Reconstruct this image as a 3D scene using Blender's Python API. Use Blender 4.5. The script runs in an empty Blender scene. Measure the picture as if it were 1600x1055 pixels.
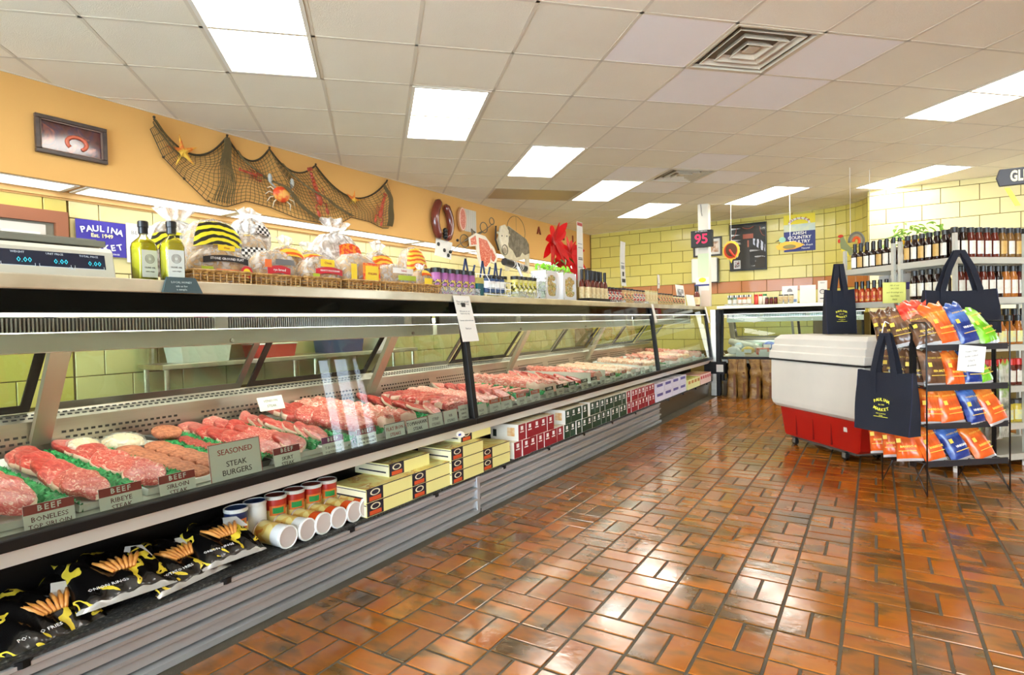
import bpy, math, random
from math import sin, cos, pi, radians as R
from mathutils import Vector, Matrix
random.seed(7)
SC = bpy.context.scene
COL = SC.collection

# ---------------------------------------------------------------- camera
EYE = 1.165
def cam_axes(f=907.0, pitch=-.0243, roll=.0237, yaw=.56):
    def ray(u, v):
        u, v = u*cos(roll)+v*sin(roll), -u*sin(roll)+v*cos(roll)
        d = (u, cos(pitch)-sin(pitch)*v, sin(pitch)+cos(pitch)*v)
        return Vector((d[0]*cos(yaw)-d[1]*sin(yaw), d[0]*sin(yaw)+d[1]*cos(yaw), d[2]))
    o = ray(0, 0)
    return (ray(1, 0)-o), (ray(0, 1)-o), -o
cam_d = bpy.data.cameras.new('camera')
cam = bpy.data.objects.new('camera', cam_d); COL.objects.link(cam)
ax, ay, az = cam_axes()
mw = Matrix((ax, ay, az)).transposed().to_4x4(); mw.translation = (0, 0, EYE)
cam.matrix_world = mw
cam_d.sensor_width = 36; cam_d.lens = 907.0/1600*36; cam_d.clip_start = .05; cam_d.clip_end = 200
SC.camera = cam

# ---------------------------------------------------------------- world, exposure
w = bpy.data.worlds.new('world'); SC.world = w; w.use_nodes = True
wn = w.node_tree; bg = wn.nodes['Background']
bg.inputs['Color'].default_value = (.80, .88, 1, 1); bg.inputs['Strength'].default_value = 12.0
SC.view_settings.view_transform = 'Standard'; SC.view_settings.look = 'None'
SC.view_settings.gamma = 1; SC.view_settings.use_curve_mapping = False
SC.view_settings.exposure = 0.74
TROFFER = 9.5       # ceiling lens strength
SOFFIT = 2.0         # lenses under the soffit
CASE = 10.0          # tubes inside the cases
try:
    SC.cycles.use_denoising = True
    SC.cycles.max_bounces = 10; SC.cycles.transparent_max_bounces = 24
    SC.cycles.caustics_reflective = False; SC.cycles.caustics_refractive = False
    SC.cycles.sample_clamp_indirect = 6
except Exception: pass

# ---------------------------------------------------------------- materials
def lin(c):
    c = c/255.0
    return c/12.92 if c <= .04045 else ((c+.055)/1.055)**2.4
def rgb(c): return (lin(c[0]), lin(c[1]), lin(c[2]), 1)
MATS = {}
def M(name, col=(200,200,200), rough=.5, metal=0, emit=0, coat=0, var=0, vscale=8, col2=None, bump=0, bscale=60, trans=0, alpha=1, spec=None, isl=0, stretch=None, sharp=.0):
    """principled material; var mixes col2 in by noise, isl varies each piece"""
    if name in MATS: return MATS[name]
    m = bpy.data.materials.new(name); m.use_nodes = True; nt = m.node_tree; N = nt.nodes; L = nt.links
    b = N['Principled BSDF']
    b.inputs['Base Color'].default_value = rgb(col); b.inputs['Roughness'].default_value = rough; b.inputs['Metallic'].default_value = metal
    if spec is not None: b.inputs['Specular IOR Level'].default_value = spec
    if coat: b.inputs['Coat Weight'].default_value = coat; b.inputs['Coat Roughness'].default_value = .08
    if emit: b.inputs['Emission Color'].default_value = rgb(col); b.inputs['Emission Strength'].default_value = emit
    if trans: b.inputs['Transmission Weight'].default_value = trans
    if alpha < 1: b.inputs['Alpha'].default_value = alpha
    src = None
    if var or bump or isl:
        tc = N.new('ShaderNodeTexCoord'); co = tc.outputs['Object']
        if stretch:
            mp = N.new('ShaderNodeMapping'); mp.inputs['Scale'].default_value = stretch; L.new(co, mp.inputs['Vector']); co = mp.outputs['Vector']
    if var:
        nz = N.new('ShaderNodeTexNoise'); nz.inputs['Scale'].default_value = vscale; nz.inputs['Detail'].default_value = 4
        L.new(co, nz.inputs['Vector'])
        rp = N.new('ShaderNodeValToRGB'); lo, hi = .35+sharp*.13, .65-sharp*.13
        rp.color_ramp.elements[0].position = lo; rp.color_ramp.elements[1].position = hi
        c2 = col2 or tuple(c*.75 for c in col)
        rp.color_ramp.elements[0].color = rgb(col)
        rp.color_ramp.elements[1].color = rgb(tuple(col[i]*(1-var)+c2[i]*var for i in range(3)))
        L.new(nz.outputs['Fac'], rp.inputs['Fac']); src = rp.outputs['Color']
        L.new(src, b.inputs['Base Color'])
    if isl:
        oi = N.new('ShaderNodeObjectInfo'); ge = N.new('ShaderNodeNewGeometry'); ad = N.new('ShaderNodeMath'); ad.operation = 'ADD'
        L.new(oi.outputs['Random'], ad.inputs[0]); L.new(ge.outputs['Random Per Island'], ad.inputs[1])
        fr = N.new('ShaderNodeMath'); fr.operation = 'FRACT'; L.new(ad.outputs[0], fr.inputs[0])
        mr = N.new('ShaderNodeMapRange'); mr.inputs['To Min'].default_value = 1-isl; mr.inputs['To Max'].default_value = 1+isl
        L.new(fr.outputs[0], mr.inputs['Value'])
        hs = N.new('ShaderNodeHueSaturation'); L.new(mr.outputs[0], hs.inputs['Value'])
        if src: L.new(src, hs.inputs['Color'])
        else: hs.inputs['Color'].default_value = rgb(col)
        L.new(hs.outputs['Color'], b.inputs['Base Color'])
    if bump:
        n2 = N.new('ShaderNodeTexNoise'); n2.inputs['Scale'].default_value = bscale; n2.inputs['Detail'].default_value = 3; L.new(co, n2.inputs['Vector'])
        bp = N.new('ShaderNodeBump'); bp.inputs['Strength'].default_value = bump; bp.inputs['Distance'].default_value = .01
        L.new(n2.outputs['Fac'], bp.inputs['Height']); L.new(bp.outputs['Normal'], b.inputs['Normal'])
    MATS[name] = m
    return m
def glass_mat(name, tint=(235,245,238), rough=0.0, refl=1.0):
    """thin sheet of clear glass: see-through plus a Fresnel mirror image"""
    if name in MATS: return MATS[name]
    m = bpy.data.materials.new(name); m.use_nodes = True; nt = m.node_tree; N = nt.nodes; L = nt.links
    N.clear()
    out = N.new('ShaderNodeOutputMaterial'); mx = N.new('ShaderNodeMixShader'); fr = N.new('ShaderNodeFresnel'); fr.inputs['IOR'].default_value = 1.45*refl if refl > 1 else 1.45
    t = N.new('ShaderNodeBsdfTransparent'); t.inputs['Color'].default_value = rgb(tint)
    g = N.new('ShaderNodeBsdfGlossy'); g.inputs['Roughness'].default_value = rough
    L.new(fr.outputs[0], mx.inputs[0]); L.new(t.outputs[0], mx.inputs[1]); L.new(g.outputs[0], mx.inputs[2]); L.new(mx.outputs[0], out.inputs['Surface'])
    MATS[name] = m; return m
def film_mat(name, tint=(255,255,255), amount=.35, rough=.25):
    """wrinkled plastic film: part see-through, part milky, glossy on top"""
    if name in MATS: return MATS[name]
    m = bpy.data.materials.new(name); m.use_nodes = True; nt = m.node_tree; N = nt.nodes; L = nt.links
    b = N['Principled BSDF']; out = N['Material Output']
    b.inputs['Base Color'].default_value = rgb(tint); b.inputs['Roughness'].default_value = rough
    t = N.new('ShaderNodeBsdfTransparent'); mx = N.new('ShaderNodeMixShader'); mx.inputs[0].default_value = amount
    tc = N.new('ShaderNodeTexCoord'); nz = N.new('ShaderNodeTexNoise'); nz.inputs['Scale'].default_value = 22; nz.inputs['Distortion'].default_value = 1.5
    L.new(tc.outputs['Object'], nz.inputs['Vector'])
    mr = N.new('ShaderNodeMapRange'); mr.inputs['From Min'].default_value = .4; mr.inputs['From Max'].default_value = .65
    mr.inputs['To Min'].default_value = amount*.5; mr.inputs['To Max'].default_value = min(1, amount*1.7); L.new(nz.outputs['Fac'], mr.inputs['Value'])
    L.new(mr.outputs[0], mx.inputs[0])
    bp = N.new('ShaderNodeBump'); bp.inputs['Strength'].default_value = .8; bp.inputs['Distance'].default_value = .01; L.new(nz.outputs['Fac'], bp.inputs['Height']); L.new(bp.outputs['Normal'], b.inputs['Normal'])
    L.new(t.outputs[0], mx.inputs[1]); L.new(b.outputs[0], mx.inputs[2]); L.new(mx.outputs[0], out.inputs['Surface'])
    MATS[name] = m; return m
def ramp_mat(name, stops, kind='noise', scale=10, detail=4, rough=.4, bump=0, dist=0, stretch=None, coat=0, vor=False, coord='Object', const=False, metal=0, wavedir='X', rings=False):
    """procedural pattern: noise / wave / voronoi run through a colour ramp"""
    if name in MATS: return MATS[name]
    m = bpy.data.materials.new(name); m.use_nodes = True; nt = m.node_tree; N = nt.nodes; L = nt.links
    b = N['Principled BSDF']; b.inputs['Roughness'].default_value = rough; b.inputs['Metallic'].default_value = metal
    if coat: b.inputs['Coat Weight'].default_value = coat; b.inputs['Coat Roughness'].default_value = .1
    tc = N.new('ShaderNodeTexCoord'); co = tc.outputs[coord]
    if stretch:
        mp = N.new('ShaderNodeMapping'); mp.inputs['Scale'].default_value = stretch; L.new(co, mp.inputs['Vector']); co = mp.outputs['Vector']
    if kind == 'wave':
        t = N.new('ShaderNodeTexWave'); t.inputs['Distortion'].default_value = dist; t.inputs['Detail'].default_value = 1; t.inputs['Detail Scale'].default_value = 2
        if rings: t.wave_type = 'RINGS'; t.rings_direction = 'SPHERICAL'
        else: t.bands_direction = wavedir
        t.inputs['Scale'].default_value = scale; fac = t.outputs['Fac']
    elif kind == 'vor':
        t = N.new('ShaderNodeTexVoronoi'); t.inputs['Scale'].default_value = scale; fac = t.outputs['Distance']
    elif kind == 'checker':
        t = N.new('ShaderNodeTexChecker'); t.inputs['Scale'].default_value = scale; fac = t.outputs['Fac']
    else:
        t = N.new('ShaderNodeTexNoise'); t.inputs['Scale'].default_value = scale; t.inputs['Detail'].default_value = detail; t.inputs['Distortion'].default_value = dist; fac = t.outputs['Fac']
    L.new(co, t.inputs['Vector'])
    rp = N.new('ShaderNodeValToRGB'); cr = rp.color_ramp
    if const: cr.interpolation = 'CONSTANT'
    while len(cr.elements) < len(stops): cr.elements.new(.5)
    for e, (p, c) in zip(cr.elements, stops): e.position = p; e.color = rgb(c)
    L.new(fac, rp.inputs['Fac']); L.new(rp.outputs['Color'], b.inputs['Base Color'])
    if bump:
        bp = N.new('ShaderNodeBump'); bp.inputs['Strength'].default_value = bump; bp.inputs['Distance'].default_value = .008
        L.new(fac, bp.inputs['Height']); L.new(bp.outputs['Normal'], b.inputs['Normal'])
    MATS[name] = m; return m

# ---------------------------------------------------------------- mesh builder
class MB:
    def __init__(s): s.v = []; s.f = []; s.m = []
    def add(s, vs, fs, mi=0, T=None):
        o = len(s.v)
        if T is not None: vs = [T @ Vector(p) for p in vs]
        s.v.extend([tuple(p) for p in vs]); s.f.extend([tuple(i+o for i in f) for f in fs]); s.m.extend(mi if isinstance(mi, list) else [mi]*len(fs))
        return s
    def bx(s, x0, x1, y0, y1, z0, z1, mi=0, T=None):
        v = [(x0,y0,z0),(x1,y0,z0),(x1,y1,z0),(x0,y1,z0),(x0,y0,z1),(x1,y0,z1),(x1,y1,z1),(x0,y1,z1)]
        return s.add(v, [(0,3,2,1),(4,5,6,7),(0,1,5,4),(1,2,6,5),(2,3,7,6),(3,0,4,7)], mi, T)
    def cbx(s, x0, x1, y0, y1, z0, z1, mi=0, T=None, c=.004, up=True):
        """slab with a chamfered top (up) edge"""
        if not up: c = -c
        za, zb = (z0, z1) if up else (z1, z0)
        k = abs(c)
        v = [(x0,y0,za),(x1,y0,za),(x1,y1,za),(x0,y1,za),(x0,y0,zb-c),(x1,y0,zb-c),(x1,y1,zb-c),(x0,y1,zb-c),(x0+k,y0+k,zb),(x1-k,y0+k,zb),(x1-k,y1-k,zb),(x0+k,y1-k,zb)]
        f = [(0,1,5,4),(1,2,6,5),(2,3,7,6),(3,0,4,7),(4,5,9,8),(5,6,10,9),(6,7,11,10),(7,4,8,11),(8,9,10,11)]
        if not up: f = [tuple(reversed(q)) for q in f]
        return s.add(v, f, mi, T)
    def quad(s, a, b, c, d, mi=0, T=None): return s.add([a, b, c, d], [(0,1,2,3)], mi, T)
    def cyl(s, p0, p1, r0, r1=None, n=12, mi=0, caps=True, T=None):
        r1 = r0 if r1 is None else r1
        a = Vector(p0); b = Vector(p1); d = (b-a).normalized(); u = d.orthogonal().normalized(); w_ = d.cross(u)
        vs = []
        for p, r in ((a, r0), (b, r1)):
            for i in range(n): t = 2*pi*i/n; vs.append(p+u*cos(t)*r+w_*sin(t)*r)
        fs = [(i, (i+1) % n, n+(i+1) % n, n+i) for i in range(n)]
        if caps: fs += [tuple(reversed(range(n))), tuple(range(n, 2*n))]
        return s.add(vs, fs, mi, T)
    def tube(s, pts, r, n=6, mi=0, closed=False, T=None, caps=True):
        pts = [Vector(p) for p in pts]; N = len(pts); vs = []
        rr = r if isinstance(r, (list, tuple)) else [r]*N
        up = None
        for i, p in enumerate(pts):
            if closed: d = pts[(i+1) % N]-pts[i-1]
            else: d = pts[min(i+1, N-1)]-pts[max(i-1, 0)]
            d.normalize()
            if up is None: up = d.orthogonal().normalized()
            up = (up-d*up.dot(d));
            up = up.normalized() if up.length > 1e-6 else d.orthogonal().normalized()
            w_ = d.cross(up)
            for k in range(n): t = 2*pi*k/n; vs.append(p+(up*cos(t)+w_*sin(t))*rr[i])
        fs = []
        for i in range(N if closed else N-1):
            j = (i+1) % N
            for k in range(n): fs.append((i*n+k, i*n+(k+1) % n, j*n+(k+1) % n, j*n+k))
        if not closed and caps: fs += [tuple(reversed(range(n))), tuple(range((N-1)*n, N*n))]
        return s.add(vs, fs, mi, T)
    def lathe(s, prof, n=16, mi=0, T=None, mis=None, closed_ends=True):
        vs = []
        for r, z in prof:
            for i in range(n): t = 2*pi*i/n; vs.append((r*cos(t), r*sin(t), z))
        fs = []; mm = []
        for j in range(len(prof)-1):
            for i in range(n): fs.append((j*n+i, j*n+(i+1) % n, (j+1)*n+(i+1) % n, (j+1)*n+i)); mm.append(mis[j] if mis else mi)
        if closed_ends:
            if prof[0][0] > 1e-5: fs.append(tuple(reversed(range(n)))); mm.append(mis[0] if mis else mi)
            if prof[-1][0] > 1e-5: fs.append(tuple(range((len(prof)-1)*n, len(prof)*n))); mm.append(mis[-1] if mis else mi)
        return s.add(vs, fs, mm, T)
    def prism(s, poly, z0, z1, mi=0, T=None, mit=None):
        n = len(poly)
        vs = [(x, y, z0) for x, y in poly]+[(x, y, z1) for x, y in poly]
        fs = [(i, (i+1) % n, n+(i+1) % n, n+i) for i in range(n)]+[tuple(reversed(range(n))), tuple(range(n, 2*n))]
        return s.add(vs, fs, [mi]*n+[mi, mi if mit is None else mit], T)
    def grid(s, fn, nu, nv, mi=0, T=None, mf=None):
        vs = [fn(i/nu, j/nv) for j in range(nv+1) for i in range(nu+1)]
        fs = []; mm = []
        for j in range(nv):
            for i in range(nu):
                a = j*(nu+1)+i; fs.append((a, a+1, a+nu+2, a+nu+1)); mm.append(mf((i+.5)/nu, (j+.5)/nv) if mf else mi)
        return s.add(vs, fs, mm, T)
    def ball(s, c, r, n=12, m=8, mi=0, T=None):
        rx, ry, rz = r if isinstance(r, (tuple, list)) else (r, r, r)
        return s.grid(lambda u, v: (c[0]+rx*cos(2*pi*u)*sin(pi*v), c[1]+ry*sin(2*pi*u)*sin(pi*v), c[2]-rz*cos(pi*v)), n, m, mi, T)
    def mesh(s, name, mats, smooth=False):
        me = bpy.data.meshes.new(name); me.from_pydata(s.v, [], s.f)
        for m in (mats if isinstance(mats, (list, tuple)) else [mats]): me.materials.append(m)
        if any(s.m): me.polygons.foreach_set('material_index', s.m)
        if smooth: me.polygons.foreach_set('use_smooth', [True]*len(s.f))
        me.update()
        if smooth == 2: me.set_sharp_from_angle(angle=R(48))
        return me
def T(x=0, y=0, z=0, rz=0, rx=0, ry=0, s=1):
    m = Matrix.Translation((x, y, z)) @ Matrix.Rotation(rz, 4, 'Z') @ Matrix.Rotation(ry, 4, 'Y') @ Matrix.Rotation(rx, 4, 'X')
    return m @ Matrix.Diagonal((s, s, s, 1)) if s != 1 else m
def link(name, data, parent=None, mat=None, label=None):
    o = bpy.data.objects.new(name, data); COL.objects.link(o)
    if parent is not None: o.parent = parent
    if mat is not None: o.matrix_local = mat
    if label: o['label'] = label
    return o
def part(name, mb, mats, parent=None, smooth=False, bevel=0, mat=None, label=None, seg=2, sub=0):
    me = mb.mesh(name, mats, smooth) if isinstance(mb, MB) else mb
    o = link(name, me, parent, mat, label)
    if bevel:
        b = o.modifiers.new('bevel', 'BEVEL'); b.width = bevel; b.segments = seg; b.limit_method = 'ANGLE'; b.angle_limit = R(40)
    if sub:
        b = o.modifiers.new('sub', 'SUBSURF'); b.levels = sub; b.render_levels = sub
    return o
def tag(o, label, cat, group=None):
    o['label'] = label; o['category'] = cat
    if group: o['group'] = group
    return o
def thing(name, label, cat, loc=(0,0,0), rz=0, group=None):
    o = link(name, None); o.location = loc; o.rotation_euler = (0, 0, rz); o.empty_display_size = .1
    return tag(o, label, cat, group)
def struct(name, mb, mats, parent=None, **k):
    o = part(name, mb, mats, parent, **k)
    if parent is None: o['kind'] = 'structure'
    return o
def stuff(o): o['kind'] = 'stuff'; return o
def dup(o, label=None, loc=None, rz=None, parent=None, group=None, mat=None):
    c = o.copy(); COL.objects.link(c)
    if parent is not None: c.parent = parent
    for ch in [x for x in KIDS.get(o.name, o.children)]: dup(ch, parent=c)
    if label: c['label'] = label
    if group: c['group'] = group
    if mat is not None: c.matrix_local = mat
    if loc is not None: c.location = loc
    if rz is not None: c.rotation_euler = (0, 0, rz)
    return c
KIDS = {}
def frame(o, right, up):
    """matrix that puts text (x right, y up) at o"""
    r = Vector(right).normalized(); u = Vector(up); u = (u-r*u.dot(r)).normalized(); n = r.cross(u)
    m = Matrix((r, u, n)).transposed().to_4x4(); m.translation = o; return m
CURVES = {}
def text(s, at, right, up, size, mat, parent=None, name='lettering', align='CENTER', bold=0, sx=1, shear=0, wide=1.0):
    key = (s, size, mat.name, align, bold, shear, wide)
    if key not in CURVES:
        cu = bpy.data.curves.new(name, 'FONT'); cu.body = s; cu.size = size; cu.align_x = align; cu.align_y = 'CENTER'
        cu.extrude = .0004; cu.offset = bold; cu.shear = shear; cu.space_character = wide; cu.resolution_u = 1 if size < .03 else 3
        tmp = bpy.data.objects.new('tmp', cu); me = bpy.data.meshes.new_from_object(tmp)
        bpy.data.objects.remove(tmp); bpy.data.curves.remove(cu); me.name = name; me.materials.clear(); me.materials.append(mat)
        CURVES[key] = me
    m = frame(Vector(at), right, up)
    if sx != 1: m = m @ Matrix.Diagonal((sx, 1, 1, 1))
    return link(name, CURVES[key], parent, m)
ORD = ['nearest', 'second', 'third', 'fourth', 'fifth', 'sixth', 'seventh', 'eighth', 'ninth', 'tenth', 'eleventh', 'twelfth', 'thirteenth', 'fourteenth', 'fifteenth', 'sixteenth', 'seventeenth', 'eighteenth', 'nineteenth', 'twentieth']
def nth(i, n=None, first='first'):
    if n is not None and n > 1 and i == n-1: return 'last'
    return first if i == 0 else ORD[i]
# ================================================================ ROOM
CEIL = 2.903; XW = -4.84; XL = -5.20; YB = 10.75; XR = 5.2; YF = -3.2
# ---- floor: grout bed + basket-weave quarry tiles
grout = M('grout', (84,76,60), .75, var=.5, vscale=5, bump=.3, bscale=200)
def tile_material():
    m = bpy.data.materials.new('glazed_quarry_tile'); m.use_nodes = True; nt = m.node_tree; N = nt.nodes; L = nt.links
    b = N['Principled BSDF']
    geo = N.new('ShaderNodeNewGeometry'); oi = N.new('ShaderNodeObjectInfo')
    ad = N.new('ShaderNodeMath'); ad.operation = 'ADD'; L.new(oi.outputs['Random'], ad.inputs[0]); L.new(geo.outputs['Random Per Island'], ad.inputs[1])
    fr = N.new('ShaderNodeMath'); fr.operation = 'FRACT'; L.new(ad.outputs[0], fr.inputs[0])
    # flashed streaks running along world X, shifted per tile
    mp = N.new('ShaderNodeMapping'); mp.inputs['Scale'].default_value = (4, 9, 5)
    L.new(geo.outputs['Position'], mp.inputs['Vector'])
    cb = N.new('ShaderNodeCombineXYZ'); ml = N.new('ShaderNodeMath'); ml.operation = 'MULTIPLY'; ml.inputs[1].default_value = 37
    L.new(fr.outputs[0], ml.inputs[0]); L.new(ml.outputs[0], cb.inputs['X']); L.new(ml.outputs[0], cb.inputs['Z'])
    va = N.new('ShaderNodeVectorMath'); va.operation = 'ADD'; L.new(mp.outputs[0], va.inputs[0]); L.new(cb.outputs[0], va.inputs[1])
    nz = N.new('ShaderNodeTexNoise'); nz.inputs['Scale'].default_value = 1.0; nz.inputs['Detail'].default_value = 3; L.new(va.outputs[0], nz.inputs['Vector'])
    rp = N.new('ShaderNodeValToRGB'); cr = rp.color_ramp
    for _ in range(2): cr.elements.new(.5)
    for e, (p, c) in zip(cr.elements, ((.26, (62,48,22)), (.40, (116,76,24)), (.52, (160,92,18)), (.72, (152,80,18)))): e.position = p; e.color = rgb(c)
    L.new(nz.outputs['Fac'], rp.inputs['Fac'])
    hs = N.new('ShaderNodeHueSaturation'); mr = N.new('ShaderNodeMapRange'); mr.inputs['To Min'].default_value = .62; mr.inputs['To Max'].default_value = 1.12
    L.new(fr.outputs[0], mr.inputs['Value']); L.new(mr.outputs[0], hs.inputs['Value']); L.new(rp.outputs['Color'], hs.inputs['Color'])
    L.new(hs.outputs['Color'], b.inputs['Base Color'])
    n3 = N.new('ShaderNodeTexNoise'); n3.inputs['Scale'].default_value = 3.2; n3.inputs['Detail'].default_value = 6; L.new(geo.outputs['Position'], n3.inputs['Vector'])
    m3 = N.new('ShaderNodeMapRange'); m3.inputs['From Min'].default_value = .35; m3.inputs['From Max'].default_value = .65; m3.inputs['To Min'].default_value = .10; m3.inputs['To Max'].default_value = .30
    L.new(n3.outputs['Fac'], m3.inputs['Value']); L.new(m3.outputs[0], b.inputs['Roughness'])
    n4 = N.new('ShaderNodeTexNoise'); n4.inputs['Scale'].default_value = 16; n4.inputs['Detail'].default_value = 3; L.new(geo.outputs['Position'], n4.inputs['Vector'])
    bp = N.new('ShaderNodeBump'); bp.inputs['Strength'].default_value = .12; bp.inputs['Distance'].default_value = .012; L.new(n4.outputs['Fac'], bp.inputs['Height']); L.new(bp.outputs['Normal'], b.inputs['Normal'])
    b.inputs['Coat Weight'].default_value = .35; b.inputs['Coat Roughness'].default_value = .12; b.inputs['Specular IOR Level'].default_value = .6
    return m
tile_m = tile_material()
fl = MB(); fl.bx(XL-.1, XR+.1, YF-.1, YB+.1, -.08, -.004)
floor = struct('floor', fl, grout)
BL = .213; OX, OY = -.5385, 2.102; J = .0055
def tile_mb(mb, T_=None, lx=1):
    a, b_ = BL/2-J, BL/4-J
    if not lx: a, b_ = b_, a
    mb.cbx(-a, a, -b_, b_, -.012, 0, 0, T_, c=.0022)
tiles = []
for i in range(-8, 27):
    for j in range(-22, 37):
        cx, cy = OX+(i+.5)*BL, OY+(j+.5)*BL
        if cx < -2.13 or cy > 9.2: continue
        lx = (i+j) % 2
        for s in (-.25, .25):
            x, y = (cx, cy+s*BL) if lx else (cx+s*BL, cy)
            tiles.append((x, y, lx))
def cam_xy(x, y): return x*cos(.56)+y*sin(.56), -x*sin(.56)+y*cos(.56)
def near_key(t):
    u, v = cam_xy(t[0], t[1])
    vis = v > .9 and abs(u) < v*.92 and EYE/v < .66
    return (0 if vis else 1, u*u+v*v)
tiles.sort(key=near_key)
tm = {}
for lx in (0, 1):
    q = MB(); tile_mb(q, None, lx); tm[lx] = q.mesh('tile', tile_m)
for k, (x, y, lx) in enumerate(tiles[:300]):
    link('tile', tm[lx], floor, Matrix.Translation((x, y, random.uniform(-.0006, .0006))))
q = MB()
for x, y, lx in tiles[300:]: tile_mb(q, Matrix.Translation((x, y, random.uniform(-.0006, .0006))), lx)
stuff(part('far_tiles', q, tile_m, floor))

# ---- ceiling on a 45 degree grid
CO = (-4.54806, 1.49132); CY = R(45.178); CS = .6096
def cg(i, j): return (CO[0]+CS*(i*cos(CY)-j*sin(CY)), CO[1]+CS*(i*sin(CY)+j*cos(CY)))
ctile = M('ceiling_tile', (250,242,222), .95, var=.35, vscale=1.2, col2=(238,228,208), bump=.35, bscale=260, isl=.02)
wtile = M('new_ceiling_tile', (252,248,246), .9, bump=.1, bscale=200)
tbar = M('ceiling_grid_paint', (226,216,196), .6)
plen = M('ceiling_deck', (120,110,96), .9)
cm = MB(); cm.bx(XL-.1, XR+.1, YF-.1, YB+.1, CEIL+.03, CEIL+.08)
ceiling = struct('ceiling', cm, plen)
def clip(poly, x0, x1, y0, y1):
    def cl(p, ins, inter):
        o = []
        for k in range(len(p)):
            a, b = p[k-1], p[k]
            if ins(b):
                if not ins(a): o.append(inter(a, b))
                o.append(b)
            elif ins(a): o.append(inter(a, b))
        return o
    def ix(c): return lambda a, b: (c, a[1]+(b[1]-a[1])*(c-a[0])/(b[0]-a[0]))
    def iy(c): return lambda a, b: (a[0]+(b[0]-a[0])*(c-a[1])/(b[1]-a[1]), c)
    for ins, inter in ((lambda p: p[0] >= x0, ix(x0)), (lambda p: p[0] <= x1, ix(x1)), (lambda p: p[1] >= y0, iy(y0)), (lambda p: p[1] <= y1, iy(y1))):
        if poly: poly = cl(poly, ins, inter)
    return poly
# troffers: two cells long (rows), one cell wide (columns)
LIGHTS = [(2,-2,'largest ceiling light, top left over the meat case'), (4,0,'second ceiling light of the row above the case'), (6,2,'third ceiling light of the row above the case'),
          (8,4,'fourth ceiling light of the row, beyond the near air vent'), (10,6,'farthest ceiling light of the row above the case'), (11,-2,'large ceiling light at the right edge above the sauce shelves'),
          (14,2,'ceiling light nearest the cream block wall corner'), (12,4,'ceiling light in front of the poultry sign'), (0,-4,'added unseen ceiling light behind the viewer'), (9,-6,'added unseen ceiling light over the shop front'), (5,-8,'added unseen ceiling light over the entrance'), (16,-2,'added unseen ceiling light over the sauce aisle')]  # last four are out of view, added to light the room
used = set()
for i, j, _ in LIGHTS: used |= {(i, j), (i, j+1)}
VENTS = [(7,-2), (9,3)]
used |= set(VENTS); used |= {(6,5), (7,5)}
WHITE = {(6,-2), (8,-2), (7,-1), (8,-1), (9,2), (8,3), (10,3), (9,4)}
RX0, RX1, RY0, RY1 = XW, XR, YF, YB
cells = []
for i in range(-14, 28):
    for j in range(-20, 26):
        if (i, j) in used: continue
        poly = clip([cg(i, j), cg(i+1, j), cg(i+1, j+1), cg(i, j+1)], RX0, RX1, RY0, RY1)
        if len(poly) < 3: continue
        cx = sum(p[0] for p in poly)/len(poly); cy = sum(p[1] for p in poly)/len(poly)
        u, v = cam_xy(cx, cy)
        vis = v > 1.6 and abs(u) < v*.95+.4 and 1.74/v < .75
        ar = abs(sum(poly[k-1][0]*poly[k][1]-poly[k][0]*poly[k-1][1] for k in range(len(poly))))/2
        cells.append((0 if vis and ar > .02 else 1, u*u+v*v, i, j, poly, cx, cy))
cells.sort(key=lambda c: c[:2])
rest = MB()
def tprism(mb, poly, cx, cy):
    pl = []
    for x, y in poly:
        d = math.hypot(x-cx, y-cy); k = max(0, 1-.013/max(d, .02)); pl.append((cx+(x-cx)*k, cy+(y-cy)*k))
    mb.prism(pl, CEIL-.001, CEIL+.018)
for n, (a, b, i, j, poly, cx, cy) in enumerate(cells):
    if n < 290 and a == 0:
        q = MB(); lp = [(x-cx, y-cy) for x, y in poly]
        tprism(q, lp, 0, 0)
        o = part('ceiling_tile', q, wtile if (i, j) in WHITE else ctile, ceiling); o.location = (cx, cy, 0)
    else: tprism(rest, poly, cx, cy)
stuff(part('far_ceiling_tiles', rest, ctile, ceiling))
bars = []
for d in (0, 1):
    for k in range(-22, 30):
        if d == 0: a, b = cg(k, -22), cg(k, 28)
        else: a, b = cg(-16, k), cg(30, k)
        dx, dy = b[0]-a[0], b[1]-a[1]; L_ = math.hypot(dx, dy); nx, ny = -dy/L_*.011, dx/L_*.011
        poly = clip([(a[0]+nx, a[1]+ny), (b[0]+nx, b[1]+ny), (b[0]-nx, b[1]-ny), (a[0]-nx, a[1]-ny)], RX0, RX1, RY0, RY1)
        if len(poly) >= 3: q = MB(); q.prism(poly, CEIL-.0025, CEIL+.02); part('ceiling_grid_bar', q, tbar, ceiling)
lens = M('light_lens', (255,250,240), .4, emit=TROFFER)
lframe = M('light_frame', (236,232,222), .4)
def flat_unit(name, i, j, ni, nj, label, cat, body):
    a = cg(i+ni/2, j+nj/2); t = thing(name, label, cat, (a[0], a[1], CEIL), CY)
    body(t, ni*CS/2, nj*CS/2); return t
def troffer(t, a, b):
    f = MB(); g = .036
    for x0, x1, y0, y1 in ((-a+.012, a-.012, -b+.012, -b+g), (-a+.012, a-.012, b-g, b-.012), (-a+.012, -a+g, -b+g, b-g), (a-g, a-.012, -b+g, b-g)): f.bx(x0, x1, y0, y1, -.006, .02)
    part('frame', f, lframe, t)
    d = MB(); d.bx(-a+g, a-g, -b+g, b-g, .002, .014); part('diffuser', d, lens, t)
for i, j, lb in LIGHTS: flat_unit('ceiling_light', i, j, 1, 2, lb, 'ceiling light', troffer)
vmetal = M('vent_paint', (214,202,180), .45); vdark = M('vent_throat', (34,30,24), .8)
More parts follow.
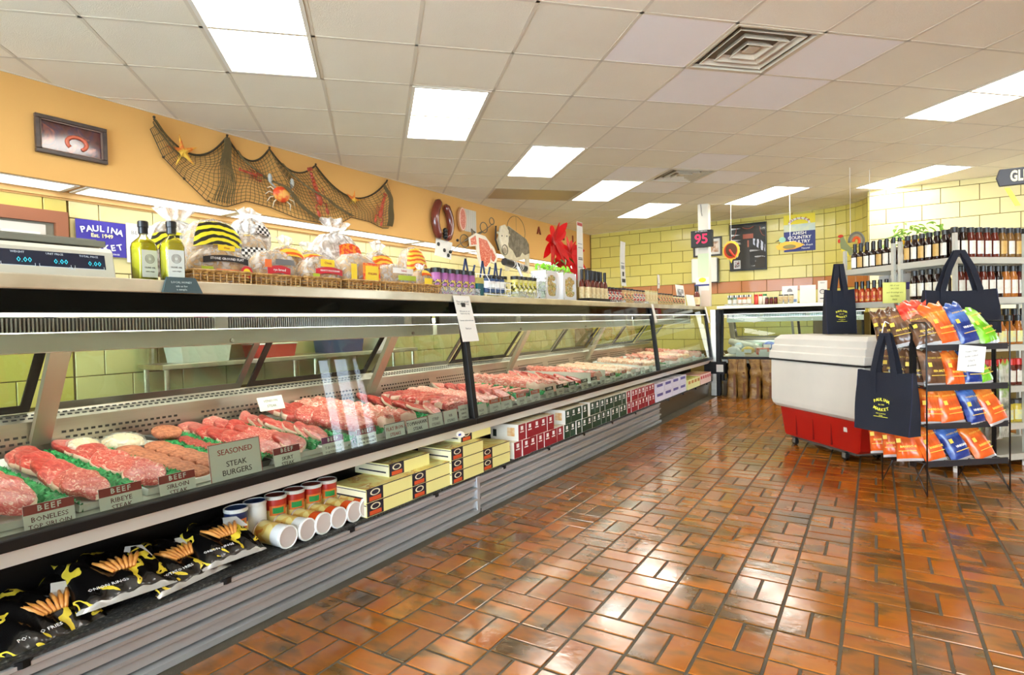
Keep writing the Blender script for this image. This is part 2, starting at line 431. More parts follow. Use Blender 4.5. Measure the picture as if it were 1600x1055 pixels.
def vent(t, a, b):
    q = MB(); q.bx(-a+.012, a-.012, -b+.012, b-.012, .05, .06); part('throat', q, vdark, t)
    f = MB(); g = .03
    for x0, x1, y0, y1 in ((-a+.012, a-.012, -b+.012, -b+g), (-a+.012, a-.012, b-g, b-.012), (-a+.012, -a+g, -b+g, b-g), (a-g, a-.012, -b+g, b-g)): f.bx(x0, x1, y0, y1, -.006, .02)
    part('frame', f, vmetal, t)
    for k, (r0, z0) in enumerate(((.235, .0), (.165, -.004), (.095, -.008))):
        r1 = r0-.028; z1 = z0+.045; c = MB()
        # sloping louvre ring
        P = lambda r, z: [(-r, -r, z), (r, -r, z), (r, r, z), (-r, r, z)]
        c.add(P(r0, z0)+P(r1, z1)+P(r0-.004, z0-.003)+P(r1-.004, z1-.003), [(k2, (k2+1) % 4, 4+(k2+1) % 4, 4+k2) for k2 in range(4)]+[(8+(k2+1) % 4, 8+k2, 12+k2, 12+(k2+1) % 4) for k2 in range(4)]+[(k2, 8+k2, 8+(k2+1) % 4, (k2+1) % 4) for k2 in range(4)])
        part('louvre', c, vmetal, t)
    c = MB(); c.cbx(-.04, .04, -.04, .04, .0, .012, up=False); part('centre_plate', c, vmetal, t)
flat_unit('air_vent', *VENTS[0], 1, 1, 'large square louvred air vent between the white ceiling tiles', 'air vent', vent)
flat_unit('air_vent', *VENTS[1], 1, 1, 'small distant louvred air vent above the number sign', 'air vent', vent)
def dullpanel(t, a, b):
    q = MB(); q.bx(-a+.012, a-.012, -b+.012, b-.012, -.004, .02); part('panel', q, M('dull_metal_panel', (176,164,138), .35, .5), t)
    f = MB()
    for x in (-a+.012, a-.03): f.bx(x, x+.018, -b+.012, b-.012, -.008, -.004)
    part('frame', f, vmetal, t)
flat_unit('ceiling_panel', 6, 5, 2, 1, 'dull brown-grey metal ceiling panel left of the lit one', 'panel', dullpanel)

# ---- walls
orange = M('orange_paint', (232,180,104), .7, var=.25, vscale=1.0, col2=(224,170,92))
tan = M('tan_trim', (226,180,112), .55)
joint_m = M('block_joint', (104,84,30), .8)
ylw = M('yellow_glazed_block', (214,200,108), .24, var=.35, vscale=3, col2=(206,190,94), isl=.035, coat=.2)
crm = M('cream_glazed_block', (228,216,158), .24, var=.3, vscale=3, col2=(222,208,142), isl=.03, coat=.2)
brn = M('brown_glazed_block', (186,116,60), .26, isl=.03, coat=.2)
C0 = 2.825; CH = .203; BW = .406
def block_mesh(w_, h, m): q = MB(); q.cbx(-w_/2+.0035, w_/2-.0035, -h/2+.0035, h/2-.0035, 0, .012, c=.003); return q.mesh('block', m)
BMESH = {}
def bmesh_of(w_, h, m):
    k = (round(w_, 4), round(h, 4), m.name)
    if k not in BMESH: BMESH[k] = block_mesh(k[0], k[1], m)
    return BMESH[k]
def lay(wall, org, right, L_, rows, mat, zc=None, off0=0, extra=None, bw=BW, stack=False, top=CEIL):
    """lay blocks on a vertical plane: org = start point (x,y), right = unit dir, normal = facing the room"""
    rx, ry = right; nrm = Vector((ry, -rx, 0))
    for k in rows:
        z1 = min(C0-CH*(k-1), top); z0 = C0-CH*k
        m = extra(k) if extra and extra(k) else mat
        s = -bw*(.5 if (k+off0) % 2 and not stack else 0)
        while s < L_-1e-3:
            a, b = max(s, 0), min(s+bw, L_)
            if b-a > .03:
                c = (a+b)/2; p = Vector((org[0]+rx*c, org[1]+ry*c, (z0+z1)/2))
                mt = Matrix(((rx, 0, nrm.x), (ry, 0, nrm.y), (0, 1, 0))).to_4x4(); mt.translation = p
                link('block', bmesh_of(b-a, z1-z0, m), wall, mt)
            s += bw
# back wall (faces -Y)
q = MB(); q.bx(XL-.1, -.87, YB, YB+.1, 0, CEIL+.05)
wall_back = struct('wall_back', q, joint_m)
lay(wall_back, (XW+.02, YB), (1, 0), 3.95, range(0, 12), ylw, extra=lambda k: brn if k == 6 else None)
# curved corner: arc centre (-.87, 9.95) r .8
q = MB(); arc = [(-.87+.8*sin(R(a)), 9.95+.8*cos(R(a))) for a in range(0, 91, 6)]; arc2 = [(-.87+.9*sin(R(a)), 9.95+.9*cos(R(a))) for a in range(90, -1, -6)]
for k in range(15): q.prism([arc[k], arc[k+1], arc2[14-k], arc2[15-k]], 0, CEIL+.05)
q.bx(-.07, .05, 9.62, 9.95, 0, CEIL+.05)
wall_corner = struct('wall_corner', q, joint_m)
for k in range(7):
    a0, a1 = k*90/7, (k+1)*90/7; p0 = (-.87+.797*sin(R(a0)), 9.95+.797*cos(R(a0))); p1 = (-.87+.797*sin(R(a1)), 9.95+.797*cos(R(a1)))
    L_ = math.hypot(p1[0]-p0[0], p1[1]-p0[1]); d = ((p1[0]-p0[0])/L_, (p1[1]-p0[1])/L_)
    lay(wall_corner, p0, d, L_, range(0, 9), ylw, extra=lambda k: brn if k == 6 else None, bw=L_, stack=True)
lay(wall_corner, (-.07, 9.93), (0, -1), .3, range(0, 9), ylw, bw=.3, stack=True, extra=lambda k: brn if k == 6 else None)
q = MB(); q.bx(-.06, XR+.1, 9.62, 9.72, 0, CEIL+.05)
wall_right = struct('wall_right', q, joint_m)
lay(wall_right, (-.07, 9.62), (1, 0), 4.4, range(0, 9), crm, off0=1)
# left wall below the soffit
q = MB(); q.bx(XL-.1, XL-.012, YF-.1, YB, 0, 2.30)
wall_left = struct('wall_left', q, joint_m)
def lay_left(y0, y1, mat, off0=0, rows=range(0, 9), ztop=2.19, low=None):
    for k in rows:
        z1 = 2.19 if k == 0 else 2.05-CH*(k-1); z0 = 2.05-CH*k
        s = y0-((BW*.5) if (k+off0) % 2 else 0)
        while s < y1-1e-3:
            a, b = max(s, y0), min(s+BW, y1)
            if b-a > .03:
                if k < 8:
                    m = mat
                    if low and k in low: m = low[k]
                    mt = Matrix(((0, 0, 1), (1, 0, 0), (0, 1, 0))).to_4x4(); mt.translation = (XL-.012, (a+b)/2, (z0+z1)/2)
                    link('block', bmesh_of(b-a, z1-z0, m), wall_left, mt)
            s += BW
pk = M('pink_brown_glazed_block', (206,140,92), .26, isl=.03)
lay_left(.2, 1.975, ylw, low={0: ylw})
lay_left(1.985, 10.72, crm, 1, low={2: crm, 5: pk})
q = MB(); q.bx(XL-.09, XL+.03, YF, YB-.02, 2.19, 2.235); q.bx(XL-.09, XL+.012, YF, YB-.02, 2.178, 2.19)
struct('trim_1', q, tan)
# soffit
q = MB(); q.bx(XW-.10, XW, YF-.1, YB, 2.235, CEIL+.05); q.bx(XL-.1, XW-.10, YF-.1, YB, 2.24, 2.30)
struct('wall_left_upper', q, orange)
# thin metal angle where soffit meets ceiling
q = MB(); q.bx(XW, XW+.012, YF, YB, CEIL-.006, CEIL-.001); q.bx(XW, XR, YB-.012, YB, CEIL-.006, CEIL-.001)
struct('trim_2', q, tbar)
slens = M('soffit_lens', (255,252,250), .4, emit=SOFFIT)
for k in range(8):
    y0 = 1.97+1.25*(k-1); 
    t = thing('strip_light', f"{nth(k)} white strip light set under the orange soffit, counted from the scale", 'strip light', (XW-.17, y0+.61, 2.24))
    q = MB()
    q.bx(-.14, .14, -.605, -.575, -.012, 0); q.bx(-.14, .14, .575, .605, -.012, 0); q.bx(-.14, -.13, -.575, .575, -.012, 0); q.bx(.13, .14, -.575, .575, -.012, 0)
    part('frame', q, lframe, t)
    q = MB(); q.bx(-.13, .13, -.575, .575, -.008, -.001); part('diffuser', q, slens, t)
# shop front and side (behind the viewer): plain walls, front windows added to brighten ceiling
wp = M('shop_wall_paint', (232,222,196), .8)
q = MB(); q.bx(XL-.1, -4.6, YF-.1, YF, 0, CEIL+.05); q.bx(-4.6, XR+.1, YF-.1, YF, 0, .3); q.bx(-4.6, XR+.1, YF-.1, YF, 2.62, CEIL+.05)
for x in (-2.2, 0, 2.2, 4.4): q.bx(x-.06, x+.06, YF-.1, YF, .3, 2.62)
q.bx(XR-.4, XR+.1, YF-.1, YF, .3, 2.62); struct('wall_front', q, wp)
q = MB()
q.bx(XR, XR+.1, YF, 7.9, 0, CEIL+.05); q.bx(XR, XR+.1, 9.1, 9.72, 0, CEIL+.05); q.bx(XR, XR+.1, 7.9, 9.1, 2.3, CEIL+.05)
for y in (8.25, 8.75): q.bx(XR, XR+.1, y-.05, y+.05, 0, 2.3)
struct('wall_side', q, wp)
pane = glass_mat('window_glass', (245,250,250))
for k, (a, b) in enumerate(((-4.6, -2.26), (-2.14, -.06), (.06, 2.14), (2.26, 4.34))):
    q = MB(); q.bx(a, b, YF-.05, YF-.04, .3, 2.62); struct('window_%d' % (k+5), q, pane)  # unseen front panes, added so daylight reaches the ceiling
for k, (a, b) in enumerate(((7.9, 8.2), (8.3, 8.7), (8.8, 9.1))):
    q = MB(); q.bx(XR+.04, XR+.05, a, b, 0.0, 2.3); struct('window_%d' % (k+1), q, pane)
# ================================================================ MEAT CASES
steel = M('brushed_steel', (206,200,188), .30, 1, var=.35, vscale=3, col2=(170,162,150), stretch=(.6,8,8), bump=.05, bscale=90)
steel_d = M('bumper_steel', (204,206,208), .32, .5, var=.3, vscale=1.5, col2=(140,134,128), stretch=(.4,1.5,1.5), bump=.04, bscale=14)
counter_m = M('counter_steel', (226,218,196), .34, .75, var=.6, vscale=2.2, col2=(176,164,138), stretch=(1.6,3,3))
panel_m = M('front_panel_enamel', (240,243,236), .45)
blk = M('black_plastic', (18,17,17), .45, spec=.3)
blkg = M('black_glass', (8,9,7), .05, spec=.12)
mat_m = ramp_mat('rubber_shelf_mat', [(.35,(20,20,20)),(.6,(52,52,50)),(.72,(120,120,112))], scale=90, detail=5, rough=.6, bump=.9)
white_e = M('white_enamel', (236,238,230), .3)
deck_m = M('case_deck', (226,226,216), .35, .1)
tube_m = M('case_tube', (255,252,246), .4, emit=CASE)
canopy_m = M('canopy_enamel', (232,238,222), .35)
fin_m = M('grille_fin', (196,196,196), .3, .6)
dark_m = M('grille_dark', (20,20,18), .8)
cglass = glass_mat('case_glass', (236,246,238))
dglass = glass_mat('door_glass', (222,232,206))
trimw = M('glowing_white_trim', (250,250,246), .3, emit=.35)  # trim is no lamp; a slight glow is put in to brighten it
slot_m = M('slot_shadow', (26,26,26), .8)
DD = .90     # depth of the deck behind the front glass plane
def make_case(label, loc, rz, L_, style=0, doors=3, post0=True, post1=False, paper=None):
    """x = along the case, y = depth behind the front plane, z up"""
    t = thing('display_case', label, 'display case', loc, rz)
    # kick panel
    q = MB(); g = .012
    if style == 0:
        pr = [(-.02,0),(-.022,.024),(.04,.027),(.04,.034),(0,.037),(0,.070),(-.018,.080),(-.020,.094),(.04,.097),(.04,.104),(0,.107),(0,.138),(-.016,.148),(-.018,.160),(.04,.163),(.04,.170),(0,.173),(0,.196),(-.012,.204),(-.012,.216),(.01,.222),(.05,.222)]
        for (y0, z0), (y1, z1) in zip(pr, pr[1:]): q.quad((g, y0, z0), (L_-g, y0, z0), (L_-g, y1, z1), (g, y1, z1))
        o = part('kick_panel', q, steel_d, t)
        q = MB(); q.bx(-.022, .012, -.016, .03, 0, .224); part('joint_cover', q, steel_d, t, bevel=.003)
    else:
        q.quad((g, .06, 0), (L_-g, .06, 0), (L_-g, .03, .20), (g, .03, .20)); q.bx(g, L_-g, .0, .05, .205, .222)
        part('kick_panel', q, M('kick_paint', (92,80,64), .4, .3), t)
    q = MB(); q.bx(0, L_, -.008, .33, .222, .235); part('product_shelf', q, mat_m, t)
    for k in range(int(L_/.62)):
        q = MB(); x = .3+k*.62; q.cyl((x, .012, .205), (x, .012, .226), .03, n=10); part('shelf_foot', q, blk, t)
    q = MB(); q.quad((0, .33, .235), (L_, .33, .235), (L_, .30, .50), (0, .30, .50)); q.quad((0, .30, .50), (L_, .30, .50), (L_, .05, .49), (0, .05, .49)); part('shelf_back', q, blk, t)
    q = MB(); q.add([(0,.05,.488),(L_,.05,.488),(L_,.004,.548),(0,.004,.548),(0,.04,.55),(L_,.04,.55)], [(0,1,2,3),(3,2,5,4)]); part('front_panel', q, panel_m, t)
    q = MB(); q.bx(0, L_, -.016, .03, .549, .588); part('rail', q, blk, t, bevel=.006)
    # front glass leans back toward the top
    q = MB(); q.add([(.03,.008,.586),(L_-.02,.008,.586),(L_-.02,.085,1.222),(.03,.085,1.222),(.03,.014,.586),(L_-.02,.014,.586),(L_-.02,.091,1.222),(.03,.091,1.222)], [(0,1,2,3)]); part('front_glass', q, cglass, t)
    q = MB(); q.bx(0, L_, .074, .092, 1.219, 1.232); part('glass_trim', q, trimw, t)
    q = MB(); q.add([(0,.088,1.232),(L_,.088,1.232),(L_,.095,1.305),(0,.095,1.305)], [(0,1,2,3)]); part('header_glass', q, blkg, t)
    # posts
    for on, x in ((post0, 0), (post1, L_)):
        if not on: continue
        q = MB(); w_ = .022
        q.add([(x-w_,-.012,.585),(x+w_,-.012,.585),(x+w_,.07,1.30),(x-w_,.07,1.30),(x-w_,.03,.585),(x+w_,.03,.585),(x+w_,.11,1.30),(x-w_,.11,1.30)], [(0,1,2,3),(1,5,6,2),(4,0,3,7),(5,4,7,6),(0,4,5,1),(3,2,6,7)])
        part('post', q, blk, t, bevel=.003)
    # deck, riser with slots, rear rim
    q = MB(); q.quad((0, .03, .585), (L_, .03, .585), (L_, DD, .64), (0, DD, .64)); part('deck', q, deck_m, t)
    q = MB(); q.quad((0, DD, .60), (L_, DD, .60), (L_, DD, .80), (0, DD, .80)); q.add([(0,DD,.80),(L_,DD,.80),(L_,DD+.03,.835),(0,DD+.03,.835)], [(0,1,2,3)]); part('riser', q, steel, t)
    q = MB(); k = 0; x = .08
    while x < L_-.08:
        if (x % .62) > .10:
            for r, z in enumerate((.685, .71, .735)):
                xo = x+(.014 if r % 2 else 0); q.quad((xo, DD-.001, z), (xo+.017, DD-.001, z), (xo+.017, DD-.001, z+.010), (xo, DD-.001, z+.010))
        for r in (0, 1):
            a = .3+.35*r; y = DD+.03*a-.001; z = .80+.035*a; xo = x+(.014 if r else 0)
            q.quad((xo, y, z), (xo+.018, y, z), (xo+.018, y+.004, z+.006), (xo, y+.004, z+.006))
        x += .028
    stuff(part('vent_slots', q, slot_m, t))
    # outer rear skin and ends
    q = MB(); q.bx(0, L_, DD+.10, DD+.12, 0, .83); q.quad((0, DD+.03, .835), (L_, DD+.03, .835), (L_, DD+.12, .83), (0, DD+.12, .83)); q.bx(0, L_, .34, DD+.1, .0, .02); part('rear_body', q, steel, t)
    # rear doors lean toward the customer; frame stiles and glass
    y0, z0, y1, z1 = DD+.02, .84, .60, 1.25
    for d in range(doors):
        xa, xb = L_*d/doors+.03, L_*(d+1)/doors-.02; off = .012*(d % 2); s = .035
        P = lambda x, k_: (x, y0+(y1-y0)*k_+off, z0+(z1-z0)*k_)
        o = MB(); o.quad(P(xa+s, .08), P(xb-s, .08), P(xb-s, .96), P(xa+s, .96)); part('door_glass', o, dglass, t)
        o = MB()
        for xx0, xx1, ka, kb in ((xa, xa+s, 0, 1), (xb-s, xb, 0, 1), (xa+s, xb-s, 0, .08), (xa+s, xb-s, .96, 1)):
            o.add([P(xx0, ka), P(xx1, ka), P(xx1, kb), P(xx0, kb)]+[tuple(Vector(p)+Vector((0, -.012, .0))) for p in (P(xx0, ka), P(xx1, ka), P(xx1, kb), P(xx0, kb))], [(0,1,2,3),(7,6,5,4),(0,4,5,1),(1,5,6,2),(2,6,7,3),(3,7,4,0)])
        part('door_frame', o, blk if d % 2 else M('alu_frame', (120,118,108), .35, .8), t)
    for x in ((.0, L_*.5) if style == 0 else (.0,)):
        if x > 0 and doors % 2: continue
        o = MB(); o.add([(x-.03,y0-.03,.70),(x+.04,y0-.03,.70),(x+.04,y1-.04,1.25),(x-.03,y1-.04,1.25),(x-.03,y0,.70),(x+.04,y0,.70),(x+.04,y1,1.25),(x-.03,y1,1.25)], [(0,1,2,3),(1,5,6,2),(4,0,3,7),(5,4,7,6)]); part('upright', o, M('upright_alu', (176,168,148), .4, .7), t)
    # canopy
    q = MB(); q.add([(.02,.30,1.105),(L_-.02,.30,1.105),(L_-.02,.30,1.168),(.02,.30,1.168),(.02,.36,1.10),(L_-.02,.36,1.10),(L_-.02,.36,1.175),(.02,.36,1.175)], [(0,1,2,3),(1,5,6,2),(4,0,3,7),(5,4,7,6),(0,4,5,1),(3,2,6,7)]); part('canopy_band', q, canopy_m, t)
    q = MB(); q.bx(.02, L_-.02, .305, .315, 1.172, 1.222); part('grille_backing', q, dark_m, t)
    q = MB(); x = .05
    while x < L_-.05: q.bx(x, x+.005, .292, .305, 1.172, 1.220); x += .0115
    stuff(part('grille_fins', q, fin_m, t))
    for x in [L_*.28, L_*.62, L_*.93]:
        q = MB(); q.bx(x-.03, x+.03, .285, .305, 1.172, 1.226); part('canopy_bracket', q, white_e, t, bevel=.002)
        q = MB(); q.cyl((x+.05, .30, 1.12), (x+.05, .29, 1.12), .009, n=10); part('screw', q, steel, t)
    q = MB(); q.cyl((.06, .40, 1.195), (L_-.06, .40, 1.195), .013, n=10); part('light_tube', q, tube_m, t)
    q = MB(); q.cyl((.06, .50, 1.20), (L_-.06, .50, 1.20), .013, n=10); part('light_tube', q, tube_m, t)
    q = MB(); q.bx(.0, L_, .12, .62, 1.245, 1.262); part('canopy_top', q, white_e, t)
    return t
FX = -2.10; S1, S2, S3, S4 = -.9, 2.90, 6.50, 9.00
case1 = make_case('nearest meat display case, holding the big beef steaks with red cards', (FX, S1, 0), R(90), S2-S1, 0, 4)
case2 = make_case('middle meat display case with rows of small cards, past the first black post', (FX, S2, 0), R(90), S3-S2, 0, 4)
case3 = make_case('farthest meat display case of the long run, ending at the corner post', (FX, S3, 0), R(90), S4-S3, 1, 3, True, True)
case4 = make_case('meat display case along the back wall behind the white chest', (-1.98, 9.12, 0), 0, 1.86, 1, 2, True, False)
# corner filler post
t = thing('corner_post', 'steel and black corner post where the two runs of cases meet', 'post', (-2.02, 9.06, 0))
q = MB(); q.bx(-.10, -.02, -.03, .05, .0, 1.30); part('steel_strip', q, steel, t, bevel=.004)
q = MB(); q.bx(-.015, .035, -.03, .08, .0, 1.30); part('black_strip', q, blk, t, bevel=.004)
# worktops
t = thing('worktop', 'long brushed steel worktop over the meat cases', 'worktop', (-2.19, S1, 1.303), R(90))
q = MB(); q.bx(0, S4-S1+.05, 0, .78, .002, .05); part('top', q, counter_m, t, bevel=.005)
q = MB(); q.bx(S2-S1-.0015, S2-S1+.0015, -.001, .78, .001, .0508); part('seam', q, blk, t)
t = thing('worktop', 'shorter steel worktop over the back wall case', 'worktop', (-2.02, 9.02, 1.303))
q = MB(); q.bx(0, 1.90, 0, .80, .002, .05); part('top', q, counter_m, t, bevel=.005)
# paper sheets taped to posts
paper_m = M('paper', (240,238,230), .7)
ptxt = M('grey_print', (150,150,150), .7)
ink = M('black_ink', (28,26,26), .6)
def sheet(name, label, cat, loc, rz, w_, h, lines=(), m=paper_m, tilt=0, lm=ptxt, size=.02, bend=0, z0=0, n=10):
    t = thing(name, label, cat, loc, rz)
    q = MB(); q.grid(lambda u, v: ((u-.5)*w_, -bend*sin(v*pi)+tilt*(v), z0+v*h), 2, n if bend else 1)
    q.grid(lambda u, v: ((.5-u)*w_, -bend*sin(v*pi)+tilt*(v)+.0008, z0+v*h), 2, n if bend else 1)
    part('sheet', q, m, t)
    for s, zz, sz, mm in lines: text(s, (0, -.0008-bend*sin(zz/h*pi)+tilt*zz/h, z0+zz), (1,0,0), (0,tilt,h), sz, mm or lm, t)
    return t
sheet('notice', 'long white printed notice taped over the first black case post', 'notice', (-2.116, 2.90, 1.06), R(90), .17, .285,
      [('Please ask our staff\nfor any special cut', .24, .016, None), ('All meats are cut\nfresh every day', .18, .015, None), ('Custom orders welcome', .13, .014, None), ('Thank you', .08, .014, None)], tilt=.068)
sheet('notice', 'narrow white paper strip curling down the second case post', 'notice', (-2.122, 6.50, 1.13), R(90), .08, .22, tilt=.048)
sheet('notice', 'narrow white paper strip on the corner post', 'notice', (-2.118, 8.96, 1.10), R(90), .10, .24, tilt=.052)
t = thing('sticker', 'small oval blue and white sticker on the case front panel', 'sticker', (FX+.035, 2.70, .522), R(90))
q = MB(); q.lathe([(.0, 0), (.02, 0), (.02, .001), (0, .001)], 16); part('badge', q, paper_m, t, mat=Matrix.Rotation(R(60), 4, 'X') @ Matrix.Diagonal((1.9, 1, 1, 1)))
q = MB(); q.bx(-.022, .002, -.004, -.0025, -.006, .006); part('print', q, M('logo_blue', (40,70,170), .5), t)
# ================================================================ MEAT AND CARDS
def meat_mat(name, red=(196,74,66), fat=(240,196,182), dark=(160,52,48), scale=9, amt=.60, rough=.32):
    return ramp_mat(name, [(.30, dark), (.46, red), (amt, tuple((red[i]*2+fat[i])//3 for i in range(3))), (amt+.07, fat)], scale=scale*2.6, detail=6, dist=2.2, rough=rough, bump=.30, stretch=(1, 1.6, 2.2), coat=.15)
beef = [meat_mat('beef_a', (196,62,58), (238,184,168), (158,38,40), 10), meat_mat('beef_b', (204,72,66), (240,190,174), (166,44,44), 14, .57), meat_mat('beef_c', (186,54,50), (236,176,160), (148,34,36), 8, .63)]
pork = [meat_mat('pork_a', (222,112,96), (246,206,190), (200,84,74), 9, .55), meat_mat('pork_b', (226,124,108), (248,214,200), (206,96,84), 12, .52)]
skirt_m = [meat_mat('skirt_meat', (176,60,56), (226,150,138), (122,34,32), 14, .64)]
chick = [meat_mat('chicken', (242,190,160), (252,226,204), (230,160,134), 7, .5, .28)]
fatm = M('fat_rim', (246,214,196), .35, var=.5, vscale=20, col2=(232,176,160))
patty_m = M('seasoned_patty', (214,132,96), .6, var=.8, vscale=55, col2=(156,84,58), bump=.8, bscale=120)
green_m = M('plastic_parsley', (28,160,84), .45, var=.7, vscale=30, col2=(8,110,54), bump=.6, bscale=80)
film = film_mat('cling_film', (250,250,250), .22, .12)
tray_m = M('foam_tray', (246,246,244), .4)
btray = M('black_tray', (26,26,28), .35)
def steak_mesh(mats, a, b, h, seed, lobes=3, side=1, folds=0.0):
    rnd = random.Random(seed); ph = [rnd.uniform(0, 6.28) for _ in range(6)]; q = MB(); n = 28
    def rad(t): return 1+.11*sin(2*t+ph[0])+.09*sin(3*t+ph[1])+.05*sin(5*t+ph[2])+.03*sin(7*t+ph[3])
    rings = [(.0, 1.0), (.35, 1.04), (.66, 1.0), (.86, .97), (.955, .88), (1.0, .62), (1.0, .14), (.95, .0)]
    vs = [(0, 0, h)]; 
    for r, z in rings[1:]:
        for i in range(n):
            t = 2*pi*i/n; k = rad(t)*r
            zz = h*z*(1+.08*sin(3*t+ph[4]+r*5)) + (folds*sin(4.5*k*cos(t)*3+ph[5])*h if z > .5 else 0)
            vs.append((a*k*cos(t), b*k*sin(t), max(zz, 0)))
    fs = [(0, 1+i, 1+(i+1) % n) for i in range(n)]; mm = [0]*n
    for j in range(len(rings)-2):
        for i in range(n):
            fs.append((1+j*n+i, 1+(j+1)*n+i, 1+(j+1)*n+(i+1) % n, 1+j*n+(i+1) % n)); t = 2*pi*i/n
            mm.append(1 if (j in (3, 4) and sin(t+ph[0]) > -.1 and side) else 0)
    q.add(vs, fs, mm)
    return q.mesh('meat', [mats, fatm], 2)
MEATS = {}
def meat_var(kind, k):
    key = (kind, k)
    if key not in MEATS:
        if kind == 'ribeye': MEATS[key] = steak_mesh(beef[k % 3], .092, .066, .024, k+1)
        elif kind == 'sirloin': MEATS[key] = steak_mesh(beef[(k+1) % 3], .115, .092, .034, k+20)
        elif kind == 'strip': MEATS[key] = steak_mesh(beef[(k+2) % 3], .095, .044, .024, k+40)
        elif kind == 'skirt': MEATS[key] = steak_mesh(skirt_m[0], .12, .038, .022, k+60, folds=.25, side=0)
        elif kind == 'chop': MEATS[key] = steak_mesh(pork[k % 2], .085, .055, .026, k+80)
        elif kind == 'roast': MEATS[key] = steak_mesh(pork[k % 2], .15, .06, .075, k+100, folds=.12)
        elif kind == 'lamb': MEATS[key] = steak_mesh(beef[k % 3], .10, .045, .05, k+120)
        elif kind == 'chicken': MEATS[key] = steak_mesh(chick[0], .10, .062, .05, k+140, side=0)
        elif kind == 'patty':
            q = MB(); rnd = random.Random(k)
            q.lathe([(0,.0),(.050,.0),(.055,.008),(.054,.017),(.047,.021),(.03,.022),(0,.0225)], 20, 0)
            MEATS[key] = q.mesh('patty', patty_m, True)
        elif kind == 'sausage':
            q = MB(); pts = [(x, .02*sin((x+.09)*9), .016) for x in [-.09+.18*i/10 for i in range(11)]]
            q.tube(pts, [.006,.014,.0165,.017,.017,.017,.017,.017,.0165,.014,.006], 10); MEATS[key] = q.mesh('sausage', [meat_mat('sausage_skin', (214,112,96), (240,180,164), (190,88,76), 26)], True)
        elif kind == 'bacon':
            q = MB(); q.grid(lambda u, v: (-.11+.22*u, -.022+.044*v, .006+.004*sin(u*14+v*2)), 16, 3, mf=lambda u, v: 1 if abs(v-.35) < .2 else 0)
            q.grid(lambda u, v: (.11-.22*u, -.022+.044*v, .002+.004*sin((1-u)*14+v*2)), 16, 3); MEATS[key] = q.mesh('bacon', [beef[1], fatm], True)
    return MEATS[key]
def deckz(x): return .585+(FX-.03-x)/.87*.055      # x world
ADJ = {'ribeye': 'red ribeye steak', 'sirloin': 'thick sirloin steak', 'strip': 'narrow strip steak', 'skirt': 'dark skirt steak', 'chop': 'pink pork chop',
       'roast': 'large pink roast', 'lamb': 'small red lamb chop', 'chicken': 'pale chicken piece', 'patty': 'brown burger patty', 'sausage': 'pink sausage link', 'bacon': 'streaky bacon slice'}
CNAME = {'ribeye': 'steak', 'sirloin': 'steak', 'strip': 'steak', 'skirt': 'steak', 'chop': 'pork_chop', 'roast': 'roast', 'lamb': 'lamb_chop', 'chicken': 'chicken_piece', 'patty': 'burger_patty', 'sausage': 'sausage_link', 'bacon': 'bacon_slice'}
def place_meat(kind, k, x, y, z, rz, rx, ry, label, grp):
    o = link(CNAME[kind], meat_var(kind, k), None, T(x, y, z, rz, rx, ry)); tag(o, label, CNAME[kind].replace('_', ' '), grp)
PM = {}
def parsley(x0, y0, x1, y1, label):
    L_ = math.hypot(x1-x0, y1-y0); k = round(L_*20)
    if k not in PM:
        q = MB(); n = int(k/20/.012); rnd = random.Random(k)
        def f(u, v):
            t = pi*v; r = .030+rnd.uniform(-.006, .007); return (L_*u, cos(t)*r, max(0, sin(t)*r*1.3))
        q.grid(f, n, 7)
        for _ in range(int(L_*160)):
            x = rnd.uniform(0, L_); t = rnd.uniform(.3, 2.8); r = .031; c = (x, cos(t)*r, sin(t)*r*1.3); s = .009
            q.add([(c[0]-s, c[1], c[2]), (c[0]+s, c[1]+rnd.uniform(-s, s), c[2]), (c[0], c[1]+s*cos(t)*1.2, c[2]+s)], [(0, 1, 2)])
        PM[k] = q.mesh('parsley_divider', green_m)
    a = Vector((x0, y0, deckz(x0)+.004)); b = Vector((x1, y1, deckz(x1)+.004)); d = (b-a).normalized(); side = Vector((0, 0, 1)).cross(d).normalized(); up = d.cross(side)
    m = Matrix((d, side, up)).transposed().to_4x4(); m.translation = a
    o = link('parsley_divider', PM[k], None, m); tag(o, label, 'divider', 'green parsley strips between the meats')
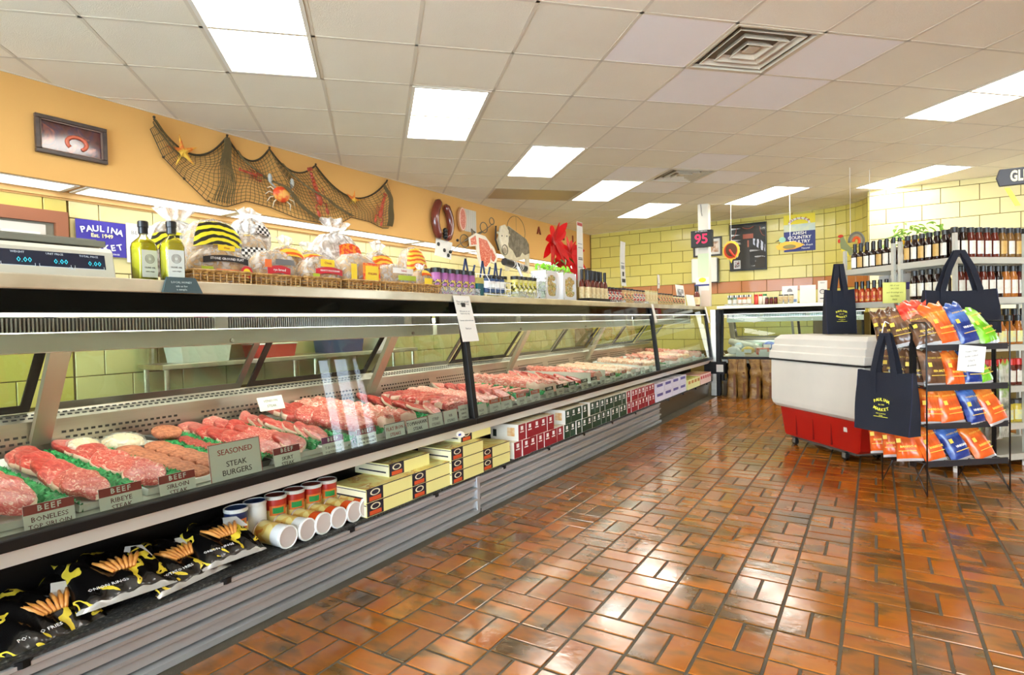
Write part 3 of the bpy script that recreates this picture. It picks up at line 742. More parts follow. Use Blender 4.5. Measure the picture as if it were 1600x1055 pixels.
# rows across the case: (y0, y1, kind, count, lanes, description)
ROWS = [(.30,.46,'sirloin',4,1,'at the left edge of the photo'), (.54,.77,'sirloin',5,1,'left of the boneless sirloin card'), (.83,.985,'ribeye',7,1,'behind the BONELESS card'),
        (1.035,1.15,'ribeye',5,1,'behind the RIBEYE card'), (1.19,1.37,'patty',0,2,''), (1.42,1.50,'skirt',6,1,'beside the burger patties'), (1.53,1.78,'ribeye',7,2,'behind the SEASONED card'),
        (1.84,1.94,'strip',7,1,'behind the SKIRT card'), (2.01,2.20,'sirloin',5,1,'behind the purplish card'), (2.24,2.44,'roast',5,2,'behind the flat iron card'), (2.46,2.60,'skirt',5,1,'behind the tomahawk card'),
        (2.66,2.86,'strip',6,1,'before the first black post'),
        (2.95,3.16,'lamb',9,2,'just past the first black post'), (3.20,3.40,'chop',8,2,'behind the first two orange cards'), (3.46,3.66,'ribeye',6,1,'behind the third orange card'), (3.72,3.92,'sausage',8,2,'behind the fourth orange card'),
        (3.98,4.22,'roast',5,1,'behind the first two black cards'), (4.28,4.50,'chop',8,2,'behind the middle black card'), (4.56,4.80,'strip',6,2,'behind the last black cards'), (4.88,5.14,'roast',5,1,'between the two dividers'),
        (5.22,5.50,'chop',7,2,'past the second divider'), (5.56,5.84,'chicken',6,2,'late in the middle case'), (5.90,6.14,'chicken',6,1,'before the second case post'), (6.18,6.42,'bacon',7,2,'at the second post'),
        (6.62,7.00,'chicken',6,2,'past the second post'), (7.08,7.46,'sausage',7,2,'mid farthest case'), (7.54,7.94,'chop',7,2,'in the farthest case'), (8.02,8.42,'chicken',6,2,'near the far end'), (8.50,8.82,'roast',5,1,'next to the corner post')]
for ri, (y0, y1, kind, n, lanes, desc) in enumerate(ROWS):
    if kind == 'patty': continue
    rnd = random.Random(ri); xa, xb = -2.88, -2.32 if kind != 'sirloin' else -2.33
    # white or black tray under the row
    t = MB(); yy0, yy1 = y0-.008, y1+.008
    f = .028
    zf, zb = deckz(-2.17)+.003, deckz(-2.96)+.003
    t.add([(-2.17,yy0,zf),(-2.17,yy1,zf),(-2.96,yy1,zb),(-2.96,yy0,zb),(-2.15,yy0-.004,zf+f),(-2.15,yy1+.004,zf+f),(-2.98,yy1+.004,zb+f),(-2.98,yy0-.004,zb+f)], [(0,1,2,3),(0,4,5,1),(1,5,6,2),(2,6,7,3),(3,7,4,0)])
    o = part('meat_tray', t, btray if kind in ('skirt',) or ri in (11,) else tray_m, None)
    tag(o, f"{'black' if kind == 'skirt' or ri == 11 else 'white'} long tray under the row of meat {desc}", 'tray', 'long trays in the meat cases')
    for ln in range(lanes):
        for i in range(n):
            f = i/(n-1); x = xa+(xb-xa)*f+rnd.uniform(-.012, .012); yc = (y0+y1)/2+((ln-.5)*(y1-y0)*.5 if lanes > 1 else 0)+rnd.uniform(-.008, .008)
            k = rnd.randrange(5)
            rz = rnd.uniform(-.35, .35)+(1.57 if kind in ('chop', 'lamb', 'sausage', 'strip', 'chicken') and kind != 'strip' else 0)
            ti = rnd.uniform(.20, .42) if kind in ('ribeye', 'chop', 'strip', 'sirloin') else .12
            if kind == 'roast': ti = 0
            z = deckz(x)+.010+(.024 if kind in ('ribeye', 'chop', 'strip') else .044 if kind == 'sirloin' else .008)
            r = MEATROT = T(x, y=yc, z=z) @ Matrix.Rotation(ti, 4, 'Y') @ Matrix.Rotation(rz, 4, 'Z')
            lane = '' if lanes == 1 else (', near line' if ln == 0 else ', far line')
            o = link(CNAME[kind], meat_var(kind, k), None, r)
            tag(o, f"{ADJ[kind]}, {nth(n-1-i, n)} from the glass{lane}, {desc}", CNAME[kind].replace('_', ' '), f"{ADJ[kind].split(' with')[0]} row {desc}")
# burger patties on three lines
t = MB(); t.bx(-2.80, -2.16, 1.175, 1.39, deckz(-2.5)-.016, deckz(-2.5)+.004); tag(part('meat_tray', t, tray_m, None, mat=None), 'white tray under the round burger patties', 'tray', 'long trays in the meat cases')
n_ = 0
for i, x in enumerate((-2.72, -2.62, -2.52, -2.42, -2.32, -2.22)):
    for j, y in enumerate((1.225, 1.335)):
        n_ += 1; o = link('burger_patty', meat_var('patty', 0), None, T(x+random.uniform(-.01, .01)+.02*j, y, deckz(x)+.022, 0, 0, .22))
        tag(o, f"brown seasoned burger patty, {nth(5-i, 6)} from the glass, {'left' if j == 0 else 'right'} line", 'patty', 'seasoned burger patties')
o = link('burger_patty', meat_var('patty', 0), None, T(-2.80, 1.42, deckz(-2.8)+.06, 0, 0, .3, s=1.15)); tag(o, 'largest burger patty, lying over the end of the wrapped foam trays', 'patty', 'seasoned burger patties')
# wrapped foam packs behind the patties
for k, (x, y, s) in enumerate(((-2.90, 1.12, .9), (-2.86, 1.26, 1.15))):
    t = thing('foam_meat_pack', ['small film-wrapped tan pack on white foam at the back', 'larger film-wrapped tan pack on white foam behind the patties'][k], 'meat pack', (x, y, deckz(x)+.008), .1)
    q = MB(); a, b = .10*s, .085*s
    q.add([(-a*.8,-b*.8,0),(a*.8,-b*.8,0),(a*.8,b*.8,0),(-a*.8,b*.8,0),(-a,-b,.028),(a,-b,.028),(a,b,.028),(-a,b,.028)], [(0,3,2,1),(0,1,5,4),(1,2,6,5),(2,3,7,6),(3,0,4,7)]); part('foam_tray', q, tray_m, t, bevel=.004)
    q = MB(); q.ball((0, 0, .03), (a*.86, b*.82, .045), 16, 8); part('meat', q, M('wrapped_tan_meat', (226,200,160), .3, var=.5, vscale=20, col2=(244,232,210)), t, smooth=True)
    q = MB(); q.ball((0, 0, .03), (a*.95, b*.93, .052), 16, 8); part('wrap', q, film, t, smooth=True)
for i, (a, b) in enumerate([((-2.92,.495),(-2.2,.50)), ((-2.90,.80),(-2.16,.80)), ((-2.95,1.01),(-2.2,1.005)), ((-2.84,1.165),(-2.22,1.162)), ((-2.78,1.405),(-2.2,1.40)), ((-2.9,1.515),(-2.2,1.515)), ((-2.85,1.81),(-2.2,1.81)), ((-2.9,1.975),(-2.15,1.97)), ((-2.9,2.225),(-2.2,2.22)), ((-2.9,2.63),(-2.2,2.63)),
        ((-2.9,3.18),(-2.2,3.18)), ((-2.9,3.43),(-2.2,3.43)), ((-2.9,3.69),(-2.2,3.69)), ((-2.9,3.95),(-2.2,3.95)), ((-2.9,4.25),(-2.2,4.25)), ((-2.9,4.53),(-2.2,4.53)), ((-2.9,5.53),(-2.2,5.53)), ((-2.9,7.04),(-2.2,7.04))]):
    parsley(a[0], a[1], b[0], b[1], f"green plastic parsley strip, {nth(i)} one from the left end of the cases")
# tray walls (glass/acrylic dividers) in the middle case
for k, y in enumerate((4.84, 5.17)):
    q = MB(); q.bx(-2.96, -2.2, y-.004, y+.004, .60, .70); tag(part('tray_divider', q, M('milky_acrylic', (226,236,226), .2), None), ['milky upright divider between the meats in the middle case, the nearer', 'milky upright divider between the meats in the middle case, the farther'][k], 'divider', 'upright dividers')
# price cards behind the glass
red_c = M('card_red', (158,48,48), .5); maroon_c = M('card_maroon', (136,24,40), .5); purp_c = M('card_purple', (126,48,110), .5); org_c = M('card_orange', (226,104,66), .5); blk_c = M('card_black', (46,52,48), .5)
cardw = M('card_white', (250,253,248), .5); wht = M('white_ink', (250,250,248), .5); redink = M('red_ink', (178,60,52), .6)
def card(y0, y1, ztop, head, hm, lines, label, size=.018, frame_=None, x=-2.135, tilt=.012, zb=.572):
    w_ = y1-y0; h = ztop-zb; t = thing('price_card', label, 'price card', (x, (y0+y1)/2, zb), R(90), 'price cards behind the glass')
    q = MB(); q.add([(-w_/2, 0, 0), (w_/2, 0, 0), (w_/2, tilt, h), (-w_/2, tilt, h), (-w_/2, .002, 0), (w_/2, .002, 0), (w_/2, tilt+.002, h), (-w_/2, tilt+.002, h)], [(0,1,2,3),(5,4,7,6),(0,4,5,1),(3,2,6,7),(0,3,7,4),(1,5,6,2)]); part('card', q, cardw, t)
    if hm:
        k = 1-.028/h; q = MB(); q.quad((-w_/2, tilt*k-.0006, h*k), (w_/2, tilt*k-.0006, h*k), (w_/2, tilt-.0006, h), (-w_/2, tilt-.0006, h)); part('header', q, hm, t)
    if frame_:
        q = MB(); e = .003
        for a, b, c, d in ((-w_/2, w_/2, h-e, h), (-w_/2, -w_/2+e, 0, h), (w_/2-e, w_/2, 0, h)):
            q.quad((a, tilt*c/h-.0005, c), (b, tilt*c/h-.0005, c), (b, tilt*d/h-.0005, d), (a, tilt*d/h-.0005, d))
        part('border', q, frame_, t)
    if head: text(head, (0, tilt*(h-.014)/h-.0012, h-.014), (1,0,0), (0,tilt,h), .024, wht, t, wide=1.35, bold=.0006)
    for s, zz, sz, mm in lines:
        text(s, (0, tilt*zz/h-.0008, zz), (1,0,0), (0,tilt,h), sz, mm, t)
DK = M('brown_ink', (92,30,34), .6)
card(.670,.800,.655,'BEEF',red_c,[('BONELESS',.038,.021,DK),('TOP SIRLOIN',.017,.019,DK)],'red-headed BEEF card reading BONELESS TOP SIRLOIN')
card(.868,.998,.655,'BEEF',red_c,[('RIBEYE',.038,.022,DK),('STEAK',.016,.022,DK)],'red-headed BEEF card reading RIBEYE STEAK')
card(1.055,1.183,.653,'BEEF',red_c,[('SIRLOIN',.038,.022,DK),('STEAK',.016,.022,DK)],'red-headed BEEF card reading SIRLOIN STEAK')
card(1.24,1.458,.727,None,None,[('SEASONED',.118,.030,redink),('STEAK',.070,.030,ink),('BURGERS',.038,.030,ink)],'largest white card reading SEASONED STEAK BURGERS, red border',frame_=redink,tilt=.02)
card(1.515,1.645,.661,'BEEF',maroon_c,[('SKIRT',.040,.022,ink),('STEAK',.018,.022,ink)],'maroon-headed BEEF card reading SKIRT STEAK')
card(1.765,1.892,.661,'BEEF',purp_c,[('T-BONE OR',.040,.018,ptxt),('PORTERHOUSE',.020,.014,ptxt)],'purple-headed BEEF card reading T-BONE')
card(1.976,2.104,.664,'BEEF',maroon_c,[('TENDERLOIN',.042,.017,ink),('STEAK OR ROAST',.024,.014,ink)],'maroon-headed BEEF card reading TENDERLOIN')
card(2.163,2.316,.658,None,None,[('FLAT IRON',.058,.026,redink),('STEAKS',.028,.024,redink)],'white card with faint red words FLAT IRON STEAKS',frame_=ink)
card(2.327,2.503,.655,None,None,[('TOMAHAWK',.058,.028,ink),('STEAK',.028,.026,ink)],'white card with bold black words TOMAHAWK STEAK',frame_=redink)
card(2.507,2.636,.660,None,None,[('STRIP',.056,.024,ptxt),('STEAKS',.028,.022,ptxt)],'white card with grey words STRIP STEAKS',frame_=ptxt)
card(2.642,2.777,.662,None,None,[('RIB',.056,.022,ptxt),('STEAKS',.028,.022,ptxt)],'white card with grey words RIB STEAKS',frame_=redink)
card(2.79,2.89,.672,None,None,[('BONE IN',.074,.016,ptxt),('RIBEYE',.050,.016,ptxt),('STEAK',.026,.016,ptxt)],'white card reading BONE IN RIBEYE STEAK beside the first post')
for k, (y, hm, lb) in enumerate(((2.96,None,'white card just past the first black post'),(3.12,org_c,'first orange-headed card past the post'),(3.26,org_c,'second orange-headed card past the post'),(3.46,org_c,'third orange-headed card past the post'),(3.66,org_c,'fourth orange-headed card past the post'),
      (3.88,blk_c,'first black-headed card in the middle case'),(4.06,blk_c,'second black-headed card in the middle case'),(4.28,blk_c,'third black-headed card in the middle case'),(4.52,blk_c,'fourth black-headed card in the middle case'),(4.72,blk_c,'fifth black-headed card in the middle case'),(4.92,None,'white card after the black-headed ones'),
      (5.16,maroon_c,'maroon-headed card in the middle case'),(5.46,org_c,'orange-headed card by the white divider wall'),(5.72,None,'white card beyond the orange-headed one'),(6.0,None,'second white card beyond the orange-headed one'),(6.28,None,'white card right before the second post'),(6.9,None,'white card past the second post'),(7.5,cardw,'white card mid farthest case'),(8.1,None,'white card toward the corner post'),(8.6,None,'white card nearest the corner post'))):
    card(y, y+.13, .668 if hm else .655, {org_c: 'PORK', blk_c: 'LAMB', maroon_c: 'VEAL'}.get(hm) if hm and hm != cardw else None, hm if hm != cardw else None, [('CHOPS' if hm == org_c else 'FRESH', .040, .02, ptxt), ('per lb', .020, .014, ptxt)], lb)
sheet('meat_sign', 'small white sign lying at the back above the ribs', 'sign', (-2.72, 1.93, .735), R(90), .15, .07, [('VENISON', .048, .02, None), ('STEAK', .022, .02, None)], tilt=.03)
# packages in the back case
pk_cols = [('white', (238,240,238)), ('blue', (60,84,170)), ('yellow', (240,206,90)), ('pale blue', (176,206,226)), ('red and white', (232,120,96)), ('pale green', (186,216,190))]
i = 0
for r in range(2):
    for c in range(8):
        x = -1.84+c*.205+.06*r; y = 9.30+.24*r; z = .612+.065*r; nm, colr = pk_cols[(c*2+r*3) % 6]; shape = (c+r) % 3
        t = thing('wrapped_package', f"{nm} wrapped package in the back wall case, {nth(c, 8)} of the {'front' if r == 0 else 'back'} line", 'package', (x, y, z), random.uniform(-.3, .3))
        q = MB()
        if shape == 2: q.bx(-.085, .085, -.07, .07, 0, .10)
        else: q.ball((0, 0, .06), (.095, .08, .062), 14, 8)
        part('contents', q, M('pack_'+nm.replace(' ', '_'), colr, .3, var=.5, vscale=14, col2=(250,250,250)), t, smooth=shape != 2, bevel=.01 if shape == 2 else 0)
        q = MB(); q.bx(-.05, .05, -.0745 if shape == 2 else -.086, -.07, .03, .08); part('label', q, paper_m, t)
for k, x in enumerate((-1.72, -1.35)): sheet('meat_sign', ['blank white card in the back wall case, nearest the corner', 'blank white card in the back wall case, the wider one'][k], 'sign', (x, 9.16, .59), 0, .12+.1*k, .07)
for k in range(2):
    q = MB(); q.cyl((-1.95+.05*k, 9.60, .80-.05*k), (-1.55+.05*k, 9.45, .72-.05*k), .05, n=14); q.ball((-1.55+.05*k, 9.45, .72-.05*k), .05)
    tag(part('deli_roll', q, M('deli_roll_white', (206,206,192), .35), None, smooth=True), ['upper pale deli roll at the corner of the back case', 'lower pale deli roll at the corner of the back case'][k], 'deli roll')
# ================================================================ PRODUCTS ON THE LOW SHELF
SZ = .2352
# black snack bags: pillow mesh
def pillow(w_, h, d, seed, mi_f=None, crimp=.012, nu=14, nv=16, wob=.5):
    rnd = random.Random(seed); ph = [rnd.uniform(0, 6.3) for _ in range(6)]
    def th(u, v):
        e = (1-abs(2*u-1)**3.5)*(1-abs(2*v-1)**3.0); return d/2*e**.6*(1+.10*wob*sin(9*u+ph[0]+4*v)*sin(7*v+ph[1]))
    def out(u, v, s):
        k = 1-.05*sin(pi*v)*1; x = (u-.5)*w_*(1-.06*sin(pi*v)); z = v*h
        z += .012*wob*sin(5*u*pi+ph[2])*(v > .9) ; wr = .003*wob*sin(30*u+12*v+ph[3])
        return (x, -s*(th(u, v)+wr*(1 if th(u, v) > .004 else 0)), z)
    q = MB()
    q.grid(lambda u, v: out(u, v, 1), nu, nv, mf=mi_f)
    q.grid(lambda u, v: out(1-u, v, -1), nu, nv, mi=0)
    return q
snack_m = ramp_mat('black_snack_print', [(.0,(14,13,13)),(.50,(16,15,14)),(.53,(226,200,60)),(.565,(232,206,70)),(.58,(18,16,15)),(.66,(18,16,15)),(.69,(236,232,222)),(.78,(60,58,55))], scale=7.5, detail=2, dist=.9, rough=.22, coat=.4, const=True)
snack_blk = M('black_snack_foil', (15,14,14), .22, coat=.4, bump=.4, bscale=25)
snack_org = M('finger_chip_print', (224,146,62), .4, var=.6, vscale=40, col2=(246,186,110))
snack_wht = M('snack_white', (232,230,224), .3)
spots = [(.74,-2.24,.0,'nearest black snack bag lying on the low shelf at the left edge'), (.955,-2.25,.05,'second black snack bag on the low shelf, red corner'), (1.15,-2.245,.02,'third black snack bag on the low shelf, half under the big one'), (1.325,-2.235,.045,'big black snack bag lying raised against the round cans')]
for k, (y, x, lift, lb) in enumerate(spots):
    t = thing('snack_bag', lb, 'snack bag', (x, y, SZ), 0, 'black snack bags on the low shelf')
    W_, H_ = (.30, .26) if k < 3 else (.26, .25)
    base = T(0, 0, .036+lift, R(90)+[.12,-.1,.15,-.05][k], 0, 0) @ Matrix.Rotation(R(-68 if k else -60), 4, 'X') @ Matrix.Translation((0, 0, -H_/2))
    q = pillow(W_, H_, .085, k+3, lambda u, v: 1 if v < .06 else 0, nu=22, nv=22, wob=1.8); part('foil_bag', q, [snack_m, M('snack_silver', (190,190,188), .25, .5)], t, smooth=True, mat=base)
    # printed fries and window
    q = MB()
    for i in range(7):
        a = -.5+.16*i; q.tube([(-.02+.01*i, -.044, .10), (-.02+.01*i+.05*sin(a), -.047, .10+.045), (-.02+.01*i+.085*sin(a), -.040, .10+.075)], [.006, .008, .004], 6)
    part('food_print', q, snack_org, t, smooth=True, mat=base)
    q = MB(); q.prism([(.02,.15),(.11,.13),(.10,.20),(.05,.215)], -.0405, -.036); m = base @ Matrix(((1,0,0,0),(0,0,1,0),(0,1,0,0),(0,0,0,1))); part('white_print', q, snack_wht, t, mat=m)
    text('ONION RINGS' if k % 2 else 'POTATO FRIES', tuple(base @ Vector((-.05, -.040, .05))), tuple((base.to_3x3() @ Vector((1,0,0)))), tuple(base.to_3x3() @ Vector((0,0,1))), .018, wht, t)
# round canisters
can_side = {}
def can(label, colr, x, y, lying=False, rz=0, side=None):
    t = thing('canister', label, 'canister', (x, y, SZ), rz, 'breadcrumb canisters')
    r, h = .047, .165
    m_top = M('can_band_'+colr, {'red': (190,44,30), 'blue': (28,44,92), 'orange': (220,84,30), 'white': (226,226,222)}[colr], .3)
    m_low = ramp_mat('can_print', [(.35,(244,222,140)),(.5,(236,196,96)),(.62,(222,140,60)),(.7,(250,240,206))], scale=14, detail=2, rough=.3, const=True)
    m_w = M('can_white', (238,238,232), .3)
    B = T(0, 0, 0) if not lying else Matrix.Translation((0, 0, r)) @ Matrix.Rotation(R(-90), 4, 'Y') @ Matrix.Translation((0, 0, 0))
    q = MB(); q.lathe([(r*.96, 0), (r, .004), (r, .045), (r, .108), (r, h-.008), (r*.97, h)], 24, mis=[2, 1, 1, 0, 0] if side is None else [2, 2, 2, 2, 0]); part('tube', q, [m_top, m_low, m_w], t, smooth=True, mat=B)
    q = MB(); q.lathe([(r*1.03, h-.010), (r*1.05, h-.008), (r*1.05, h+.004), (r*.98, h+.006), (r*.93, h+.001), (0, h+.001)], 24); part('lid', q, m_w, t, smooth=False, mat=B)
    q = MB(); q.lathe([(r*.91, h+.0030), (0, h+.0036)], 24); part('lid_disc', q, M('lid_'+colr, {'red': (196,50,30), 'blue': (36,92,176), 'orange': (206,196,190), 'white': (200,190,184)}[colr], .35), t, mat=B)
    q = MB(); q.lathe([(r*1.02, 0), (r*1.04, .002), (r*1.04, .006), (r, .008)], 24); q.lathe([(0, .001), (r*.93, .001), (r*1.0, -.001)], 24); part('base_rim', q, M('can_base', (226,214,206), .25, .4), t, mat=B)
    if side is None:
        q = MB()
        for i in range(8):
            a = R(-130+i*12+0); a2 = R(-130+(i+1)*12); q.quad((r*1.006*cos(a), r*1.006*sin(a), .085), (r*1.006*cos(a2), r*1.006*sin(a2), .085), (r*1.006*cos(a2), r*1.006*sin(a2), .128), (r*1.006*cos(a), r*1.006*sin(a), .128))
        part('label', q, M('can_label_orange', (226,120,50), .3), t, mat=B)
        q = MB()
        for i in range(5):
            a = R(-112+i*12); a2 = R(-112+(i+1)*12); q.quad((r*1.012*cos(a), r*1.012*sin(a), .094), (r*1.012*cos(a2), r*1.012*sin(a2), .094), (r*1.012*cos(a2), r*1.012*sin(a2), .120), (r*1.012*cos(a), r*1.012*sin(a), .120))
        part('green_oval', q, M('can_green', (40,140,70), .3), t, mat=B)
    return t
for k, (y, c) in enumerate(((1.455,'blue'),(1.555,'blue'),(1.66,'red'),(1.76,'red'),(1.86,'red'),(1.955,'red'))):
    can(['standing breadcrumb canister with blue lid, the nearer of two','standing breadcrumb canister with blue lid, turned to its white side','first red-lidded standing canister after the blue ones','second red-lidded standing canister','third red-lidded standing canister','red-lidded standing canister next to the yellow boxes'][k], c, -2.345 if k else -2.33, y, rz=R(60), side=1 if k == 1 else None)
for k, (y, c) in enumerate(((1.545,'white'),(1.637,'white'),(1.730,'orange'),(1.823,'orange'),(1.916,'orange'),(2.009-.005,'orange'))):
    can(f"{'white' if c == 'white' else 'orange'} canister lying with its round end facing out, {nth(k)} from the left", c, -2.115-.0, y, True, R(0+[3,6,4,2,3,0][k]))
# turn lying cans so that the lid end faces the aisle
for o in list(SC.objects):
    if o.name.startswith('canister') and 'lying' in o['label']: o.rotation_euler[2] += R(180); o.location.x = -2.285
# food cartons
def carton(name, label, loc, w_, d, h, rz, faces, grp, cat='box', windows=None):
    """w along y (world), d depth in -x, h up. faces: material list [body, top, front]"""
    t = thing(name, label, cat, loc, rz, grp)
    key = (name, round(w_, 3), round(d, 3), round(h, 3), tuple(m.name for m in faces))
    return t
def box_mesh(key, build, mats, nm):
    if key not in MEATS:
        q = MB(); build(q); MEATS[key] = q.mesh(nm, mats)
    return MEATS[key]
yel = M('carton_yellow', (238,230,150), .45); yel2 = ramp_mat('carton_yellow_top', [(.45,(236,226,140)),(.6,(226,190,90)),(.66,(190,120,50)),(.70,(240,232,170))], scale=9, detail=3, dist=1, rough=.4); navy = M('carton_navy', (24,22,40), .4); ored = M('carton_orange_red', (214,84,38), .4); crml = M('carton_cream', (240,232,196), .45)
def yb(q):
    W_, D_, H_ = .325, .25, .068
    q.bx(0, D_, 0, W_, 0, H_-.0, 0)
    f = D_+.0006
    q.quad((f, .004, .002), (f, .115, .002), (f, .115, H_-.002), (f, .004, H_-.002), 1)
    q.quad((f+.0005, .02, .006), (f+.0005, .10, .006), (f+.0005, .10, .026), (f+.0005, .02, .026), 2)
    n = 16; c = (.060, .046)
    for r, dd, m in ((1, .0006, 4), (.72, .0012, 1)):
        q.add([(f+dd, c[0]+.034*r*cos(2*pi*i/n), c[1]+.016*r*sin(2*pi*i/n)) for i in range(n)], [tuple(range(n))], m)
    q.quad((.0, .0, H_+.0006), (D_, .0, H_+.0006), (D_, W_, H_+.0006), (.0, W_, H_+.0006), 3)
    q.bx(-.0005, D_+.0005, -.001, .0, H_-.012, H_-.008, 1); q.quad((f, .0, H_-.004), (f, W_, H_-.004), (f, W_, H_+.0005), (f, .0, H_+.0005), 1)
    q.quad((.03, -.0008, .02), (D_-.02, -.0008, .02), (D_-.02, -.0008, .028), (.03, -.0008, .028), 1)
    q.quad((.0, -.0006, .004), (D_, -.0006, .004), (D_, -.0006, H_-.004), (0, -.0006, H_-.004), 4)
ymesh = box_mesh('ycarton', yb, [yel, navy, ored, yel2, crml], 'carton')
ystk = [(1.985,0,0),(1.985,1,0),(2.205,2,-.06),(2.312,0,0),(2.312,1,0),(2.64,0,.01),(2.64,1,.01),(2.64,2,.01),(2.965,0,0),(2.965,1,0),(2.815,3,-.05)]
ylab = ['bottom yellow carton of the nearest stack','second yellow carton of the nearest stack','yellow carton lying across the first two stacks','bottom yellow carton of the second stack','top yellow carton of the second stack','bottom yellow carton of the tallest stack','middle yellow carton of the tallest stack','top yellow carton of the tallest stack','bottom yellow carton of the stack beside the red boxes','upper yellow carton of the stack beside the red boxes','highest yellow carton, set back near the front panel']
for (y, lv, dx), lb in zip(ystk, ylab):
    o = link('frozen_food_carton', ymesh, None, T(-2.352+dx, y, SZ+lv*.0692, 0)); tag(o, lb, 'carton', 'yellow cartons on the low shelf')
def rb_(c):
    def f(q):
        W_, D_, H_ = .104, .23, .112
        q.bx(0, D_, 0, W_, 0, H_, 1)
        e = .0006
        q.quad((D_+e, .001, .001), (D_+e, W_-.001, .001), (D_+e, W_-.001, H_-.001), (D_+e, .001, H_-.001), 0)
        q.quad((D_+2*e, .032, H_-.042), (D_+2*e, .066, H_-.042), (D_+2*e, .066, H_-.014), (D_+2*e, .032, H_-.014), 2)
        q.quad((D_+2*e, .022, H_-.058), (D_+2*e, .074, H_-.058), (D_+2*e, .074, H_-.050), (D_+2*e, .022, H_-.050), 2)
        q.quad((0, 0, H_+e), (D_, 0, H_+e), (D_, W_, H_+e), (0, W_, H_+e), 3)
        q.quad((D_-.006, .001, H_+2*e), (D_, .001, H_+2*e), (D_, W_-.001, H_+2*e), (D_-.006, W_-.001, H_+2*e), 2)
        q.quad((.02, -e, .02), (.05, -e, .02), (.05, -e, .07), (.02, -e, .07), 4); q.quad((.14, -e, .03), (.20, -e, .03), (.20, -e, .09), (.14, -e, .09), 5)
    return f
boxside = M('box_side_white', (238,232,220), .4); boxlab = M('box_label_white', (248,248,246), .4); boxtop = ramp_mat('box_top_print', [(.40,(240,230,206)),(.52,(236,210,140)),(.60,(214,150,70)),(.66,(244,238,220))], scale=11, detail=3, dist=1, rough=.35, stretch=(.6,1,1)); darkp = M('box_mark_dark', (30,40,34), .5); foodp = M('box_food_print', (222,160,92), .5, var=.8, vscale=30, col2=(240,226,190))
BXM = {'red': M('box_red', (150,28,42), .4), 'green': M('box_green', (26,66,48), .4)}
bm = {c: box_mesh('box'+c, rb_(c), [BXM[c], boxside, boxlab, boxtop, darkp, foodp], 'product_box') for c in BXM}
def box_row(c, y0, n, lv, step=.1055, desc='', skip=()):
    for i in range(n):
        if i in skip: continue
        o = link('food_box', bm[c], None, T(-2.33+random.uniform(-.004, .004), y0+i*step, SZ+lv*.1135, random.uniform(-.012, .012)))
        tag(o, f"{'maroon' if c == 'red' else 'dark green'} fronted food box, {nth(i, n)} from the left in the {desc}", 'box', f"{'maroon' if c == 'red' else 'dark green'} boxes on the low shelf")
box_row('red', 3.345, 7, 0, desc='lower near maroon row'); box_row('red', 3.40, 5, 1, desc='upper near maroon row')
box_row('green', 4.10, 13, 0, desc='lower dark green row'); box_row('green', 4.115, 4, 1, desc='first upper dark green group'); box_row('green', 4.60, 8, 1, desc='second upper dark green group')
box_row('red', 5.48, 8, 0, desc='lower far maroon row'); box_row('red', 5.48, 8, 1, desc='upper far maroon row')
# farther boxes
def gen_box(W_, D_, H_):
    def f(q):
        q.bx(0, D_, 0, W_, 0, H_, 1); e = .0008
        q.quad((D_+e, 0, 0), (D_+e, W_, 0), (D_+e, W_, H_), (D_+e, 0, H_), 0)
        q.quad((D_+2*e, W_*.15, H_*.55), (D_+2*e, W_*.85, H_*.55), (D_+2*e, W_*.85, H_*.85), (D_+2*e, W_*.15, H_*.85), 2)
        q.quad((0, 0, H_+e), (D_, 0, H_+e), (D_, W_, H_+e), (0, W_, H_+e), 3)
    return f
lav = M('box_lavender', (216,212,228), .4); lavp = M('box_lavender_print', (90,84,150), .4); lavt = ramp_mat('box_lavender_top', [(.45,(226,222,226)),(.6,(150,130,130)),(.7,(80,66,60))], scale=8, rough=.35)
m = box_mesh('lavbox', gen_box(.30, .26, .105), [lav, lav, lavp, lavt], 'product_box')
for i in range(4):
    for l in range(2): o = link('food_box', m, None, T(-2.36, 6.36+i*.312, SZ+l*.107)); tag(o, f"pale lavender box, {nth(i, 4)} from the left, {'lower' if l == 0 else 'upper'} layer", 'box', 'pale lavender boxes on the low shelf')
ygt = ramp_mat('box_lime_top', [(.45,(226,226,130)),(.6,(204,200,60)),(.68,(70,60,40))], scale=8, rough=.35); m = box_mesh('limebox', gen_box(.15, .27, .13), [M('box_lime', (232,232,170), .4), M('box_lime_side', (228,226,150), .4), M('box_lime_print', (196,130,50), .4), ygt], 'product_box')
for i in range(4): o = link('food_box', m, None, T(-2.36, 7.64+i*.155, SZ)); tag(o, f"yellow-green box beyond the lavender ones, {nth(i, 4)} from the left", 'box', 'yellow-green boxes on the low shelf')
pkt = ramp_mat('box_pink_top', [(.45,(240,186,160)),(.58,(220,110,90)),(.66,(90,50,44)),(.7,(244,214,196))], scale=8, rough=.35); m = box_mesh('pinkbox', gen_box(.12, .27, .14), [M('box_pink', (240,206,196), .4), M('box_pink_side', (238,190,176), .4), M('box_pink_print', (200,60,60), .4), pkt], 'product_box')
for i in range(5): o = link('food_box', m, None, T(-2.36, 8.28+i*.124, SZ)); tag(o, f"pink and red box at the far end of the shelf, {nth(i, 5)} from the left", 'box', 'pink boxes on the low shelf')
t = thing('black_crate', 'black plastic crate on the low shelf at the case corner', 'crate', (-2.05, 8.99, .235))
q = MB(); q.bx(-.16, .14, -.0, .012, .10, .28); q.bx(-.16, .14, .10, .112, .10, .28); q.bx(-.16, -.148, .012, .10, .10, .28); q.bx(.128, .14, .012, .10, .10, .28); q.bx(-.15, .13, .01, .10, .10, .112); q.bx(-.13,-.10,.02,.09,.0,.1); q.bx(.09,.12,.02,.09,.0,.1); part('crate_body', q, blk, t)
q = MB(); q.bx(.02, .12, -.003, -.001, .13, .24); part('label', q, paper_m, t)
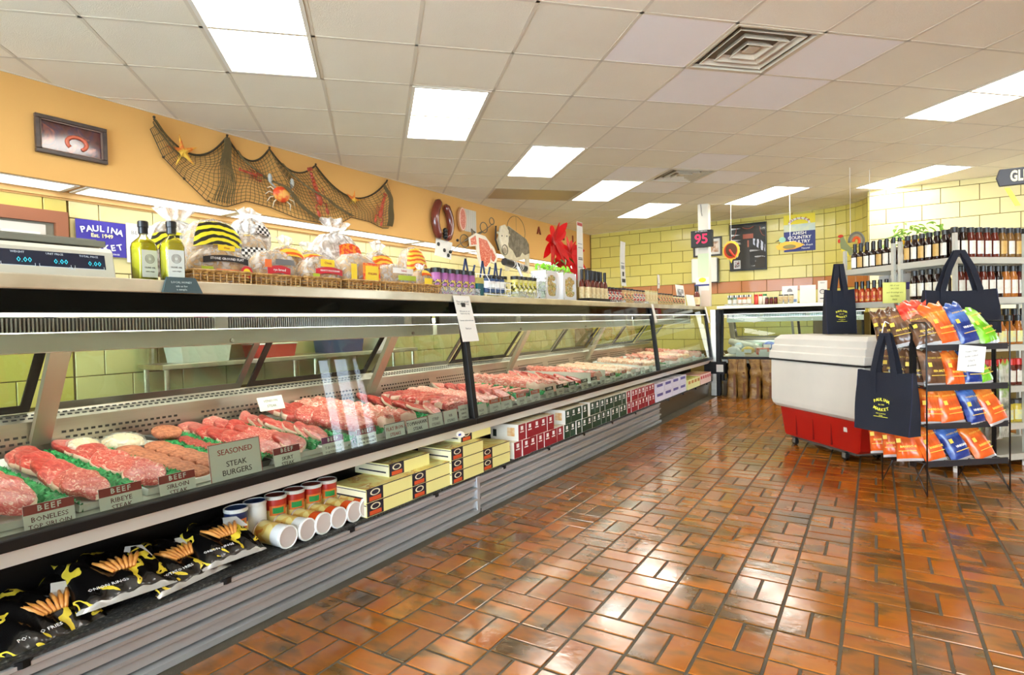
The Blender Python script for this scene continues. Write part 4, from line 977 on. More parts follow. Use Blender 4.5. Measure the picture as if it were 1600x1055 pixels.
# brown paper sacks standing against the back case
kraft = M('kraft_paper', (170,132,70), .36, var=1, vscale=11, col2=(104,70,30), bump=1.0, bscale=22)
kraft2 = M('kraft_print', (120,74,40), .6)
for k, (x0, x1) in enumerate(((-1.875,-1.725),(-1.735,-1.575),(-1.57,-1.40),(-1.395,-1.23),(-1.22,-1.06))):
    t = thing('paper_sack', f"tall crumpled brown paper sack standing on the floor, {nth(k, 5)} from the corner", 'paper sack', ((x0+x1)/2, 8.97, 0), random.uniform(-.15, .15), 'brown sacks by the back case')
    w_, h = (x1-x0)-.012, .56; rnd = random.Random(k)
    ph = rnd.uniform(0, 6)
    def f(u, v):
        a = 2*pi*u; c, s_ = cos(a), sin(a); sx = abs(c)**.45*(1 if c > 0 else -1); sy = abs(s_)**.45*(1 if s_ > 0 else -1)
        pin = 1-(.12+.05*(k % 3))*math.exp(-((v-.76-.03*(k*2 % 3))/.06)**2); ty = 1-.75*max(0, (v-.72)/.28)
        wr = 1+.06*sin(17*v+ph+5*u)+.05*sin(9*a+11*v)+.04*sin(31*v+4*a+ph)
        return (w_/2*sx*wr*pin*(1+.04*max(0, v-.85)*6)+.022*sin(v*4+ph)*v, .06*sy*ty*wr+.012*sin(v*8+ph), v*h)
    q = MB(); q.grid(f, 20, 22); q.add([f(i/20, 1) for i in range(20)], [tuple(range(20))]); q.add([f(i/20, 0) for i in range(20)], [tuple(range(20))]); part('sack', q, kraft, t, smooth=True)
    q = MB(); q.bx(.02, .05, -.066, -.060, .03, .38); part('seam_print', q, kraft2, t)
# ================================================================ THINGS ON THE WORKTOP
WZ = 1.3535
def C(name, label, cat, X, Y, group=None, rz=0, z=WZ): return thing(name, label, cat, (X, Y, z), R(90)+rz, group)   # local x = along the case, y = away from the aisle
# scale
sc_m = M('scale_body', (206,202,186), .45); sc_d = M('scale_grey', (120,120,108), .4)
t = C('price_scale', 'beige price scale with blue digital readouts at the left end of the worktop', 'scale', -2.32, .72)
q = MB(); q.prism([(0,0),(.30,0),(.30,.11),(.035,.115),(.02,.10)], -.30, .305); part('body', q, sc_m, t, mat=Matrix(((0,0,1,0),(1,0,0,0),(0,1,0,0),(0,0,0,1))), bevel=.004)
q = MB(); q.bx(-.34, .30, .06, .42, .124, .146); q.bx(-.32, .28, .08, .40, .146, .152); part('platter', q, sc_d, t, bevel=.006)
q = MB(); q.bx(-.02, .02, .15, .25, .10, .126); part('platter_post', q, blk, t)
q = MB(); q.quad((-.30, .0065, .032), (.275, .0065, .032), (.275, .0165, .088), (-.30, .0165, .088)); part('readout_panel', q, M('readout_navy', (14,26,52), .2), t)
lcd = M('lcd_cyan', (40,190,215), .4, emit=.5); outl = M('readout_outline', (206,222,236), .5)
for k, (x, nm) in enumerate(((.025,'WEIGHT'),(.125,'UNIT PRICE'),(.225,'TOTAL PRICE'))):
    text('0.00', (x+.016, .0095, .055), (1,0,0), (0,.18,1), .024, lcd, t, name='digits')
    text(nm, (x, .0145, .080), (1,0,0), (0,.18,1), .0095, outl, t)
    q = MB(); a, b = x-.045, x+.045
    for u0, u1, z0, z1 in ((a, b, .036, .0375), (a, a+.0015, .036, .074), (b-.0015, b, .036, .074), (a, b, .0725, .074)): q.quad((u0, .0072+(z0-.036)*.18, z0), (u1, .0072+(z0-.036)*.18, z0), (u1, .0072+(z1-.036)*.18, z1), (u0, .0072+(z1-.036)*.18, z1))
    part('readout_border', q, outl, t)
text('CAS', (.17, .0058, .034), (1,0,0), (0,.18,1), .012, outl, t)
# oil bottles
oil = M('olive_oil', (236,222,40), .10, coat=.5, var=.5, vscale=9, col2=(250,240,110)); clear = glass_mat('bottle_glass', (246,248,240))
olab = M('oil_label', (206,210,200), .5); capb = M('cap_black', (14,14,18), .3)
for k, (x, y, lb) in enumerate(((-2.34, 1.13, 'square olive oil bottle with black cap, the one nearer the scale'), (-2.27, 1.197, 'square olive oil bottle with black cap, the one nearer the bread'))):
    t = C('oil_bottle', lb, 'bottle', x, y, 'olive oil bottles', [.05, -.12][k])
    q = MB(); a = .034
    def sq(r, z, p=.35, n=24): return [(r*abs(cos(2*pi*i/n))**p*(1 if cos(2*pi*i/n) >= 0 else -1), r*abs(sin(2*pi*i/n))**p*(1 if sin(2*pi*i/n) >= 0 else -1), z) for i in range(n)]
    def rings(q, L_, mi=0, n=24):
        vs = sum(L_, []); fs = [(j*n+i, j*n+(i+1) % n, (j+1)*n+(i+1) % n, (j+1)*n+i) for j in range(len(L_)-1) for i in range(n)]+[tuple(reversed(range(n))), tuple(range((len(L_)-1)*n, len(L_)*n))]
        q.add(vs, fs, mi)
    rings(q, [sq(a-.001, .008), sq(a-.001, .128), sq(a*.95, .145, .5), sq(a*.6, .158, .8)]); part('oil', q, oil, t, smooth=False)
    q = MB(); rings(q, [sq(a+.001, 0), sq(a+.002, .13), sq(a*.98, .148, .5), sq(a*.62, .163, .8), sq(.013, .172, 1), sq(.013, .195, 1)]); part('glass_shell', q, clear, t, smooth=True)
    q = MB(); q.lathe([(.0165, .182), (.0165, .205), (.0185, .207), (.0185, .226), (.016, .230), (0, .230)], 16); part('cap', q, capb, t, smooth=False)
    q = MB(); q.bx(-.028, .028, -a-.0035, -a-.0022, .016, .118); part('label', q, olab, t)
    q = MB(); n = 20
    for r in (.0165, .012, .0075): q.tube([(r*cos(2*pi*i/n), -a-.0038, .085+r*sin(2*pi*i/n)) for i in range(n)], .0007, 4, closed=True)
    part('ring_print', q, ink, t); text('OLIVE OIL', (0, -a-.004, .052), (1,0,0), (0,0,1), .009, ink, t); text('extra virgin', (0, -a-.004, .038), (1,0,0), (0,0,1), .007, ink, t)
# tent card at the edge
t = C('tent_card', 'dark slate coloured tent card hanging over the worktop edge', 'card', -2.186, 1.178, z=1.353)
q = MB(); q.add([(-.068,-.012,-.046),(.078,-.012,-.046),(.058,.0,.012),(-.048,.0,.012),(-.068,-.0,-.046),(.078,-.0,-.046),(.058,.006,.012),(-.048,.006,.012)], [(0,1,2,3),(5,4,7,6),(3,2,6,7),(0,3,7,4),(1,5,6,2)]); part('card', q, M('slate_card', (62,82,86), .5), t)
for s, z in (('LOCAL HONEY', -.008), ('ask us for', -.022), ('a sample', -.034)): text(s, (0, -.0105+.0*z, z), (1,0,0), (0,.2,1), .011, M('slate_print', (190,206,206), .6), t)
# wicker trays
wick = M('wicker', (200,156,84), .5, var=.8, vscale=60, col2=(128,84,36), isl=.12)
def basket(label, X, Y, w_, d=.22, h=.052):
    w_ *= .90
    t = C('bread_basket', label, 'basket', X, Y, 'wicker trays under the bread')
    q = MB(); nw = 22
    for r in range(4):
        z = .008+r*.011; k = 1+.10*z/h
        for s in range(nw):
            pass
    def loop(z, ex):
        k_ = .90+2.0*z; return [(-w_/2*k_, .012-.30*z, z), (w_/2*k_, .012-.30*z, z), (w_/2*k_, d, z), (-w_/2*k_, d, z)]
    def loop_flat(z, ex): return [(-w_/2*ex, 0-.01*(ex-1)*10, z), (w_/2*ex, 0-.01*(ex-1)*10, z), (w_/2*ex, d, z), (-w_/2*ex, d, z)]
    # woven strands: wavy horizontal withes
    for r in range(4):
        z = .007+r*.0115; ex = 1+.16*z
        pts = []
        P4 = loop(z, ex)
        for e in range(4):
            a, b = Vector(P4[e]), Vector(P4[(e+1) % 4]); n = max(8, int((b-a).length/.0125)); nr = Vector((b-a).cross(Vector((0, 0, 1)))).normalized()
            for i in range(n): pts.append(a+(b-a)*(i/n)+nr*.0032*(1 if (i+r) % 2 else -1))
        q.tube(pts, .0038, 5, closed=True)
    part('weave', q, wick, t)
    q = MB(); P4 = loop(.050, 1.012); pts = []
    for e in range(4):
        a, b = Vector(P4[e]), Vector(P4[(e+1) % 4]); pts += [a+(b-a)*(i/8) for i in range(8)]
    q.tube(pts, .0062, 6, closed=True); part('rim', q, wick, t)
    q = MB(); q.bx(-w_/2+.004, w_/2-.004, .004, d-.004, .001, .005); part('bottom', q, wick, t)
    for e, (x0, x1) in enumerate(((-w_/2, w_/2),)):
        q = MB(); n = int(w_/.025)
        for i in range(n+1): x = x0+(x1-x0)*i/n; q.cyl((x, 0, .002), (x*1.01, -.003, .050), .0028, n=5)
        part('stakes', q, wick, t)
    return t
for lb, X, Y, w_ in (('first wicker bread tray, beside the oil bottles',-2.245,1.385,.27),('second wicker bread tray from the oil bottles',-2.262,1.655,.25),('narrow third wicker bread tray',-2.245,1.895,.22),('pale fourth wicker bread tray under the round loaf',-2.245,2.155,.24),('fifth wicker bread tray from the oil bottles',-2.245,2.412,.24),('last wicker bread tray, beside the purple jars',-2.245,2.665,.25)): basket(lb, X, Y, w_)
# bread bags
bagfilm = film_mat('bread_film', (244,244,240), .26, .18); bagfilm2 = film_mat('bread_film_milky', (250,250,250), .62, .2)
crust = M('bread_crust', (196,164,116), .7, var=.7, vscale=26, col2=(150,112,70), bump=.5, bscale=50)
def stripes(nm, c1, c2, sc, dist=1.2, rings=True): return ramp_mat(nm, [(.0,c1),(.56,c2)], kind='wave', scale=sc, dist=dist, rough=.35, const=True, rings=rings)
P_yb = stripes('print_yellow_black', (238,226,40), (30,28,10), 13, 1.6); P_or = stripes('print_orange_waves', (248,206,70), (232,96,20), 14, 1.5)
P_ck = ramp_mat('print_checker', [(0,(20,20,24)),(.5,(244,244,244))], kind='checker', scale=75, rough=.35, const=True)
P_sp = ramp_mat('print_flame', [(0,(232,70,30)),(.5,(246,150,40))], kind='noise', scale=40, rough=.35, const=True)
lab_y = M('bread_label_yellow', (244,214,40), .4); lab_r = M('bread_label_red', (206,34,50), .4); lab_k = M('bread_label_black', (30,28,32), .4); lab_g = M('bread_label_green', (170,190,40), .4); lab_o = M('bread_label_orange', (236,120,60), .4)
def bread(label, X, Y, w_, z0, h, dp=.12, print_=None, parea=(.5,.62,.36,.2), labels=(), top='fan', rz=0, milky=0, cat='bread', tilt=0):
    """loaf w wide, h tall, dp deep inside a clear bag; print_ = pattern patch; labels = (x,z,w,h,mat,text)"""
    t = C('bagged_bread', label, cat, X, Y, 'bagged breads on the worktop', rz, WZ+z0)
    rnd = random.Random(hash(label) % 999); ph = [rnd.uniform(0, 6) for _ in range(4)]
    bh = h*(.74 if top == 'fan' else .96)
    def surf(u, v, k=1.0, wr=0):
        th = pi*(u); a = pi*v       # front half dome outline: u across, v up
        x = -cos(th)*w_/2*k*(sin(pi*(.16+.84*v)*.98)**.42 if v < 1 else 0)
        f = (1-abs(2*u-1)**3)**.5*(sin(pi*(.10+.86*v)))**.5
        return x, f
    q = MB(); q.grid(lambda u, v: (surf(u, v, .92)[0], -dp/2*.88*surf(u, v)[1], v*bh*.97), 14, 12); q.grid(lambda u, v: (surf(1-u, v, .92)[0], dp/2*.88*surf(u, v)[1], v*bh*.97), 14, 12); part('loaf', q, crust, t, smooth=True)
    def out(u, v, s):
        x, f = surf(u, v); w2 = .006*(sin(13*u*3+ph[0]+9*v)+sin(21*v+ph[1])*sin(8*u)); return (x*1.0, -s*(dp/2*f+w2*(f > .1)), v*bh)
    q = MB(); q.grid(lambda u, v: out(u, v, 1), 20, 16); q.grid(lambda u, v: out(1-u, v, -1), 20, 16); part('bag', q, bagfilm2 if milky else bagfilm, t, smooth=True)
    if top == 'fan':
        q = MB(); n = 18; hh = h-bh
        def fan(u, v): s = .022+(w_*.34-.022)*v; a = (u-.5)*2; return (a*s, .012*sin(u*17+ph[2])*(v+.3), bh*.97-.01+hh*v*(1-.25*a*a)+.006*sin(u*23+ph[3])*v)
        q.grid(fan, n, 5); part('bag_top', q, bagfilm2, t, smooth=True)
        q = MB(); q.tube([(.022*cos(2*pi*i/12), .012*sin(2*pi*i/12), bh*.97) for i in range(12)], .003, 5, closed=True); part('tie', q, lab_y, t)
    if print_:
        cx, cz, pw, phh = parea[0]-.5, parea[1], parea[2], parea[3]
        def pr_(u, v):
            uu = .5+cx+(u-.5)*pw; vv = cz+(v-.5)*phh; vv = min(.97, vv+.06*sin(pi*u)); x, f = surf(uu, vv); return (x*1.0, -(dp/2*f+.012), vv*bh)
        q = MB(); q.grid(pr_, 16, 8); part('print', q, print_, t, smooth=True)
    for li, (lx, lz, lw, lh, lm, tx) in enumerate(labels):
        q = MB(); yy = -(dp/2+.014+.0022*li)
        if lm == 'round':
            n = 18; q.add([(lx+lw*cos(2*pi*i/n), yy, lz+lw*sin(2*pi*i/n)) for i in range(n)], [tuple(range(n))]); part('label', q, lab_r, t)
            q = MB(); q.add([(lx+lw*.62*cos(2*pi*i/n), yy-.001, lz+lw*.62*sin(2*pi*i/n)) for i in range(n)], [tuple(range(n))]); part('label', q, lab_y, t)
        else:
            q.grid(lambda u, v: (lx+(u-.5)*lw, yy+.10*((u-.5)*lw)**2*8, lz+(v-.5)*lh+(.012*sin(pi*u) if lm in (lab_k, lab_r) else 0)), 8, 1); part('label', q, lm, t)
            if tx: text(tx, (lx, yy-.001, lz+(.008 if lm in (lab_k, lab_r) else 0)), (1,0,0), (0,0,1), min(lh*.55, lw/max(len(tx), 3)*1.25), wht if lm in (lab_k, lab_r, lab_o) else redink, t)
    return t
bread('highest bread bag at the back left, faint yellow print', -2.62, 1.40, .27, .05, .34, .10, P_yb, (.42,.55,.7,.30), milky=1)
bread('bread bag printed with bold yellow and black arcs', -2.52, 1.50, .26, .06, .26, .13, P_yb, (.5,.66,.70,.42), top='no')
bread('flat round breads in a bag with black banner and red seal', -2.355, 1.435, .28, .012, .155, .09, None, (), (( 0,.142,.075,.022,lab_y,'Oven'),(0,.088,.20,.026,lab_k,'STONE GROUND FLAT'),(.085,.045,.028,.05,'round',''),(0,.045,.10,.016,lab_o,'WHOLE WHEAT'),(-.09,.045,.05,.030,lab_g,'')), top='no')
bread('bread bag with black and white checker print', -2.50, 1.67, .20, .06, .27, .13, P_ck, (.5,.42,.62,.36), milky=0)
bread('white bread bag with checker print, highest in the middle left', -2.64, 1.77, .20, .18, .25, .11, P_ck, (.45,.62,.7,.25), milky=1)
bread('grey seeded bread in a bag with a red banner', -2.375, 1.70, .235, .012, .175, .12, None, (), ((-.01,.060,.12,.034,lab_r,'rye bread'),(.02,.105,.10,.026,M('seal_grey',(110,110,112),.4),''),(-.07,.095,.035,.035,lab_o,'')), top='no')
bread('bread bag with orange flame print behind the red banner bag', -2.50, 1.87, .18, .05, .24, .11, P_or, (.5,.72,.72,.22))
bread('bread bag with orange waves, between the two red banners', -2.52, 2.03, .19, .05, .23, .11, P_or, (.5,.66,.8,.28))
bread('bread with small yellow label over a red ribbon banner', -2.355, 1.955, .235, .012, .165, .11, None, (), ((0,.118,.085,.036,lab_y,'Oven'),(.01,.072,.165,.030,lab_r,'HEARTY MULTIGRAIN'),(-.075,.048,.04,.03,lab_g,'')), top='no')
bread('big bread bag with tall puffed white top', -2.58, 2.26, .33, .05, .40, .14, P_sp, (.62,.62,.4,.22), milky=1)
bread('large round loaf with square yellow label ringed in red flames', -2.375, 2.205, .275, .012, .205, .15, None, (), ((.045,.080,.125,.118,P_sp,''),(.045,.082,.095,.084,lab_y,'ITALIAN'),(-.085,.085,.038,.085,lab_y,'')), top='no')
bread('bread bag with orange rings behind the flat loaf', -2.52, 2.52, .19, .05, .29, .12, P_or, (.5,.58,.8,.4))
bread('low flat loaf with a white and green panel', -2.37, 2.475, .30, .012, .165, .13, None, (), ((.03,.115,.17,.030,paper_m,'bakery'),(.06,.075,.15,.028,lab_g,'')), top='no')
bread('bread bag with big orange rings at the right end', -2.50, 2.80, .185, .05, .27, .13, P_or, (.5,.6,.9,.6), top='no')
bread('small bread bag tied with an orange top knot', -2.36, 2.725, .15, .012, .19, .10, P_or, (.5,.80,.5,.22), ((0,.06,.07,.05,lab_y,''),))
# jars --------------------------------------------------------------
lidb = M('lid_black', (20,20,22), .35); lidg = M('lid_gold', (200,176,110), .3, .6)
def jar(name, label, X, Y, r, h, body, lab=None, lid=lidb, grp=None, neck=.85, z=WZ, lidh=.016, labz=(.25,.75), cat='jar', rz=0, n=14, key=None):
    key = key or ('jar', r, h, body.name, lab.name if lab else '', lid.name, neck, lidh, labz)
    o = thing(name, label, cat, (X, Y, z), R(90)+rz, grp)
    if key not in MEATS:
        q = MB(); q.lathe([(r*.9,0),(r,.004),(r,h*.82),(r*neck,h-lidh)], n, closed_ends=True); a = q.mesh('glass_body', body, True)
        q = MB(); q.lathe([(r*neck*1.06,h-lidh),(r*neck*1.06,h-.002),(r*neck,h),(0,h)], n); b = q.mesh('lid', lid)
        c = None
        if lab: q = MB(); q.lathe([(r*1.012,h*labz[0]),(r*1.012,h*labz[1])], n, closed_ends=False); c = q.mesh('label', lab)
        MEATS[key] = (a, b, c)
    a, b, c = MEATS[key]; link('jar_body' if cat == 'jar' else 'bottle_body', a, o); link('lid', b, o)
    if c: link('label', c, o)
    return o
def tray_(name, label, X, Y, w_, d, h, m, cat='tray', z=WZ, t_=.003):
    t = thing(name, label, cat, (X, Y, z), R(90)); q = MB()
    q.bx(-w_/2, w_/2, 0, t_, 0, h); q.bx(-w_/2, w_/2, d-t_, d, 0, h); q.bx(-w_/2, -w_/2+t_, t_, d-t_, 0, h); q.bx(w_/2-t_, w_/2, t_, d-t_, 0, h); q.bx(-w_/2, w_/2, 0, d, 0, .003); part('tray_body', q, m, t); return t
acr = film_mat('acrylic', (232,238,238), .25, .1)
purp = M('jar_purple', (160,92,150), .35, var=.5, vscale=20, col2=(196,130,186)); plab = ramp_mat('purple_label', [(.42,(214,186,90)),(.5,(60,40,70)),(.56,(176,110,168))], kind='noise', scale=32, rough=.4, const=True)
tray_('display_tray', 'clear tray holding the purple jars', -2.27, 3.00, .46, .16, .05, acr)
for k in range(6): jar('spread_jar', f"purple jar with black lid, {nth(k, 6)} from the bread", -2.33, 2.835+k*.073, .033, .165, purp, plab, lidb, 'purple jars beside the bread', .95, z=WZ+.006, lidh=.030, labz=(.12,.55))
for k in range(3): jar('spread_jar', f"purple jar in the back line, {nth(k)} from the bread", -2.405, 2.86+k*.078, .033, .165, purp, plab, lidb, 'purple jars in the back line', .95, z=WZ+.006, lidh=.030, labz=(.12,.55))
t = C('small_box', 'small teal and yellow box between purple jars and wire rack', 'box', -2.29, 3.265); q = MB(); q.bx(-.036,.036,0,.05,0,.09); part('carton', q, M('teal_box', (24,92,96), .4), t); q = MB(); q.bx(-.0365,.0365,-.001,.05,.09,.13); part('carton_top', q, M('mustard_box', (196,180,90), .4), t)
# white wire rack with blue jars
wire = M('white_wire', (240,240,240), .35); blue = M('denim_blue', (40,66,120), .5); bluel = M('jar_blue', (48,70,110), .3, var=.5, vscale=18, col2=(110,130,150))
t = C('wire_rack', 'small white wire rack standing on the worktop', 'rack', -2.235, 3.43); q = MB()
for z in (.012, .055, .10): q.tube([(-.13,0,z),(.13,0,z),(.13,.16,z+.03),(-.13,.16,z+.03)], .0022, 5, closed=True)
for x in (-.13, -.065, 0, .065, .13): q.tube([(x,0,.012),(x,0,.10)], .0018, 4); q.tube([(x,.16,.04),(x,.16,.17)], .0018, 4); q.tube([(x,0,.012),(x,.16,.04)], .0018, 4)
q.tube([(-.13,.16,.17),(.13,.16,.17)], .0022, 5); q.tube([(-.13,0,.10),(-.13,.03,.15),(-.13,.16,.17)], .0022, 5); part('wires', q, wire, t)
for k in range(4): jar('spice_jar', f"blue and white jar in the wire rack, {nth(k, 4)} from the left", -2.29, 3.335+k*.062, .026, .115, bluel, paper_m, lidb, 'blue jars in the wire rack', z=WZ+.03, labz=(.3,.7))
for k, (x, y, w_, nm) in enumerate(((-2.62, 3.58, .17, 'first'), (-2.62, 3.80, .15, 'second'), (-2.62, 3.98, .12, 'third'))):
    t = C('blue_ribbon', f"{nm} denim blue ribbon folded like a W behind the jars", 'ribbon', x, y, 'blue ribbons'); q = MB(); s = .010
    for (a, b) in (((-w_/2,.14),(-w_*.2,.31)), ((-w_*.2,.31),(w_*.12,.12)), ((w_*.12,.12),(w_/2,.27))):
        q.add([(a[0]-s,0,a[1]),(a[0]+s,0,a[1]),(b[0]+s,0,b[1]),(b[0]-s,0,b[1]),(a[0]-s,.004,a[1]),(a[0]+s,.004,a[1]),(b[0]+s,.004,b[1]),(b[0]-s,.004,b[1])], [(0,1,2,3),(5,4,7,6),(0,3,7,4),(1,5,6,2)])
    q.cyl((0,.01,0),(0,.01,.16), .003, n=5); part('band', q, blue, t)
yj = M('jar_yellow', (206,196,96), .3, var=.5, vscale=20, col2=(236,230,190)); yl = ramp_mat('yellow_jar_label', [(.40,(34,32,34)),(.47,(196,186,60)),(.56,(238,232,196))], scale=36, rough=.4, const=True)
for k in range(3): jar('mustard_jar', f"yellow mustard jar, {nth(k, 3)} of the loose ones left of the clear tray", -2.335, 3.465+k*.075, .033, .155, yj, yl, lidb, 'loose yellow mustard jars', .95, z=WZ+.004 if k else WZ+.004, lidh=.022, labz=(.15,.62))
tray_('display_tray', 'clear tray holding the yellow mustard jars', -2.245, 3.86, .34, .15, .05, acr)
for k in range(5): jar('mustard_jar', f"yellow mustard jar in the clear tray, {nth(k, 5)} from the left", -2.30, 3.725+k*.067, .032, .160, yj, yl, lidb, 'yellow mustard jars in the tray', .95, z=WZ+.006, lidh=.026, labz=(.15,.7))
# tip jug with a bill
t = C('tip_jar', 'clear plastic jug with a banknote inside', 'jug', -2.30, 4.10)
q = MB(); q.lathe([(.052,0),(.056,.004),(.070,.205),(.073,.21)], 24, closed_ends=False); q.lathe([(0,.003),(.052,.003)], 24, closed_ends=False); part('jug_body', q, acr, t, smooth=True)
q = MB(); q.grid(lambda u, v: ((u-.5)*.075, -.02+.02*sin(u*5), .012+v*.13), 6, 2); part('banknote', q, M('banknote', (186,196,170), .6, var=.8, vscale=50, col2=(120,136,112)), t)
q = MB(); q.tube([(-.068,0,.18),(-.10,0,.16),(-.10,0,.07),(-.06,0,.05)], .006, 6); part('handle', q, acr, t, smooth=True)
text('$', (-.02, -.060, .05), (1,0,0), (0,0,1), .04, ink, t, name='mark')
t = C('roll_dispenser', 'black roll with white stripes lying across behind the yellow jars', 'roll', -2.50, 4.02)
q = MB(); q.cyl((-.12,0,.305),(.20,0,.27),.030,n=14); part('roll', q, lidb, t, smooth=False)
q = MB()
for f in (.35,.45,.6,.68,.76): q.cyl((-.12+.32*f,0,.305-.035*f),(-.12+.32*f+.010,0,.305-.035*f-.001),.0308,n=14)
part('stripes', q, paper_m, t)
q = MB(); q.tube([(.02,-.02,.30),(.08,-.04,.20),(.14,-.04,.02)], .012, 8); q.bx(.10,.18,-.07,.0,0,.02); part('arm', q, M('dispenser_white', (226,226,224), .3), t, smooth=True)
# white window boxes with candy, poinsettia
wb = M('white_carton', (236,236,238), .4); candy = ramp_mat('candy_mix', [(.3,(96,120,30)),(.42,(226,206,130)),(.52,(180,130,70)),(.6,(240,226,170)),(.7,(60,120,60))], scale=42, detail=3, dist=1, rough=.25, bump=.8)
lime = M('lime_cellophane', (120,206,40), .2, var=.6, vscale=20, col2=(200,240,120), coat=.3)
for k, (x, y, w_, lb) in enumerate(((-2.33, 4.38, .22, 'white carton with an oval window full of wrapped candy, the left one'), (-2.33, 4.72, .26, 'white carton with a window of pale wrapped candy, beside the sauce bottles'))):
    t = C('candy_box', lb, 'box', x, y, 'candy cartons'); h = .25; q = MB()
    n = 20; a, b = w_*.37, h*.36
    win = []
    for i in range(n): th = 2*pi*i/n; c, s = cos(th), sin(th); win.append((a*abs(c)**.6*(1 if c > 0 else -1)*1.0, h*.50+b*abs(s)**.6*(1 if s > 0 else -1)))
    vs = [(x_, 0, z_) for x_, z_ in win]
    outer = []
    for i in range(n): th = 2*pi*i/n; c, s = cos(th), sin(th); m_ = max(abs(c), abs(s)); outer.append((w_/2*c/m_, 0, h/2+h/2*s/m_))
    q.add(vs+outer, [(i, n+i, n+(i+1) % n, (i+1) % n) for i in range(n)])
    q.bx(-w_/2, w_/2, .14, .142, 0, h); q.bx(-w_/2, -w_/2+.002, 0, .14, 0, h); q.bx(w_/2-.002, w_/2, 0, .14, 0, h); q.bx(-w_/2, w_/2, 0, .14, 0, .002)
    part('carton', q, wb, t)
    q = MB(); rnd = random.Random(k)
    for i in range(90): q.ball((rnd.uniform(-a, a), rnd.uniform(.010, .035), rnd.uniform(.03, h*.84)), (rnd.uniform(.014,.024), .009, rnd.uniform(.010,.02)), 7, 5)
    stuff(part('wrapped_candy', q, candy, t))
    q = MB()
    for i in range(40):
        cx, cy, cz = rnd.uniform(-w_*.42, w_*.46), rnd.uniform(.01, .11), h+rnd.uniform(-.015, .06); s = rnd.uniform(.012, .026)
        q.add([(cx-s, cy, cz-s*.4), (cx, cy-s*.6, cz+s*.2), (cx+s, cy, cz-s*.3), (cx, cy+s*.5, cz+s)], [(0,1,2),(0,2,3),(0,1,3)])
    stuff(part('cellophane_tops', q, lime, t))
    q = MB(); q.grid(lambda u, v: ((u-.5)*w_*.9+.01*sin(v*9), .07+.03*sin(u*14), h-.02+v*.07+.012*sin(u*19)), 14, 3); part('cellophane', q, bagfilm, t, smooth=True)
t = C('poinsettia', 'silk poinsettia with big red leaves behind the white cartons', 'flower', -2.56, 5.00)
redleaf = M('poinsettia_red', (232,16,16), .6, var=.5, vscale=12, col2=(180,10,16)); grnleaf = M('poinsettia_green', (70,140,50), .5, var=.5, vscale=12, col2=(120,190,70))
def leaf(q, base, dir_, L_, w_, droop, mi=0, face=(0,0,1)):
    d = Vector(dir_).normalized(); sd = d.cross(Vector(face)).normalized(); n = 6; vs = []
    for i in range(n+1):
        f = i/n; ww = w_*sin(pi*min(1, f*.94+.04))**.8*(1.0); c = Vector(base)+d*L_*f+Vector((0,0,1))*(-droop*f*f*L_); vs += [c-sd*ww+Vector((0,0,.006)), c-Vector((0,0,.004)), c+sd*ww+Vector((0,0,.006))]
    q.add(vs, [(3*i, 3*i+1, 3*i+4, 3*i+3) for i in range(n)]+[(3*i+1, 3*i+2, 3*i+5, 3*i+4) for i in range(n)], mi)
rnd = random.Random(5)
q = MB(); q.lathe([(.05,0),(.065,.10),(.067,.105)], 16); part('pot', q, M('pot_red_foil', (170,30,30), .3, .4), t)
for (cx, cz, R_, nl) in ((-.14,.57,.23,20),(.20,.48,.22,18),(.02,.36,.18,13)):
    st = MB(); st.tube([(0,.03,.08),(cx*.5,.03,cz*.6),(cx,.0,cz)], .005, 6); part('stem', st, grnleaf, t)
    for i in range(nl):
        a = 2*pi*i/nl+rnd.uniform(-.2,.2); el = rnd.uniform(-.2,.75); q = MB()
        leaf(q, (cx, -.01*(i % 3), cz), (cos(a), rnd.uniform(-.5,.2), sin(a)*.9+.1), R_*rnd.uniform(.75,1.1), .045, rnd.uniform(.1,.45), face=(rnd.uniform(-.3,.3), -1, .3)); part('red_leaf', q, redleaf, t, smooth=True)
    q = MB()
    for i in range(6): q.ball((cx+.014*cos(i), .014*sin(i), cz+.012), .006, 6, 4)
    part('flower_buds', q, lime, t)
for i in range(6):
    a = i*1.05; q = MB(); leaf(q, (.0,.02,.30+.03*i), (cos(a), sin(a)*.7, .1), .15, .034, .6); part('green_leaf', q, grnleaf, t, smooth=True)
# paper strips hanging above the worktop on thin stands
def strip(label, X, Y, z0, z1, w_, prints, bend=.0):
    t = C('sign_strip', label, 'sign', X, Y); h = z1-z0
    q = MB(); q.cyl((0,.012,0),(0,.012,z0-WZ+h*.9), .004, n=6); q.bx(-.04,.04,-.03,.05,0,.004); part('stand', q, blk, t)
    q = MB(); f = lambda u, v: ((u-.5)*w_+bend*sin(v*3), .0, z0-WZ+v*h); q.grid(f, 2, 8); q.grid(lambda u, v: (f(1-u, v)[0], .002, f(0, v)[2]), 2, 8); part('strip', q, paper_m, t)
    for z, hh, ww, m_ in prints: q = MB(); q.bx(-ww/2+bend*sin((z)*3), ww/2+bend*sin(z*3), -.0015, -.0008, z0-WZ+h*z, z0-WZ+h*z+hh); part('print', q, m_, t)
    return t
tt = strip('tall white strip sign with red corner, beside the poinsettia', -2.42, 5.14, 1.50, 2.13, .13, ((.94,.03,.11,redink),(.42,.008,.10,ink),(.44,.012,.09,ptxt),(.60,.006,.09,ptxt),(.66,.006,.09,ptxt),(.30,.006,.09,ptxt)))
strip('curling white strip sign with small dark pictures', -2.42, 6.28, 1.56, 2.06, .15, ((.08,.04,.10,ink),(.22,.05,.05,ink),(.38,.04,.09,ptxt),(.5,.01,.1,ptxt)), bend=-.03)
strip('short narrow white strip sign toward the corner', -2.42, 7.52, 1.58, 1.76, .09, ((.3,.01,.05,ptxt),), bend=.02)
